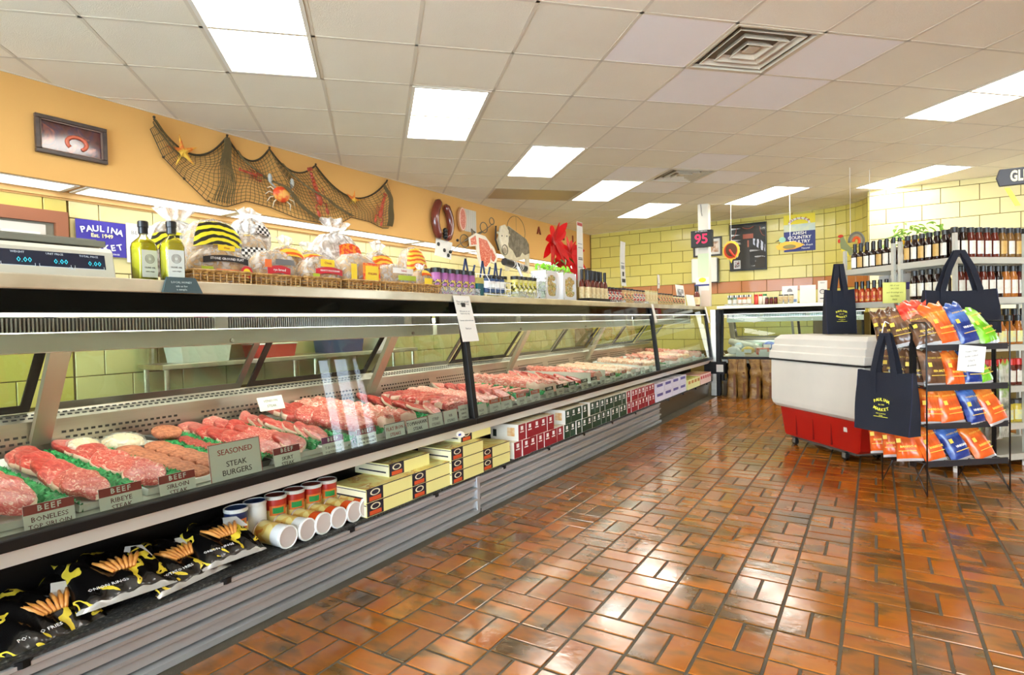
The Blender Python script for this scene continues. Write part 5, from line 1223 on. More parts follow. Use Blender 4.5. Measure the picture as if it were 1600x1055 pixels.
# sauce bottles: lathe
def bottle(name, label, X, Y, r, h, glass, lab, cap, grp=None, z=WZ, neckr=.35, sh=.58, caph=.2, labz=(.08,.45), seal=None, rz=0, front=False):
    key = ('bottle', r, h, glass.name, lab.name if lab else '', cap.name, neckr, sh, caph, labz, front)
    o = thing(name, label, 'bottle', (X, Y, z), rz, grp)
    if key not in MEATS:
        nr = r*neckr; q = MB(); q.lathe([(r*.93,0),(r,.004),(r,h*sh),(r*.85,h*(sh+.07)),(nr*1.15,h*(sh+.17)),(nr,h*(1-caph)),(nr,h*.97)], 14); a = q.mesh('glass_body', glass, True)
        q = MB(); q.lathe([(nr*1.25,h*(1-caph)),(nr*1.25,h*.985),(nr*1.0,h),(0,h)], 12); b = q.mesh('cap', cap)
        q = MB()
        if front: q.grid(lambda u, v: (r*1.012*cos(-pi/2+(u-.5)*2.1), r*1.012*sin(-pi/2+(u-.5)*2.1), h*(labz[0]+(labz[1]-labz[0])*v)), 8, 1)
        else: q.lathe([(r*1.012,h*labz[0]),(r*1.012,h*labz[1])], 14, closed_ends=False)
        c = q.mesh('label', lab, True) if lab else None
        MEATS[key] = (a, b, c)
    a, b, c = MEATS[key]; link('glass_body', a, o); link('cap', b, o)
    if c: link('label', c, o)
    return o
sauce_r = M('sauce_red_brown', (96,30,18), .12, coat=.4); slab_c = M('sauce_label_cream', (232,214,164), .5, var=.5, vscale=40, col2=(190,150,90))
t = tray_('wire_tray', 'low black wire tray under the sauce bottles', -2.235, 5.18, .50, .12, .03, blk)
for k in range(5):
    for r_ in range(2): bottle('sauce_bottle', f"red sauce bottle with tall black neck, {nth(k, 5)} from the left, {'front' if r_ == 0 else 'back'} line", -2.27-.062*r_, 4.98+k*.098, .029, .30 if r_ else .285, sauce_r, slab_c, lidb, 'red sauce bottles by the strip sign', WZ+.005, .42, .52, .32, rz=R(90))
def jar_group(n, y0, dy, X, r, h, body, lab, lid, desc, grp, rows=1, lidh=.016, lv=0, nm='relish_jar'):
    for j in range(rows):
        for k in range(n): jar(nm, f"{desc}, {nth(k, n)} from the left{'' if rows == 1 else (', front line' if j == 0 else ', back line')}", X-j*r*2.15, y0+k*dy, r, h, body, lab, lid, grp, .92, z=WZ+lv, lidh=lidh, labz=(.18,.72))
jr = M('jar_dark_red', (110,36,34), .25, var=.4, vscale=14, col2=(60,24,24)); lr = ramp_mat('relish_label', [(.4,(170,40,40)),(.5,(236,224,196)),(.58,(70,90,110))], scale=30, rough=.4, const=True)
jt = M('jar_tan', (214,184,120), .3, var=.5, vscale=16, col2=(150,90,60)); lt_ = ramp_mat('tan_jar_label', [(.4,(60,40,36)),(.48,(226,196,130)),(.58,(200,90,70))], scale=34, rough=.4, const=True)
jg = M('jar_cream', (232,222,180), .3, var=.5, vscale=16, col2=(200,180,120))
tray_('display_tray', 'clear tray holding the dark red relish jars', -2.24, 5.67, .38, .15, .03, acr)
jar_group(4, 5.52, .098, -2.30, .033, .15, jr, lr, lidb, 'dark red relish jar', 'dark red relish jars', 2, lv=.006)
jar_group(3, 5.92, .105, -2.29, .034, .16, jt, lt_, lidb, 'tan spice jar after the red relish', 'tan spice jars', 1, .02)
tray_('display_tray', 'clear tray holding the small tan jars', -2.24, 6.39, .42, .15, .03, acr)
jar_group(4, 6.24, .10, -2.30, .034, .15, jt, lr, lidb, 'small tan and red jar in the clear tray', 'small tan and red jars', 2, lv=.006)
jar_group(4, 6.68, .105, -2.30, .036, .165, jg, slab_c, lidg, 'cream jar with gold lid', 'cream jars with gold lids', 2)
jar_group(5, 7.14, .115, -2.29, .034, .145, jt, lt_, lidb, 'striped tan jar in the far row', 'striped tan jars', 1)
jar_group(4, 7.76, .14, -2.30, .037, .135, jg, lt_, lidb, 'low cream jar toward the corner', 'low cream jars', 1)
sheet('notice', 'stack of white cards standing near the corner of the worktop', 'notice', (-2.235, 8.45, WZ), R(90), .42, .16, tilt=.03)
t = sheet('picture', 'small framed black and white photo standing near the corner', 'picture', (-2.42, 8.62, WZ+.02), R(90), .42, .30, tilt=.04)
q = MB(); q.quad((-.15, .003, .08), (.15, .003, .08), (.15, .026, .24), (-.15, .026, .24)); part('photo', q, ramp_mat('bw_photo', [(.35,(30,32,40)),(.5,(150,152,160)),(.62,(236,236,240))], scale=16, rough=.3), t)
bottle('sauce_bottle', 'single dark bottle with cream label beside the number column', -2.27, 8.86, .045, .31, sauce_r, slab_c, lidb, None, WZ, .5, .55, .28, rz=R(90))
# back worktop
BY = 9.10
for k in range(5):
    jar('spice_shaker', f"spice shaker with black and white striped lid, {nth(k, 5)} from the left", -1.845+k*.068, BY, .031, .13, M('shaker_'+str(k), [(96,120,80),(110,140,120),(214,120,70),(206,110,60),(220,170,120)][k], .4), paper_m, ramp_mat('striped_lid', [(0,(16,16,16)),(.5,(240,240,240))], kind='wave', scale=8, rough=.4, const=True), 'striped lid shakers', .98, z=WZ+.02, lidh=.034, labz=(.05,.5), rz=-R(90))
tray_('display_tray', 'clear stand under the striped lid shakers', -1.71, 9.05, .40, .12, .02, acr).rotation_euler[2] = 0
for k, (nm, c, lc) in enumerate((('green-capped', (226,206,190), (30,130,60)), ('red-capped', (214,60,50), (210,34,34)), ('red-topped', (230,220,200), (214,40,40)))):
    jar('spice_shaker', f"{nm} shaker next to the striped lid ones", -1.48+[.12,.0,.06][k], BY+.01*k, .028, .15, M('shk_b%d' % k, c, .4), None, M('shk_l%d' % k, lc, .4), 'red and green capped shakers', .9, lidh=.045, rz=-R(90))
for k in range(3): jar('sauce_jar', f"small dark brown jar, {nth(k, 3)} from the left on the back worktop", -1.33+k*.058, BY-.02, .027, .10, jr, None, lidb, 'dark brown jars on the back worktop', rz=-R(90))
for k in range(3): jar('sauce_jar', f"pale tan jar with dark lid, {nth(k, 3)} from the left on the back worktop", -1.145+k*.068, BY-.02, .032, .13, jg, slab_c, lidb, 'pale tan jars on the back worktop', rz=-R(90), z=WZ)
bpr = M('brochure_blue', (120,150,190), .5)
t = sheet('brochure', 'white brochure card with a grey crest on the back worktop', 'brochure', (-1.03, 9.06, WZ), 0, .20, .25, [('fresh poultry', .12, .02, None)], tilt=.05)
q = MB(); n = 14; q.add([(.035*cos(2*pi*i/n), .033, .17+.045*sin(2*pi*i/n)) for i in range(n)], [tuple(range(n))]); part('crest', q, ptxt, t); q = MB(); q.quad((-.09,.003,.02),(.09,.003,.02),(.09,.012,.06),(-.09,.012,.06)); part('print', q, bpr, t)
sheet('brochure', 'tilted plain white sheet in a clear holder on the back worktop', 'brochure', (-.80, 9.06, WZ), .05, .20, .25, tilt=.06)
t = sheet('brochure', 'narrow white leaflet with round dark print on the back worktop', 'brochure', (-.62, 9.06, WZ), -.05, .115, .30, [('MENU', .27, .022, ink)], tilt=.04)
q = MB(); q.tube([(.03*cos(2*pi*i/16), .018, .15+.03*sin(2*pi*i/16)) for i in range(16)], .004, 5, closed=True); q.bx(-.03,.02,.003,.006,.05,.062); part('print', q, ink, t)
t = thing('price_scale', 'second beige scale on the back worktop behind the navy bag', 'scale', (-.40, 9.08, WZ)); q = MB(); q.bx(-.17, .20, 0, .26, 0, .09); part('body', q, sc_m, t, bevel=.006); q = MB(); q.bx(-.18, .21, .02, .28, .11, .13); part('platter', q, sc_d, t, bevel=.004); q = MB(); q.bx(-.12, .17, -.003, -.001, .02, .07); part('readout_panel', q, M('readout_navy', (14,26,52), .2), t)
# ================================================================ WALL DECOR
def W(name, label, cat, y, z, x=XW+.006, group=None):  # local x = along wall (world Y), local z up, local y into wall
    return thing(name, label, cat, (x, y, z), R(90), group)
woodf = M('dark_picture_frame', (58,44,40), .35, var=.5, vscale=20, col2=(96,76,66))
def framed(t, w_, h, fw, fm, pic, inner=None, dp=.03, z0=0):
    q = MB()
    for x0, x1, a, b in ((-w_/2, w_/2, -h/2, -h/2+fw), (-w_/2, w_/2, h/2-fw, h/2), (-w_/2, -w_/2+fw, -h/2+fw, h/2-fw), (w_/2-fw, w_/2, -h/2+fw, h/2-fw)): q.bx(x0, x1, -dp, 0, a+z0, b+z0)
    part('frame', q, fm, t, bevel=.004)
    if inner:
        q = MB(); g = fw; e = .008
        for x0, x1, a, b in ((-w_/2+g, w_/2-g, -h/2+g, -h/2+g+e), (-w_/2+g, w_/2-g, h/2-g-e, h/2-g), (-w_/2+g, -w_/2+g+e, -h/2+g, h/2-g), (w_/2-g-e, w_/2-g, -h/2+g, h/2-g)): q.bx(x0, x1, -dp*.7, -.004, a+z0, b+z0)
        part('inner_frame', q, inner, t)
    q = MB(); q.quad((-w_/2+fw, -.006, -h/2+fw+z0), (w_/2-fw, -.006, -h/2+fw+z0), (w_/2-fw, -.006, h/2-fw+z0), (-w_/2+fw, -.006, h/2-fw+z0)); part('picture', q, pic, t)
pic1 = ramp_mat('dark_food_photo', [(.30,(46,22,22)),(.45,(96,44,40)),(.55,(70,40,60)),(.64,(170,90,70)),(.72,(226,150,110))], scale=6, detail=5, dist=1.4, rough=.12, coat=.5)
t = W('picture', 'dark framed photo of cured meats on the orange wall', 'picture', 1.88, 2.54)
framed(t, .435, .262, .028, woodf, pic1, M('frame_inner_tan', (130,104,92), .4))
q = MB(); q.tube([(.03+.06*cos(a), -.008, -.02+.045*sin(a)) for a in [R(x) for x in range(-60, 240, 15)]], .014, 6); part('sausage_print', q, M('sausage_print', (206,104,76), .4), t, smooth=True)
# fishing net
netm = M('net_cord', (106,90,56), .8); netd = M('net_cord_dark', (66,54,34), .8)
TOPK = [(2.44,2.85),(3.05,2.865),(3.47,2.86),(4.0,2.82),(5.02,2.855)]
def net_top(s):
    f = s*(len(TOPK)-1); i = min(int(f), len(TOPK)-2); u = f-i; a, b = TOPK[i], TOPK[i+1]; sag = [.22,.16,.14,.26][i]
    return a[0]+(b[0]-a[0])*u, a[1]+(b[1]-a[1])*u-sag*4*u*(1-u)
BOT = [(0,2.41,2.76),(.06,2.50,2.56),(.14,2.66,2.42),(.22,2.86,2.26),(.27,3.02,2.245),(.34,3.22,2.33),(.42,3.46,2.31),(.52,3.75,2.25),(.62,4.05,2.24),(.72,4.30,2.27),(.80,4.46,2.36),(.88,4.72,2.35),(.95,4.93,2.30),(1,5.02,2.31)]
def net_bot(s):
    for (a, y0, z0), (b, y1, z1) in zip(BOT, BOT[1:]):
        if s <= b: u = (s-a)/(b-a); return y0+(y1-y0)*u, z0+(z1-z0)*u
    return BOT[-1][1:]
def net_pt(s, v):
    # gather columns around the hanging points
    a = net_top(s); b = net_bot(s); y = a[0]+(b[0]-a[0])*v; z = a[1]+(b[1]-a[1])*v
    bulge = sin(pi*v)*.05+.015+.02*sin(s*40)*sin(pi*v)
    y += .018*sin(v*9+s*31)*sin(pi*v)
    return (y, -bulge, z-2.5)
t = W('fishing_net', 'brown fishing net draped along the orange wall', 'net', 0, 2.5)
q = MB(); nu, nv = 66, 15
for i in range(nu+1):
    q.tube([net_pt(i/nu, j/nv) for j in range(nv+1)], .0028, 3, caps=False)
for j in range(1, nv):
    q.tube([net_pt(i/nu, j/nv) for i in range(nu+1)], .0026, 3, caps=False)
stuff(part('mesh', q, netm, t))
q = MB(); q.tube([net_pt(i/80, 0) for i in range(81)], .009, 6); part('head_rope', q, netd, t); q = MB(); q.tube([net_pt(i/80, 1) for i in range(81)], .004, 5); part('foot_rope', q, netd, t)
# gathered folds
for (s0, s1, w_) in ((.245,.26,.05), (.30,.62,.02), (.56,.80,.018), (.985,1.0,.03)):
    q = MB()
    for k in range(9):
        o = (k-4)*.25*w_
        pts = []
        for i in range(13):
            v = i/12; s = min(1, max(0, s0+(s1-s0)*v+o*.12*(.4+v))); p = net_pt(s, v*.96); pts.append((p[0]+o*(.3+v), p[1]-.018, p[2]))
        q.tube(pts, .0045, 4)
    stuff(part('gathered_fold', q, netm, t))
q = MB()
for y, z in ((2.44,2.86),(3.05,2.875),(3.47,2.87),(4.0,2.83),(5.02,2.865),(2.50,2.56),(2.66,2.42),(2.86,2.27)): q.ball((y, -.02, z-2.5), .011, 7, 5)
part('knots', q, netd, t)
starm = M('starfish_orange', (226,120,44), .6, var=.9, vscale=9, col2=(236,196,70), sharp=.8, bump=.8, bscale=80)
def star(label, y, z, r, rot):
    t = W('starfish', label, 'starfish', y, z, XW+.05, 'starfish in the net'); q = MB(); n = 10; vs = [(0, -.022, 0), (0, .006, 0)]
    for i in range(n): a = rot+2*pi*i/n; rr = r if i % 2 == 0 else r*.26; vs.append((rr*cos(a), -.004, rr*sin(a)))
    q.add(vs, [(0, 2+(i+1) % n, 2+i) for i in range(n)]+[(1, 2+i, 2+(i+1) % n) for i in range(n)]); part('body', q, starm, t, bevel=.003)
star('large orange starfish at the left end of the net', 2.64, 2.63, .155, R(100)); star('pale yellow starfish in the right half of the net', 4.47, 2.545, .13, R(80))
lobm = M('lobster_red', (196,78,44), .4, var=.7, vscale=30, col2=(140,50,30), bump=.5)
def lobster(label, y, z, L_, rot):
    t = W('lobster', label, 'lobster', y, z, XW+.06, 'lobsters in the net'); Rm = Matrix.Rotation(rot, 4, 'Y'); q = MB()
    for k in range(6): r = .024-.0025*k; q.ball((0, -.01, -L_*.02-k*L_*.085), (r*L_*3.2, .02, L_*.052), 10, 6)
    part('tail', q, lobm, t, smooth=True, mat=Rm)
    q = MB(); q.ball((0, -.012, L_*.14), (L_*.085, .026, L_*.17), 12, 8); part('body', q, lobm, t, smooth=True, mat=Rm)
    for s in (-1, 1):
        q = MB(); q.tube([(s*L_*.06, -.01, L_*.24), (s*L_*.17, -.01, L_*.30), (s*L_*.15, -.01, L_*.40)], [.008,.007,.009], 6); q.ball((s*L_*.14, -.01, L_*.47), (L_*.045, .014, L_*.09), 8, 6); part('claw', q, lobm, t, smooth=True, mat=Rm)
    q = MB()
    for s in (-1, 1):
        for k in range(4): q.tube([(s*L_*.05, -.005, L_*.18-k*.05*L_), (s*L_*.18, -.012, L_*.16-k*.06*L_), (s*L_*.22, -.005, L_*.10-k*.07*L_)], .0025, 4)
        q.tube([(s*L_*.02, -.01, L_*.3), (s*L_*.10, -.02, L_*.55)], .0015, 4)
    part('legs', q, lobm, t, mat=Rm)
    q = MB()
    for k in (-1, 0, 1): q.ball((k*L_*.05, -.01, -L_*.56), (L_*.03, .008, L_*.05), 8, 5)
    part('tail_fan', q, lobm, t, smooth=True, mat=Rm)
lobster('small red lobster on the gathered fold of the net', 3.24, 2.57, .20, R(100)); lobster('largest red lobster in the middle of the net', 3.97, 2.53, .42, R(160)); lobster('red lobster hanging at the right end of the net', 4.87, 2.50, .34, R(200))
t = W('crab', 'red crab with white legs caught in the net', 'crab', 3.55, 2.44, XW+.06)
q = MB(); q.ball((0, -.012, 0), (.095, .030, .075), 16, 8); part('shell', q, M('crab_shell', (224,74,34), .35, var=.9, vscale=14, col2=(246,190,90), sharp=.6), t, smooth=True)
q = MB()
for s in (-1, 1):
    for k in range(4): a = R(-50+k*26); q.tube([(s*.07*cos(a), -.005, .06*sin(a)), (s*.14*cos(a), -.02, .11*sin(a)), (s*.17*cos(a*1.1), -.005, .14*sin(a)-.03)], [.008,.006,.003], 5)
part('legs', q, M('crab_leg', (236,220,190), .4), t, smooth=True)
for s in (-1, 1): q = MB(); q.tube([(s*.06, -.01, .05), (s*.12, -.02, .09)], .009, 6); q.ball((s*.12, -.015, .13), (.026, .014, .045), 8, 6); part('claw', q, M('crab_claw', (206,206,196), .4, var=.6, vscale=20, col2=(90,100,110)), t, smooth=True)
# sausage ring pair
sausm = M('smoked_sausage', (120,50,40), .22, var=.5, vscale=6, col2=(84,34,30), coat=.6)
t = W('ring_sausage', 'big display ring sausage tied with black twine on the orange wall', 'sausage', 5.99, 2.53, XW+.05)
q = MB(); pts = [(-.11+.075*-cos(a)*1.25, -.01, .24*sin(a)*1.0) for a in [R(x) for x in range(60, -76, -9)]]
A_ = []
for i in range(15):
    f = i/14; z = .26-.50*f; A_.append((-.03-.125*sin(pi*(f*.86+.06)), -.01, z))
q.tube(A_, [.02]+[.055]*13+[.02], 12); part('left_link', q, sausm, t, smooth=True)
q = MB(); B_ = []
for i in range(15): f = i/14; z = .22-.47*f; B_.append((.04+.135*sin(pi*(f*.80+.08)), .0, z))
q.tube(B_, [.02]+[.052]*13+[.02], 12); part('right_link', q, sausm, t, smooth=True)
q = MB()
for z in (-.13, -.17, -.21): q.ball((.02, -.03, z), .034, 8, 6)
q.cyl((.02,-.02,-.12),(.02,-.02,-.24),.014,n=8); q.ball((.13,-.03,-.20),.02,8,6); part('twine_knot', q, lidb, t, smooth=True)
hamm = meat_mat('ham_steak_face', (214,112,88), (246,214,196), (184,84,66), 12, .58)
t = W('ham_slice', 'oval ham slice cutout on the orange wall beside the sausage', 'ham', 6.43, 2.61, XW+.03)
q = MB(); n = 24; q.prism([(.085*cos(2*pi*i/n), .165*sin(2*pi*i/n)) for i in range(n)], 0, .03, 0); part('rind', q, M('ham_rind', (206,150,104), .4), t, mat=Matrix(((1,0,0,0),(0,0,-1,0),(0,1,0,0),(0,0,0,1))))
q = MB(); q.add([(.076*cos(2*pi*i/n), -.031, .155*sin(2*pi*i/n)) for i in range(n)], [tuple(range(n))]); part('fat_edge', q, fatm, t); q = MB(); q.add([(.062*cos(2*pi*i/n)-.0, -.032, .14*sin(2*pi*i/n)) for i in range(n)], [tuple(range(n))]); part('face', q, hamm, t)
t = W('wall_sheet', 'pale grey plastic sheet hanging on the wall right of the ham slice', 'sheet', 6.67, 2.62); q = MB(); q.bx(-.14, .14, -.008, -.002, -.155, .155); part('sheet', q, M('grey_sheet', (214,208,196), .5), t)
q = MB()
for k in range(5): q.bx(-.10+k*.05-.002, -.10+k*.05+.002, -.011, -.008, -.15, .15)
part('ribs', q, M('grey_sheet_rib', (196,190,178), .5), t)
ironm = M('wrought_iron', (120,112,96), .4, .7)
t = W('iron_hanger', 'twisted wrought iron hook hanger slanting down across the wall', 'hanger', 6.63, 2.40, XW+.07)
q = MB(); pts = [(-.50+1.0*f, -.01, -.26+.50*f+.02*sin(f*6)) for f in [i/24 for i in range(25)]]; q.tube(pts, [.006+.012*(1 if 7 < i < 18 else 0) for i in range(25)], 8); part('rod', q, ironm, t, smooth=True)
for cx, cz, r in ((-.20,-.09,.085),(.27,.15,.075),(.48,.27,.05)): q = MB(); q.tube([(cx+r*cos(2*pi*i/20)*1.2, -.01, cz+r*sin(2*pi*i/20)) for i in range(20)], .007, 6, closed=True); part('loop', q, ironm, t, smooth=True)
q = MB(); q.tube([(.0+.05*cos(i*.7), -.03, .0+.06*sin(i*.7)) for i in range(12)], .010, 6); q.tube([(.02,-.03,.04),(-.06,-.03,.09),(-.02,-.03,-.10)], .010, 6); part('twist', q, ironm, t, smooth=True)
q = MB(); q.ball((-.52,-.01,-.27),.024,8,6); q.ball((-.36,-.01,-.10),.020,8,6); part('ball_end', q, lidb, t, smooth=True)
t = W('dotted_card', 'white card with black dots hanging below the ring sausage', 'card', 6.03, 2.17, XW+.02); q = MB(); q.prism([(-.18,-.10),(.16,-.13),(.20,.10),(-.14,.12)], 0, .004); part('card', q, paper_m, t, mat=Matrix(((1,0,0,0),(0,0,-1,0),(0,1,0,0),(0,0,0,1))))
for x, z in ((-.10,.05),(.02,-.02),(.10,-.08)): q = MB(); q.cyl((x,-.005,z),(x,-.012,z),.026,n=12); part('dot', q, lidb, t)
# roast cutout
t = W('meat_cutout', 'large painted cutout of a marbled beef cut hanging on the wall', 'cutout', 6.85, 2.20, XW+.10)
def flat(pts, z0=0, d=.02): q = MB(); q.prism(pts, z0, z0+d); return q
FX_ = Matrix(((1,0,0,0),(0,0,-1,0),(0,1,0,0),(0,0,0,1)))
part('white_base', flat([(-.36,.16),(-.20,.24),(.02,.22),(.24,.08),(.34,-.06),(.26,-.16),(.14,-.14),(.06,-.25),(-.10,-.22),(-.16,-.10),(-.20,.06),(-.34,.04)], 0, .02), M('cutout_white', (236,226,206), .6), t, mat=FX_)
bigm = meat_mat('cutout_meat', (214,96,66), (244,206,180), (190,74,50), 7, .60)
part('large_muscle', flat([(-.14,.18),(.06,.16),(.16,.02),(.12,-.14),(.02,-.22),(-.08,-.18),(-.12,-.02)], .02, .006), bigm, t, mat=FX_); part('right_muscle', flat([(.17,.06),(.28,-.06),(.22,-.13),(.16,-.10)], .02, .006), bigm, t, mat=FX_); part('left_muscle', flat([(-.34,.14),(-.22,.20),(-.20,.08),(-.32,.06)], .02, .006), bigm, t, mat=FX_)
# cow cutout
t = W('cow_cutout', 'painted standing cow cutout, grey back and white face, on the wall', 'cow', 7.56, 2.30, XW+.12)
body = [(-.26,.28),(-.10,.34),(.10,.28),(.40,.20),(.49,.12),(.51,-.10),(.48,-.34),(.42,-.34),(.40,-.12),(.30,-.14),(.10,-.18),(-.06,-.16),(-.10,-.34),(-.18,-.345),(-.20,-.14),(-.30,-.08),(-.40,.10)]
cream = M('cow_cream', (216,206,176), .7, var=.5, vscale=14, col2=(178,164,130)); part('body', flat(body, 0, .03), cream, t, mat=FX_)
hide = M('cow_grey_hide', (136,126,106), .8, var=.8, vscale=18, col2=(94,86,70)); part('hide', flat([(-.12,.33),(.10,.275),(.40,.195),(.485,.12),(.50,-.02),(.36,-.06),(.28,-.02),(.20,-.10),(.10,-.12),(.0,-.02),(-.10,.02),(-.16,.16)], .03, .006), hide, t, mat=FX_)
part('head', flat([(-.36,.30),(-.24,.34),(-.14,.26),(-.15,.10),(-.20,-.04),(-.30,-.06),(-.36,.02),(-.40,.18)], .036, .02), M('cow_face', (232,222,198), .7, var=.4, vscale=20, col2=(200,186,156)), t, mat=FX_)
q = MB(); q.tube([(-.27+.075*cos(2*pi*i/20), -.064, -.04+.075*sin(2*pi*i/20)) for i in range(20)], .006, 5, closed=True); part('nose_ring', q, ironm, t)
q = MB(); q.ball((-.27,-.058,-.05),(.055,.01,.045),10,6); part('muzzle', q, M('cow_muzzle', (166,150,124), .6), t, smooth=True)
q = MB(); q.ball((-.335,-.058,.16),(.012,.006,.012),8,5); q.ball((-.20,-.058,.17),(.012,.006,.012),8,5); part('eyes', q, ink, t)
for s, x in ((-1,-.40),(1,-.13)): q = MB(); q.ball((x,-.04,.20),(.05,.015,.022),10,6); part('ear', q, cream, t, smooth=True)
q = MB(); q.tube([(-.42,-.01,.30),(-.44,-.01,.10),(-.36,-.01,-.05)], .012, 6); part('dark_rope', q, ink, t)  # black tube curving down beside the head
t = W('wire_loop', 'thin wire oval loop on the wall behind the cow', 'loop', 7.84, 2.62, XW+.05); q = MB(); q.tube([(.27*cos(2*pi*i/32), 0, .23*sin(2*pi*i/32)) for i in range(32)], .004, 5, closed=True); q.tube([(0,0,.23),(0,0,0)], .002, 4); part('wire', q, ironm, t)
brw = M('carved_wood', (140,60,36), .5)
for ch, y in (('A', 8.63), ('N', 9.52), ('I', 9.93)):
    t = W('wooden_letter', f"brown wooden letter {ch} on the orange wall", 'letter', y, 2.72); cu = text(ch, (0, -.012, 0), (1,0,0), (0,0,1), .17, brw, t, bold=.005); cu.scale = (1, 1, 20)
# ---- behind the counter, low wall
t = W('banner', 'blue banner reading PAULINA Est. 1949 MARKET', 'banner', 2.19, 1.91, XL+.02)
q = MB(); q.grid(lambda u, v: ((u-.5)*.35, -.006-.004*sin(u*9+v*5), (v-.5)*.275), 10, 4); part('cloth', q, M('banner_blue', (58,48,160), .5), t, smooth=True)
for i, ch in enumerate('PAULINA'):
    a = R(18-i*6); text(ch, (-.13+i*.0435, -.0125, .075-.018*((i-3)/3.0)**2), (cos(a*.7), 0, sin(a*.7)), (0,0,1), .066, wht, t, bold=.0016)
text('Est. 1949', (.0, -.0145, .020), (1,0,0), (0,0,1), .042, M('banner_pale_yellow', (250,240,170), .5), t, bold=.001)
for i, ch in enumerate('MARKET'):
    a = R(-14+i*6); text(ch, (-.125+i*.05, -.0125, -.060-.014*(1-((i-2.5)/2.5)**2)), (cos(a), 0, sin(a)), (0,0,1), .066, wht, t, bold=.0016)
text('MEAT & SAUSAGE', (.05, -.0125, -.118), (1,0,0), (0,0,1), .018, wht, t)
t = W('poster', 'white poster with a pink picture, words partly hidden by the bottles', 'poster', 2.56, 1.90, XL+.02); q = MB(); q.bx(-.19,.19,-.004,0,-.16,.16); part('sheet', q, paper_m, t); text('BEYOND THE', (.0, -.006, .085), (1,0,0), (0,0,1), .044, ptxt, t, wide=1.2)
q = MB(); q.ball((-.09,-.006,-.02),(.07,.004,.05),12,6); part('picture', q, M('poster_pink', (226,140,120), .5), t)
t = thing('pass_through', 'brown framed opening in the block wall behind the scale', 'hatch', (XL+.002, 1.22, 1.55), R(90))
q = MB()
for x0, x1, a, b in ((-.74,.74,.44,.53),(.66,.74,-.5,.44),(-.74,-.66,-.5,.44)): q.bx(x0, x1, -.05, 0, a, b)
part('frame', q, M('hatch_brown', (150,92,62), .4), t)
q = MB(); q.bx(-.66,.66,-.012,0,-.5,.44); part('back', q, M('hatch_interior', (150,150,136), .5), t); q = MB(); q.bx(-.66,.60,-.04,-.012,.34,.42); part('rail', q, M('hatch_rail', (206,200,190), .4), t); q = MB(); q.bx(.34,.56,-.06,-.04,.22,.36); part('white_box', q, M('box_white_small', (230,228,216), .4), t)
# ---- back wall things
def Bk(name, label, cat, x, z, y=YB-.014, rz=0, group=None): return thing(name, label, cat, (x, y, z), rz, group)
blkf = M('black_frame', (18,17,16), .3)
t = Bk('picture', 'small black framed photo half hidden by the number column', 'picture', -2.545, 2.45); framed(t, .50, .34, .03, blkf, paper_m); q = MB(); q.quad((.0,-.008,-.10),(.19,-.008,-.10),(.19,-.008,.09),(.0,-.008,.09)); part('photo', q, ramp_mat('food_photo_b', [(.35,(60,50,46)),(.5,(176,130,90)),(.62,(226,206,186))], scale=9, rough=.2), t)
t = Bk('towel_dispenser', 'white towel dispenser cabinet with dark edge behind the column', 'dispenser', -2.58, 2.03); q = MB(); q.bx(-.23,.22,-.12,-.001,-.22,.22); part('cabinet', q, M('dispenser_body', (232,232,220), .4), t, bevel=.02); q = MB(); q.bx(.22,.235,-.12,-.001,-.23,.20); q.bx(.0,.22,-.125,-.12,-.23,-.215); part('dark_edge', q, blkf, t)
# jersey frame
t = Bk('framed_jersey', 'large black frame holding a dark football jersey with a small photo', 'picture', -1.86, 2.39); jw, jh = .60, .81
framed(t, jw, jh, .022, blkf, M('jersey_black', (52,48,40), .5, var=.4, vscale=5, col2=(38,36,32)), dp=.05)
jor = M('jersey_orange', (206,110,80), .5); q = MB(); q.tube([(-.09+.18*i/8, -.012, .345-.03*sin(pi*i/8)) for i in range(9)], .006, 5); part('collar', q, jor, t)
for s in (-1, 1): q = MB(); q.tube([(s*.19, -.012, .34), (s*.195, -.012, .27), (s*.23, -.012, .19), (s*.27, -.012, .17)], .005, 5); part('sleeve_seam', q, jor, t)
text('1', (.0, -.010, .05), (1,0,0), (0,0,1), .16, jor, t, name='number', bold=.004)
q = MB(); q.bx(-.085,.085,-.011,-.008,.145,.225); part('name_bar', q, jor, t)
q = MB(); P_ = [(.08,.14),(.20,.11),(.275,.02),(.275,-.10),(.20,-.06),(.13,.0),(.08,.04)]; q.prism(P_, 0, .004); part('white_stripes', q, ramp_mat('swirl_stripe', [(0,(20,20,26)),(.45,(240,240,246))], kind='wave', scale=5, dist=2, rough=.4, const=True), t, mat=Matrix(((1,0,0,0),(0,0,-1,-.008),(0,1,0,0),(0,0,0,1))))
for zz, l in ((.33,.16),(.22,.15),(.13,.16),(.10,.12)): q = MB(); q.add([(-.275,-.009,zz-.016),(-.275+l,-.009,zz),(-.275,-.009,zz+.018)], [(0,1,2)]); part('white_stripe', q, wht, t)
q = MB(); q.quad((-.24,-.010,-.365),(-.13,-.010,-.365),(-.13,-.010,-.22),(-.24,-.010,-.22)); part('small_photo', q, paper_m, t); q = MB(); q.quad((-.225,-.011,-.345),(-.145,-.011,-.345),(-.145,-.011,-.235),(-.225,-.011,-.235)); part('photo_print', q, ramp_mat('mini_photo', [(.4,(120,50,46)),(.5,(230,220,214)),(.6,(90,80,80))], scale=22, rough=.3), t)
q = MB(); q.quad((-.275,-.0165,-.38),(.275,-.0165,-.38),(.275,-.0165,.38),(-.275,-.0165,.38)); part('glazing', q, glass_mat('picture_glass', (250,250,250)), t)
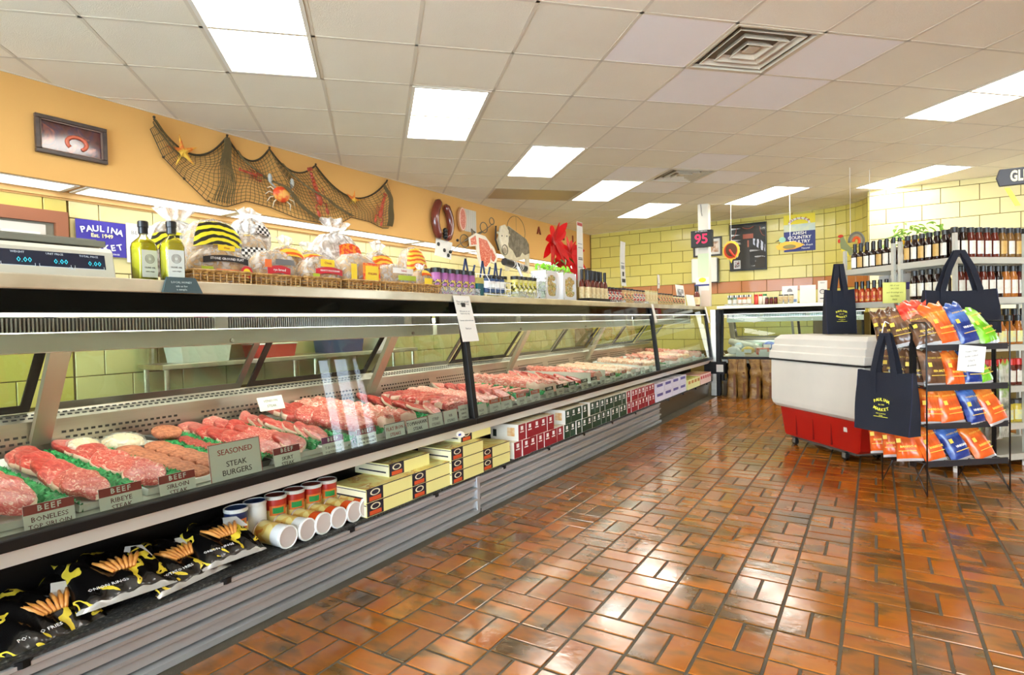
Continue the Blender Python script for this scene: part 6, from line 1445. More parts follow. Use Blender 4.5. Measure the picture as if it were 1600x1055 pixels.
# poultry sign
t = Bk('poultry_sign', 'yellow and navy sign reading MILLER AMISH COUNTRY POULTRY', 'sign', -1.06, 2.56)
sgn = M('sign_yellow', (240,220,40), .5); snv = M('sign_navy', (32,44,120), .5); ssk = M('sign_sky', (226,230,190), .5, var=.8, vscale=5, col2=(170,196,220))
q = MB(); q.bx(-.235,.235,-.012,0,.14,.30); part('yellow_band', q, sgn, t); q = MB(); q.bx(-.235,.235,-.012,0,.02,.14); part('sky_band', q, ssk, t); q = MB(); q.bx(-.235,.235,-.012,0,-.31,.02); part('navy_band', q, snv, t)
q = MB(); q.add([(0,-.0125,.14)]+[(.11*cos(pi*i/12), -.0125, .14+.055*sin(pi*i/12)) for i in range(13)], [(0,i+1,i+2) for i in range(12)]); part('sun', q, sgn, t)
q = MB(); q.tube([(.15*cos(pi*i/12), -.0126, .14+.09*sin(pi*i/12)) for i in range(13)], .022, 4); part('arch', q, paper_m, t)
for i, ch in enumerate('MILLER'): a = R(152-i*25); text(ch, (.15*cos(a), -.036, .145+.09*sin(a)), (sin(a), 0, -cos(a)), (cos(a),0,sin(a)), .062, redink, t, bold=.001)
text('AMISH', (0,-.0135,-.015), (1,0,0),(0,0,1), .072, wht, t, bold=.001); text('COUNTRY', (0,-.0135,-.085), (1,0,0),(0,0,1), .072, wht, t, bold=.001); text('POULTRY', (0,-.0135,-.155), (1,0,0),(0,0,1), .072, wht, t, bold=.001); text('Farm Fresh', (.09,-.0135,-.215), (1,0,0),(0,0,1), .045, wht, t, shear=.3); text('Natural', (.09,-.0135,-.265), (1,0,0),(0,0,1), .04, wht, t)
# number column and display
t = thing('sign_column', 'square white column with taped papers rising from the corner', 'column', (-2.20, 9.02, 1.3535)); q = MB(); q.bx(-.075,.075,-.0,.15,0,2.898-1.3535); part('column', q, M('column_paint', (228,222,206), .5), t)
q = MB(); q.bx(-.085,.075,-.006,-.001,.33,.80); part('green_paper', q, M('paper_green', (214,228,190), .6), t); q = MB(); q.bx(-.12,.075,-.010,-.006,.17,.44); part('white_paper', q, paper_m, t); q = MB(); q.ball((-.02,-.012,.40),(.055,.004,.035),14,6); part('yellow_logo', q, sgn, t); q = MB(); q.bx(-.14,.08,-.014,-.010,.31,.335); part('navy_strip', q, snv, t)
q = MB(); q.bx(-.04,.09,-.012,-.001,-.0,.24); part('tan_paper', q, M('paper_tan', (226,206,184), .6), t)
q = MB(); q.tube([(-.03,-.004,1.54),(-.02,-.008,1.42),(-.0,-.05,1.36)], .004, 5); part('cable', q, blk, t)
t = thing('number_display', 'black now-serving display showing 95 in red digits', 'display', (-2.20, 8.90, 2.24)); q = MB(); q.bx(-.155,.155,0,.10,0,.25); part('case', q, M('display_case_black', (18,22,20), .5), t, bevel=.006)
pink = M('led_pink', (226,8,70), .4, emit=.6); text('95', (.0,-.003,.115), (1,0,0),(0,0,1), .20, pink, t, name='digits', bold=.003); text('NOW SERVING', (0,-.002,.232), (1,0,0),(0,0,1), .026, wht, t)
# hanging birds
def hang(name, label, cat, x, y, z): 
    t = thing(name, label, cat, (x, y, z)); q = MB(); q.cyl((0,.01,.05),(0,.01,CEIL-z-.002), .0025, n=5); part('string', q, M('white_string', (240,240,236), .6), t); return t
def disc(q, cx, cz, rx, rz_, y, n=24, mi=0, sc=0): q.add([(cx+rx*(1+sc*(i % 2))*cos(2*pi*i/n), y, cz+rz_*(1+sc*(i % 2))*sin(2*pi*i/n)) for i in range(n)]+[(cx+rx*(1+sc*(i % 2))*cos(2*pi*i/n), y+.012, cz+rz_*(1+sc*(i % 2))*sin(2*pi*i/n)) for i in range(n)], [tuple(range(n)), tuple(range(2*n-1, n-1, -1))]+[(i, n+i, n+(i+1) % n, (i+1) % n) for i in range(n)], mi)
t = hang('turkey_cutout', 'hanging round turkey cutout in front of the framed jersey', 'cutout', -1.86, 9.32, 2.20)
q = MB(); disc(q, 0, 0, .118, .14, 0, 28, sc=.07); part('yellow_feathers', q, M('felt_yellow', (244,190,60), .7), t); q = MB(); disc(q, -.006, -.005, .098, .118, -.008); part('orange_feathers', q, M('felt_red_orange', (206,64,26), .7), t); q = MB(); disc(q, .004, .008, .082, .10, -.016); part('body', q, M('felt_brown', (84,50,22), .7), t)
q = MB(); q.tube([(-.02,-.022,.01),(.02,-.022,-.06),(.06,-.022,-.11)], [.014,.018,.012], 6); part('neck', q, M('felt_red', (216,60,36), .7), t, smooth=True); q = MB(); q.prism([(-.02,-.14),(.02,-.14),(.0,-.20)], 0, .01); part('foot', q, sgn, t, mat=FX_)
t = hang('duck_cutout', 'hanging orange duck cutout in front of the poultry sign', 'cutout', -1.02, 9.12, 2.18)
q = MB(); q.prism([(-.19,.0),(-.13,.03),(-.06,.055),(.05,.05),(.18,.0),(.14,-.03),(.06,-.055),(-.08,-.065),(-.16,-.05)], 0, .012); part('body', q, M('felt_amber', (240,170,60), .7), t, mat=FX_); q = MB(); disc(q, -.01, -.02, .085, .03, -.016, 16); part('wing', q, M('felt_olive', (128,120,70), .7), t); q = MB(); disc(q, -.10, .085, .045, .04, -.012, 14); part('head', q, M('felt_teal', (130,176,150), .7), t); q = MB(); q.prism([(-.145,.09),(-.20,.06),(-.14,.07)], .004, .012); part('beak', q, ink, t, mat=FX_)
t = hang('rooster_cutout', 'hanging rooster cutout above the navy bag', 'cutout', -.245, 7.95, 2.00)
q = MB(); q.prism([(-.11,.08),(-.07,.10),(-.04,.02),(.02,-.06),(.08,-.08),(.04,-.13),(-.06,-.12),(-.10,-.04)], 0, .012); part('body', q, M('felt_grey_green', (134,140,90), .7), t, mat=FX_)
for r, m_, y in ((.10,'felt_slate',0),(.072,'felt_slate_light',-.008),(.045,'felt_orange',-.014)):
    q = MB(); q.tube([(.06+r*cos(a)*.7, y, .03+r*sin(a)) for a in [R(x) for x in range(-40, 200, 15)]], .018, 6); part('tail_feathers', q, M(m_, {'felt_slate': (112,112,100), 'felt_slate_light': (150,140,110), 'felt_orange': (226,96,36)}[m_], .7), t, smooth=True)
q = MB(); q.ball((-.10,-.006,.105),(.03,.012,.02),8,6); q.ball((-.115,-.006,.05),(.015,.01,.025),8,6); part('comb', q, M('felt_red', (216,60,36), .7), t, smooth=True); q = MB(); q.prism([(-.10,-.04),(-.03,-.08),(-.01,-.14),(-.07,-.13)], .013, .018); part('breast', q, sgn, t, mat=FX_)
# extra strings seen above the sauce shelf
for k, (x, y) in enumerate(((-.05, 8.2),)):
    q = MB(); q.cyl((x, y, 1.9), (x, y, CEIL-.006), .003, n=5); tag(part('white_rod', q, M('white_string', (240,240,236), .6), None), 'thin white rod hanging from the ceiling by the pilaster', 'rod')
# gluten free sign
t = thing('hanging_sign', 'black hanging sign with cream letters reading GLUTEN FREE', 'sign', (1.10, 4.50, 1.955), R(2))
q = MB(); q.prism([(-.475,-.050),(-.49,-.0),(-.475,.050),(-.085,.050),(-.07,0),(-.085,-.050)], 0, .02); part('board', q, M('sign_black', (44,38,38), .4), t, mat=FX_, bevel=.004)
text('GLUTEN FREE', (-.28,-.0215,.0), (1,0,0),(0,0,1), .085, M('sign_cream', (244,222,176), .5), t, bold=.003, sx=.56)
q = MB(); q.cyl((-.28,-.005,.05),(-.28,-.005,CEIL-1.955-.008),.002,n=5); part('chain', q, ironm, t)
q = MB()
for a, b in (((-.45,-.06),(-.40,-.17)), ((-.30,-.06),(-.30,-.17)), ((-.15,-.06),(-.10,-.17))): q.add([(a[0],-.004,a[1]),(a[0]+.025,-.004,a[1]),(b[0]+.025,-.004,b[1]),(b[0],-.004,b[1]),(a[0],-.0,a[1]),(a[0]+.025,-.0,a[1]),(b[0]+.025,-.0,b[1]),(b[0],-.0,b[1])], [(0,1,2,3),(5,4,7,6),(0,3,7,4),(1,5,6,2),(3,2,6,7)])
part('green_tails', q, M('lime_ribbon', (206,220,60), .5), t)
# ================================================================ CHEST, RACK, SHELVES, BAGS
# white and red chest cooler on castors, set at 45 degrees
A45 = R(-48)
chw = M('chest_white', (226,220,208), .35, var=.2, vscale=2); chr_ = M('chest_red', (176,22,12), .35, var=.25, vscale=4, col2=(150,14,8)); chg = M('chest_gasket', (24,22,22), .5); gry = M('castor_grey', (130,128,120), .4, .3)
t = thing('chest_cooler', 'white lidded chest cooler with a red base on castors', 'cooler', (-.845, 5.955, 0), A45)
LN, DP = 1.16, .46
def ring(x0, x1, y0, y1, z): return [(x0,y0,z),(x1,y0,z),(x1,y1,z),(x0,y1,z)]
def loft(rs, mi=0):
    q = MB(); vs = sum(rs, []); fs = [(4*j+i, 4*j+(i+1) % 4, 4*(j+1)+(i+1) % 4, 4*(j+1)+i) for j in range(len(rs)-1) for i in range(4)]+[(3,2,1,0), tuple(4*(len(rs)-1)+i for i in range(4))]
    q.add(vs, fs, mi); return q
part('lid', loft([ring(-.015, LN, -.01, DP, .782), ring(-.012, LN, -.006, DP, .845), ring(.0, LN-.01, .01, DP-.01, .850), ring(.0, LN-.01, .012, DP-.01, .905), ring(.012, LN-.02, .028, DP-.02, .910), ring(.014, LN-.02, .03, DP-.02, .965), ring(.05, LN-.05, .07, DP-.05, 1.0)]), chw, t, bevel=.006, seg=3)
q = MB(); q.bx(-.018, LN+.003, -.014, DP+.004, .768, .782); part('gasket', q, chg, t)
part('upper_body', loft([ring(.03, LN-.04, .03, DP-.03, .335), ring(.012, LN-.02, .004, DP-.01, .365), ring(.0, LN-.01, 0, DP, .40), ring(.0, LN-.01, 0, DP, .768)]), chw, t, bevel=.01, seg=3)
part('red_base', loft([ring(.13, LN-.16, .06, DP-.06, .075), ring(.115, LN-.13, .055, DP-.055, .10), ring(.085, LN-.085, .035, DP-.035, .335)]), chr_, t, bevel=.008, seg=2)
for x in (.30, .52, .74): q = MB(); q.bx(x-.003, x+.003, .040, .058, .10, .33); part('groove', q, M('chest_red_dark', (120,10,6), .5), t)
q = MB(); q.bx(.16, LN-.2, .09, DP-.09, .05, .075); part('undercarriage', q, M('under_grey', (110,104,96), .4, .4), t)
for x, y in ((.24,.075),(LN-.30,.075),(.24,DP-.10),(LN-.30,DP-.10)):
    q = MB(); q.cyl((x,y-.013,.032),(x,y+.013,.032),.032,n=14); part('castor_wheel', q, blk, t); q = MB(); q.bx(x-.016,x+.016,y-.018,y-.014,.02,.06); q.bx(x-.016,x+.016,y+.014,y+.018,.02,.06); q.bx(x-.02,x+.02,y-.018,y+.018,.05,.056); part('castor_fork', q, gry, t)
q = MB(); q.bx(LN-.28, LN-.24, .040, .048, .235, .275); part('white_clip', q, chw, t, bevel=.004)
# ---- black wire chip rack
RA = R(38.27); rack = thing('chip_rack', 'black wire rack of potato chip bags with four sloping shelves', 'rack', (.271, 4.502, 0), RA)
wr = M('black_wire', (18,18,20), .4)
RW, RD = .585, .385
def side_frame(x):
    q = MB(); r = .005
    q.tube([(x,.0,.0),(x,0,1.10),(x,.006,1.107),(x,RD-.006,1.107),(x,RD,1.10),(x,RD,.0)], r, 6)
    q.tube([(x,0,.0),(x,.11,.19)], r*.8, 6); q.tube([(x,RD,.0),(x,RD-.11,.19)], r*.8, 6)
    for z in (.205,.445,.69,.945): q.tube([(x,0,z),(x,RD,z)], r*.7, 5)
    return q
part('side_frame', side_frame(0), wr, rack, smooth=True); part('side_frame', side_frame(RW), wr, rack, smooth=True)
for y in (.11, RD-.11): q = MB(); q.bx(-.012, .012, y-.016, y+.016, .17, 1.10); part('upright', q, wr, rack)
q = MB(); q.bx(RW-.004, RW+.004, .11-.014, .11+.014, .17, .95); part('upright', q, wr, rack)
for z in (.205,.445,.69,.945):
    q = MB(); q.bx(0, RW-.02, -.008, .002, z-.018, z+.020); part('shelf_lip', q, M('lip_dark', (50,50,54), .35, .3), rack)
    q = MB()
    for k in range(13): q.tube([(.01+k*(RW-.04)/12, 0, z-.008), (.01+k*(RW-.04)/12, RD, z+.035)], .0025, 4)
    for k in range(4): q.tube([(0, .06+.09*k, z-.003+.011*k), (RW-.02, .06+.09*k, z-.003+.011*k)], .003, 4)
    part('shelf_wires', q, wr, rack)
q = MB(); q.tube([(RW*.4, .36, 0.0),(RW*.45,.33,.10),(RW*.5,.30,.18)], .004, 5); part('rear_brace', q, wr, rack)
# chip bags
chipcol = {'orange': ((228,92,30), (244,140,50)), 'brown': ((96,66,46), (150,104,72)), 'blue': ((28,52,128), (90,130,200)), 'green': ((120,200,30), (190,236,110)), 'red': ((206,40,28), (236,120,90))}
def chip_mat(c):
    a, b = chipcol[c]; return ramp_mat('chip_'+c, [(.25, tuple(int(x*.8) for x in a)), (.45, a), (.62, b), (.72, a)], scale=5, detail=2, rough=.26, coat=.3, bump=.15, stretch=(.6, 1, 2.2))
foilw = M('foil_white', (226,226,224), .25, .3); cyl_ = M('chip_logo_yellow', (246,206,80), .4)
def chip_bag(c, label, x, y, z, lean=20, rz=0, w_=.155, h=.30, name2='SEA SALT', parent_rz=RA, seed=1, twist=0):
    t = thing('chip_bag', label, 'chip bag', tuple(rack.matrix_basis @ Vector((x, y, z))) if 0 else (.271+x*cos(RA)-y*sin(RA), 4.502+x*sin(RA)+y*cos(RA), z), RA+rz, 'chip bags on the black rack')
    B = Matrix.Rotation(R(-lean), 4, 'X') @ Matrix.Rotation(R(twist), 4, 'Y')
    key = ('chip', c, w_, h, seed % 3)
    if key not in MEATS: MEATS[key] = pillow(w_, h, .085, seed, lambda u, v: 1 if v < .035 else 0, wob=.9).mesh('foil_bag', [chip_mat(c), foilw], True)
    link('foil_bag', MEATS[key], t, B)
    def L(dx, dz, dy=-.046): return tuple(B @ Vector((dx, dy, dz)))
    r_, u_ = tuple(B.to_3x3() @ Vector((1,0,0))), tuple(B.to_3x3() @ Vector((0,0,1)))
    q = MB(); q.bx(-.055, -.030, -.0455, -.044, h*.50, h*.50+.028); part('square_logo', q, cyl_, t, mat=B)
    text('POTATO CHIPS', L(.0, h*.74), r_, u_, .016, cyl_, t, sx=.9)
    text(name2, L(.008, h*.38), r_, u_, .019 if len(name2) < 9 else .016, paper_m if c == 'blue' else cyl_, t, bold=.0006)
    q = MB(); q.bx(-.05, .05, -.0462, -.045, h*.25, h*.25+.004); part('stripe', q, cyl_, t, mat=B)
    return t
BQ, SV, MV, JL = 'BARBECUE', 'SEA SALT', 'VINEGAR', 'JALAPENO'
z1, z2, z3, z4 = .955, .70, .455, .215
chip_bag('orange', 'big orange chip bag at the front of the top shelf', .175, .015, z1, 24, -.1, name2=BQ, seed=1, w_=.165, twist=-10)
chip_bag('blue', 'blue chip bag on the top shelf', .335, .02, z1, 24, 0, name2=MV, seed=2, twist=-12)
chip_bag('green', 'lime green chip bag on the top shelf', .49, .025, z1, 32, .1, name2=JL, seed=3, h=.28, twist=-14)
chip_bag('red', 'red-orange chip bag tucked behind the orange one on the top shelf', .085, .10, z1, 18, -.2, name2=BQ, seed=4, twist=-12, h=.31)
chip_bag('brown', 'brown chip bag in the front left corner of the top shelf', .055, .03, z1, 30, -.5, name2=SV, seed=5, h=.25, twist=-15)
for k in range(3): chip_bag('brown', f"brown chip bag on the top shelf side, {nth(k, 3)} from the front", -.015+.02*k, .14+.10*k, z1, 20, -.9, name2=SV, seed=6+k, h=.27, w_=.14, twist=-16)
chip_bag('red', 'red and white chip bag at the back of the top shelf', .12, .22, z1, 10, -.4, name2=BQ, seed=12, h=.30)
chip_bag('brown', 'brown chip bag at the left of the second shelf', .085, .025, z2, 16, 0, name2=SV, seed=2, h=.235)
chip_bag('orange', 'orange chip bag on the second shelf beside the paper notice', .215, .01, z2-.01, 18, 0, name2=BQ, seed=3, h=.24, w_=.125)
chip_bag('blue', 'blue chip bag behind the paper notice', .345, .015, z2, 18, 0, name2=MV, seed=4, h=.235, w_=.13)
chip_bag('green', 'lime green chip bag on the second shelf', .455, .03, z2, 28, .15, name2=JL, seed=5, h=.235, w_=.125, twist=-10)
for k in range(3): chip_bag('brown', f"dark brown chip bag on the second shelf side, {nth(k, 3)} from the front", .03, .12+.10*k, z2, 14, -.8, name2=SV, seed=8+k, h=.23, w_=.13)
chip_bag('orange', 'narrow orange chip bag at the left of the third shelf', .06, .03, z3, 16, -.3, name2=BQ, seed=1, h=.235, w_=.12)
chip_bag('orange', 'wide orange chip bag on the third shelf', .20, .01, z3, 20, 0, name2=BQ, seed=2, h=.24, w_=.17, twist=-6)
chip_bag('blue', 'blue chip bag on the third shelf', .355, -.0, z3-.01, 18, 0, name2=MV, seed=3, h=.24, w_=.12, twist=-8)
chip_bag('orange', 'orange chip bag overhanging the right end of the third shelf', .505, -.01, z3-.005, 26, .05, name2=BQ, seed=4, h=.25, w_=.165, twist=-14)
for k in range(2): chip_bag('red', f"dark red chip bag on the third shelf side, {nth(k, 2)} from the front", .03, .15+.12*k, z3, 14, -.8, name2=BQ, seed=8+k, h=.23, w_=.13)
chip_bag('orange', 'orange chip bag at the left of the bottom shelf', .085, .015, z4, 24, -.1, name2=BQ, seed=5, h=.235, w_=.145, twist=-12)
chip_bag('blue', 'blue chip bag on the bottom shelf', .265, .015, z4, 26, 0, name2=MV, seed=6, h=.235, w_=.155, twist=-14)
chip_bag('orange', 'orange chip bag at the right of the bottom shelf', .44, .015, z4, 28, 0, name2=BQ, seed=7, h=.24, w_=.16, twist=-16)
for k in range(3): chip_bag('orange', f"orange chip bag on the bottom shelf side, {nth(k, 3)} from the front", -.03, .10+.12*k, z4-.01, 18, -.9, name2=BQ, seed=8+k, h=.23, w_=.15, twist=-10)
t = thing('notice', 'white paper notice hung on the rack\'s top shelf', 'notice', (.271+.285*cos(RA)+.022*sin(RA), 4.502+.285*sin(RA)-.022*cos(RA), .79), RA); q = MB(); q.grid(lambda u, v: ((u-.5)*.19, -.004*sin(u*6), v*.165), 6, 2); part('sheet', q, paper_m, t, mat=Matrix.Rotation(R(6), 4, 'Y'))
for s, z in (('Potato Chips', .13), ('kettle cooked', .10), ('2 for 5', .07), ('all natural', .04)): text(s, (0, -.008, z), (1,0,.1), (0,0,1), .016, ptxt, t)
# clear packets hanging on the rack's right side
pkm = ramp_mat('packet_print', [(.35,(90,96,80)),(.5,(196,190,170)),(.58,(120,160,60)),(.68,(210,120,80))], scale=7, rough=.2, coat=.4)
for k in range(4):
    x, y = RW+.035+.02*k, .07+.07*k; t = thing('hanging_packet', f"long clear snack packet hanging on the rack's right side, {nth(k, 4)} from the front", 'packet', (.271+x*cos(RA)-y*sin(RA), 4.502+x*sin(RA)+y*cos(RA), .34-.03*k), RA+.2, 'packets on the rack side')
    part('packet', pillow(.10, .50, .03, k+3, wob=1.6), pkm, t, smooth=True)
    q = MB(); q.tube([(0,.0,.50),(-.03,.0,.53)], .002, 4); part('hook', q, wr, t)
# ---- tote bags
navyc = M('navy_canvas', (20,24,38), .85, var=.3, vscale=5, col2=(14,17,28), bump=.25, bscale=220); navyd = M('navy_binding', (28,32,62), .8); tprint = M('tote_print_yellow', (240,236,80), .6)
def tote(label, loc, rz, w_, h, dp, hh, logo=True, slump=0, hx=.19, grip=None):
    """origin = bag bottom centre; handles rise hh above the mouth and meet at the hook"""
    t = thing('tote_bag', label, 'tote bag', loc, rz, 'navy canvas tote bags')
    def f(u, v, s): k = 1-slump*(1-abs(2*u-1)**2)*0; x = (u-.5)*w_*(1+.03*sin(pi*v)); y = s*(dp/2*(1-.72*v)+.006*sin(6*u+4*v)); return (x, y, h*v+.012*sin(pi*u)*(v > .95)*(-1))
    q = MB(); q.grid(lambda u, v: f(u, v, -1), 12, 10); q.grid(lambda u, v: f(1-u, v, 1), 12, 10)
    for s in (0, 1):
        q.grid(lambda u, v: ((s-.5)*w_*(1+.03*sin(pi*v)), (u-.5)*dp*(1-.72*v)*(1 if s else -1), h*v), 2, 10)
    q.add([(-w_/2,-dp/2,0),(w_/2,-dp/2,0),(w_/2,dp/2,0),(-w_/2,dp/2,0)], [(3,2,1,0)]); part('bag_body', q, navyc, t, smooth=True)
    for s in (-1, 1):
        q = MB(); yb = s*(dp*.16+.008); gx = 0 if grip is None else grip; pts = [(-w_*hx, yb, h*.62), (-w_*hx, yb, h), (-w_*hx*.62+gx*.4, yb*.8, h+hh*.55), (-.02+gx, yb*.4, h+hh*.97), (.02+gx, yb*.4, h+hh*.97), (w_*hx*.62+gx*.4, yb*.8, h+hh*.55), (w_*hx, yb, h), (w_*hx, yb, h*.62)]
        bw_ = .02
        vs = []
        for i, p in enumerate(pts):
            a = Vector(pts[max(i-1, 0)]); b = Vector(pts[min(i+1, 7)]); d = (b-a).normalized(); sd = Vector((d.z, 0, -d.x))*bw_; vs += [Vector(p)-sd, Vector(p)+sd, Vector(p)-sd+Vector((0,.004,0)), Vector(p)+sd+Vector((0,.004,0))]
        fs = []
        for i in range(7): o = 4*i; fs += [(o,o+1,o+5,o+4),(o+3,o+2,o+6,o+7),(o,o+4,o+6,o+2),(o+1,o+3,o+7,o+5)]
        q.add(vs, fs); part('handle', q, navyc, t, smooth=False)
    for s in (-1, 1): q = MB(); q.tube([(s*w_/2, -dp/2-.001, 0), (s*w_/2*1.02, -dp/2*.64, h*.5), (s*w_/2, -dp/2*.28-.001, h)], .003, 5); part('piping', q, navyd, t)
    if logo:
        sc = logo; yy = -dp/2*.62-.010
        B = lambda x, z: (x*sc, -dp/2*(1-.72*z/h)-.009, z)
        z0 = h*.40; sl = .72*dp/2/h
        for i, ch in enumerate('PAULINA'): a = R(22-i*7.3); text(ch, B(-.048+i*.016, z0+(.052-.012*((i-3)/3.0)**2)*sc), (cos(a), 0, sin(a)), (0,sl,1), .026*sc, tprint, t, bold=.0007)
        text('Est. 1949', B(0, z0+.020*sc), (1,0,0), (0,sl,1), .011*sc, tprint, t, bold=.0002)
        for i, ch in enumerate('MARKET'): a = R(-20+i*8); text(ch, B(-.045+i*.018, z0-(.002+.010*(1-((i-2.5)/2.5)**2))*sc), (cos(a), 0, sin(a)), (0,sl,1), .026*sc, tprint, t, bold=.0007)
        text('MEAT & SAUSAGE', B(0, z0-.036*sc), (1,0,0), (0,sl,1), .0085*sc, tprint, t); text('Chicago', B(0, z0-.047*sc), (1,0,0), (0,sl,1), .0085*sc, tprint, t)
        q = MB(); q.quad(B(-.05, z0-.057*sc), B(.05, z0-.057*sc), B(.05, z0-.054*sc), B(-.05, z0-.054*sc)); part('print_line', q, tprint, t)
    return t
ang2 = math.atan2(4.502-4.756, .271+.02)   # outward face of the rack's left side
px_, py_ = (.062+.271*0), 4.64
t = tote('navy tote bag hanging on the chip rack side, printed PAULINA MARKET', (.055, 4.575, .385), ang2, .40, .405, .10, .25, logo=1.05)
q = MB(); q.tube([(0,.03,.72),(0,-.005,.735),(0,-.02,.70),(0,-.03,.66)], .003, 5); part('hook', q, wire, t)
tote('smaller navy tote bag hanging at the far shelf post beside the chest', (-.27, 5.83, 1.005), R(28), .24, .39, .10, .22, logo=.85)
tote('wide navy tote bag hanging by its handles from the sauce shelf post', (.50, 5.13, 1.02), R(32), .50, .31, .10, .27, logo=0, hx=.26)
# ---- sauce shelves, two back-to-back units at 45 degrees
S45 = R(45)
shm = M('shelf_enamel', (206,204,190), .35, .25); shm2 = M('shelf_under', (150,148,134), .5, .3)
ZS = (1.57, 1.275, .92, .61, .33, .10)
def shelf_unit(label, org, L_, D_, top=1.745):
    # local x = along the front (world dir +45deg), local y = depth (world dir 135deg)
    t = thing('sauce_shelf', label, 'shelf unit', (org[0], org[1], 0), S45)
    for x in (0, L_/2, L_):
        for y in (0, D_):
            q = MB(); q.bx(x-.012, x+.012, y-.012, y+.012, .02, top); part('post', q, shm, t); q = MB(); q.cyl((x,y,0),(x,y,.03),.018,n=10); part('foot', q, paper_m, t)
            q = MB(); q.bx(x-.008, x+.008, y-.0135, y-.0125, ZS[0]-.05, ZS[0]-.02); part('clip', q, shm2, t)
    for z in ZS:
        q = MB(); q.bx(-.012, L_+.012, -.014, -.010, z-.048, z-.002); q.bx(-.012, L_+.012, D_+.010, D_+.014, z-.048, z-.002); q.bx(-.014, -.010, -.014, D_+.014, z-.048, z-.002); q.bx(L_+.010, L_+.014, -.014, D_+.014, z-.048, z-.002); q.bx(-.012, L_+.012, -.012, D_+.012, z-.010, z-.001); part('shelf', q, shm, t)
    return t
U1, U2 = (.49, 5.285), (.49-.47*sin(S45)-.012, 5.285+.47*cos(S45)+.012)
shelf_unit('steel sauce shelf unit facing the chip rack', U1, 1.3, .45)
shelf_unit('steel sauce shelf unit behind the first, toward the cream wall', (U2[0]-.02, U2[1]+.02), 1.3, .50, 1.74)
def S(org, x, y): return (org[0]+x*cos(S45)-y*sin(S45), org[1]+x*sin(S45)+y*cos(S45))
dkb = M('sauce_dark', (34,16,12), .1, coat=.5); redb = M('sauce_maroon', (96,34,22), .12, coat=.5); amb = M('sauce_amber', (176,104,40), .12, coat=.5); olvb = M('sauce_olive', (120,84,40), .12, coat=.5)
lw = M('label_white', (236,230,214), .5, var=.4, vscale=30, col2=(200,186,160)); lyw = M('label_mustard', (214,170,90), .5, var=.3, vscale=20); lcap = M('cap_charcoal', (46,44,40), .4); lyel = M('label_lemon', (232,224,130), .5, var=.7, vscale=40, col2=(190,200,210))
lor = ramp_mat('label_hot', [(.4,(196,70,40)),(.5,(230,160,60)),(.6,(90,110,50))], scale=30, rough=.4, const=True)
def row(unit, z, cells, r, h, glass, lab, cap, desc, grp, **k):
    for i, (x, y) in enumerate(cells):
        g = glass[i % len(glass)] if isinstance(glass, list) else glass; l = lab[i % len(lab)] if isinstance(lab, list) else lab
        p = S(unit, x, y); bottle('sauce_bottle', f"{desc}, {nth(i, len(cells))} from {k.get('fr', 'the post')}", p[0], p[1], r, h, g, l, cap, grp, z, k.get('neck', .5), k.get('sh', .62), k.get('caph', .18), k.get('labz', (.12,.55)), rz=S45+k.get('rz', 0), front=k.get('front', True))
row(U1, ZS[0], [(.05+.074*i, .045) for i in range(15)], .031, .225, [dkb, dkb, redb, redb, redb, redb, olvb, olvb, olvb], [lw, lw, lw, lw, lw, lw, lyw, lw, lyw], lcap, 'top shelf sauce bottle with charcoal cap facing the chips', 'top shelf front sauce bottles', neck=.62, caph=.17)
row(U1, ZS[0], [(.04, .11+.062*i) for i in range(6)], .028, .215, dkb, [lw, lyw], lcap, 'top shelf dark sauce bottle along the end', 'top shelf end sauce bottles', neck=.62, caph=.17, rz=-R(90))
row(U1, ZS[0], [(.12+.078*i, .13) for i in range(14)], .031, .225, [redb, olvb], lyw, lcap, 'top shelf sauce bottle in the second line', 'top shelf second line bottles', neck=.62, caph=.17)
row(U1, ZS[1], [(.10+.071*i, .045) for i in range(15)], .031, .235, [redb, redb, redb, redb, redb, dkb, amb, amb], lw, lcap, 'second shelf sauce bottle facing the chips', 'second shelf front bottles', neck=.6, caph=.18)
row(U1, ZS[1], [(.04, .10+.066*i) for i in range(5)], .031, .23, dkb, lw, lcap, 'second shelf dark bottle along the end', 'second shelf end bottles', neck=.6, caph=.18, rz=-R(90))
row(U1, ZS[2], [(.12+.088*i, .045) for i in range(12)], .040, .22, amb, lyel, lcap, 'third shelf yellow sauce bottle', 'third shelf yellow bottles', neck=.45, sh=.5, caph=.2, labz=(.08,.46))
row(U1, ZS[2], [(.12+.088*i, .20) for i in range(12)], .038, .27, [redb, olvb], lyw, lcap, 'third shelf taller dark bottle at the back', 'third shelf back bottles', neck=.45, sh=.5)
row(U1, ZS[3], [(.12+.075*i, .045) for i in range(14)], .033, .20, redb, lw, M('cap_red', (206,50,40), .4), 'fourth shelf bottle with bright red cap', 'fourth shelf red capped bottles', neck=.7, caph=.24)
row(U1, ZS[4], [(.12+.085*i, .05) for i in range(12)], .038, .17, M('sauce_gold', (206,180,60), .15, coat=.4), lyel, lcap, 'fifth shelf squat yellow jar', 'fifth shelf squat jars', neck=.8, caph=.18)
U2_ = (U2[0]-.02, U2[1]+.02)
row(U2_, ZS[0], [(.045, .04+.066*i) for i in range(7)], .030, .225, dkb, [paper_m, lw, lyw], lidb, 'dark wine-like bottle with pale label on the farther unit', 'far unit top shelf bottles', neck=.40, sh=.52, caph=.34, rz=-R(90), labz=(.06,.46))
row(U2_, ZS[0], [(.115, .05+.066*i) for i in range(7)], .030, .225, dkb, lw, lidb, 'second line dark bottle on the farther unit', 'far unit second line bottles', neck=.40, sh=.52, caph=.34, rz=-R(90), labz=(.06,.46))
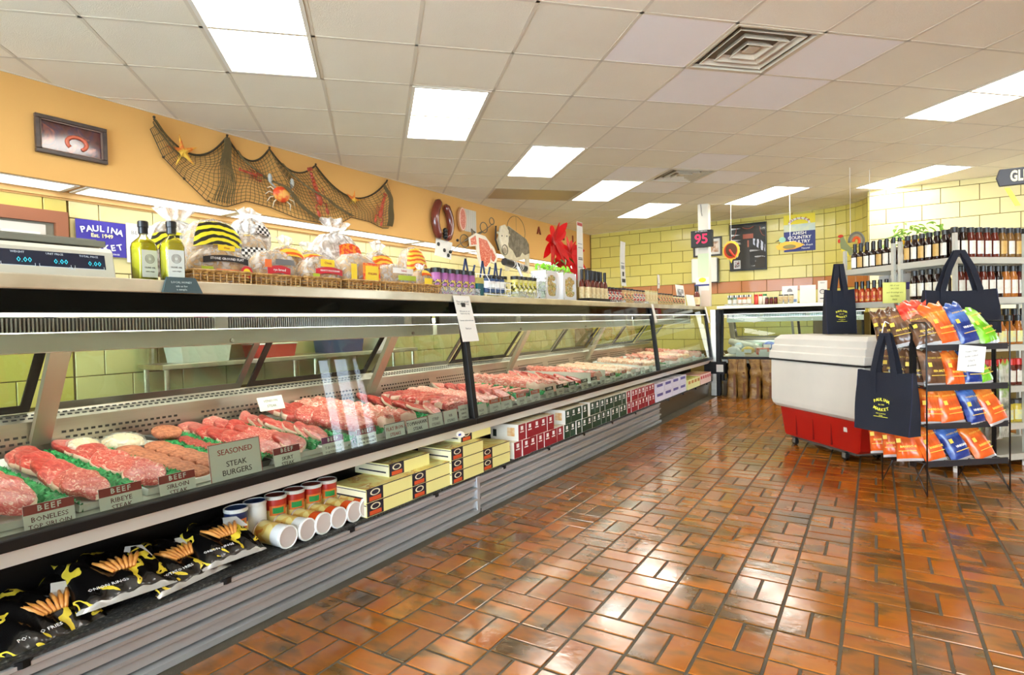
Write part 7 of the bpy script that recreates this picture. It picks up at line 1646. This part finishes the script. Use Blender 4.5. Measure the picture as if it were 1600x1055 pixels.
row(U2_, ZS[1], [(.045, .05+.062*i) for i in range(7)], .027, .185, M('sauce_chili', (190,76,36), .15, coat=.4), lor, lidb, 'small orange hot sauce bottle on the farther unit', 'far unit hot sauce bottles', neck=.45, sh=.5, caph=.36, rz=-R(90), labz=(.06,.48))
# goods behind, under the top shelf
for k in range(4):
    p = S(U2_, .35, .05+.11*k); t = thing('white_carton', f"white and violet carton under the top shelf, {nth(k, 4)} from the post", 'carton', (p[0], p[1], ZS[1]), S45, 'white cartons on the shelf'); q = MB(); q.bx(-.06,.06,-.05,.05,0,.235); part('carton', q, paper_m, t); q = MB(); q.bx(-.061,-.0605,-.04,.04,.10,.16); part('print', q, M('violet_print', (90,84,170), .5), t)
t = thing('notice', 'yellow-green paper notice taped to the shelf post', 'notice', (.128, 5.545, 1.255), R(28)); q = MB(); q.grid(lambda u, v: ((u-.5)*.18, -.003*sin(u*5), v*.165), 4, 2); part('sheet', q, M('paper_yellow', (224,222,120), .7), t)
for s, z in (('All of our', .14), ('SAUCES', .115), ('and dressings are', .085), ('GLUTEN', .055), ('FREE', .028)): text(s, (0, -.005, z), (1,0,0), (0,0,1), .018, M('olive_ink', (140,136,60), .7), t)
# plant on top of the far unit
t = thing('potted_plant', 'small leafy green plant with yellow wrapping on top of the shelves', 'plant', (S(U2_, .52, .30)[0], S(U2_, .52, .30)[1], ZS[0]), S45)
q = MB(); q.lathe([(.07,0),(.10,.20),(.115,.24)], 12); part('yellow_wrap', q, M('wrap_yellow', (240,184,30), .4), t); q = MB(); rnd = random.Random(3)
leafm = M('plant_green', (120,176,50), .5, var=.7, vscale=10, col2=(190,220,120))
for i in range(70):
    a = rnd.uniform(0, 6.28); rr = rnd.uniform(.02, .26); z = .25+rnd.uniform(-.04, .16)-rr*.15; leaf(q, (rr*cos(a), rr*sin(a), z), (cos(a+1), sin(a+1), rnd.uniform(-.3,.6)), rnd.uniform(.04,.07), .015, .6)
part('foliage', q, leafm, t); q = MB()
for i in range(12): a = i*.52; q.tube([(0,0,.2),(.12*cos(a),.12*sin(a),.30),(.24*cos(a),.24*sin(a),.26)], .003, 4)
part('stems', q, grnleaf, t)
# ================================================================ WORK AREA BEHIND THE CASES (seen through the glass)
t = thing('work_table', 'steel work table standing against the block wall behind the meat cases', 'table', (-4.95, 3.9, 0), R(90))
q = MB(); q.bx(-1.5, 1.5, -.20, .20, .86, .90); part('table_top', q, steel, t, bevel=.004)
for x in (-1.45, 0, 1.45):
    for y in (-.16, .16): q = MB(); q.cyl((x, y, 0), (x, y, .86), .02, n=10); part('leg', q, steel, t)
q = MB(); q.bx(-1.45, 1.45, -.17, .17, .22, .235); part('lower_shelf', q, steel, t)
for k, (y, c, lb) in enumerate(((2.8, (226,226,220), 'white plastic tub on the work table behind the glass'), (3.5, (206,70,56), 'red and white tray stack on the work table'), (4.35, (70,90,140), 'blue plastic crate on the work table'), (4.95, (236,232,222), 'pale roll holder on the work table'))):
    t = thing('storage_tub', lb, 'tub', (-4.95, y, .90), R(90)); w_, d_, h_ = [.22,.20,.24,.14][k], .14, [.16,.12,.22,.26][k]
    q = MB(); q.add([(-w_*.9,-d_*.9,0),(w_*.9,-d_*.9,0),(w_*.9,d_*.9,0),(-w_*.9,d_*.9,0),(-w_,-d_,h_),(w_,-d_,h_),(w_,d_,h_),(-w_,d_,h_)], [(3,2,1,0),(0,1,5,4),(1,2,6,5),(2,3,7,6),(3,0,4,7)]); part('tub_body', q, M('tub_%d' % k, c, .4), t)
    q = MB(); q.bx(-w_-.008, w_+.008, -d_-.008, d_+.008, h_, h_+.012); part('lid', q, paper_m, t, bevel=.003)
t = thing('wall_shelf', 'wall shelf of coloured packets behind the meat cases', 'shelf', (-5.02, 3.0, 1.08), R(90)); q = MB(); q.bx(-.6, .6, -.12, .15, 0, .02); part('board', q, steel, t)
q = MB(); q.bx(-.5,-.48,.10,.15,-.18,.0); q.bx(.48,.50,.10,.15,-.18,.0); part('bracket', q, steel, t)
for k in range(14):
    t = thing('spice_packet', f"upright coloured packet on the wall shelf behind the glass, {nth(k, 14)} from the left", 'packet', (-5.02, 2.5+.075*k, 1.10), R(90), 'packets on the wall shelf'); q = MB(); q.bx(-.03,.03,-.06,.06,0,.17+.01*(k % 3)); part('packet', q, M('packet_%d' % (k % 5), [(196,60,90),(120,90,160),(226,220,214),(70,100,160),(210,140,90)][k % 5], .5), t)
t = thing('wall_apron', 'blue and white aprons hanging on the wall behind the first case', 'apron', (XL+.05, 1.0, .75), R(90))
q = MB(); q.grid(lambda u, v: ((u-.5)*.42*(1-.3*v), -.02-.02*sin(u*18), v*.62), 20, 8); part('cloth', q, M('apron_blue', (110,124,170), .8, var=.7, vscale=7, col2=(206,210,226)), t, smooth=True)
q = MB(); q.tube([(-.08,-.02,.6),(0,-.03,.70),(.08,-.02,.6)], .008, 5); part('neck_strap', q, paper_m, t)
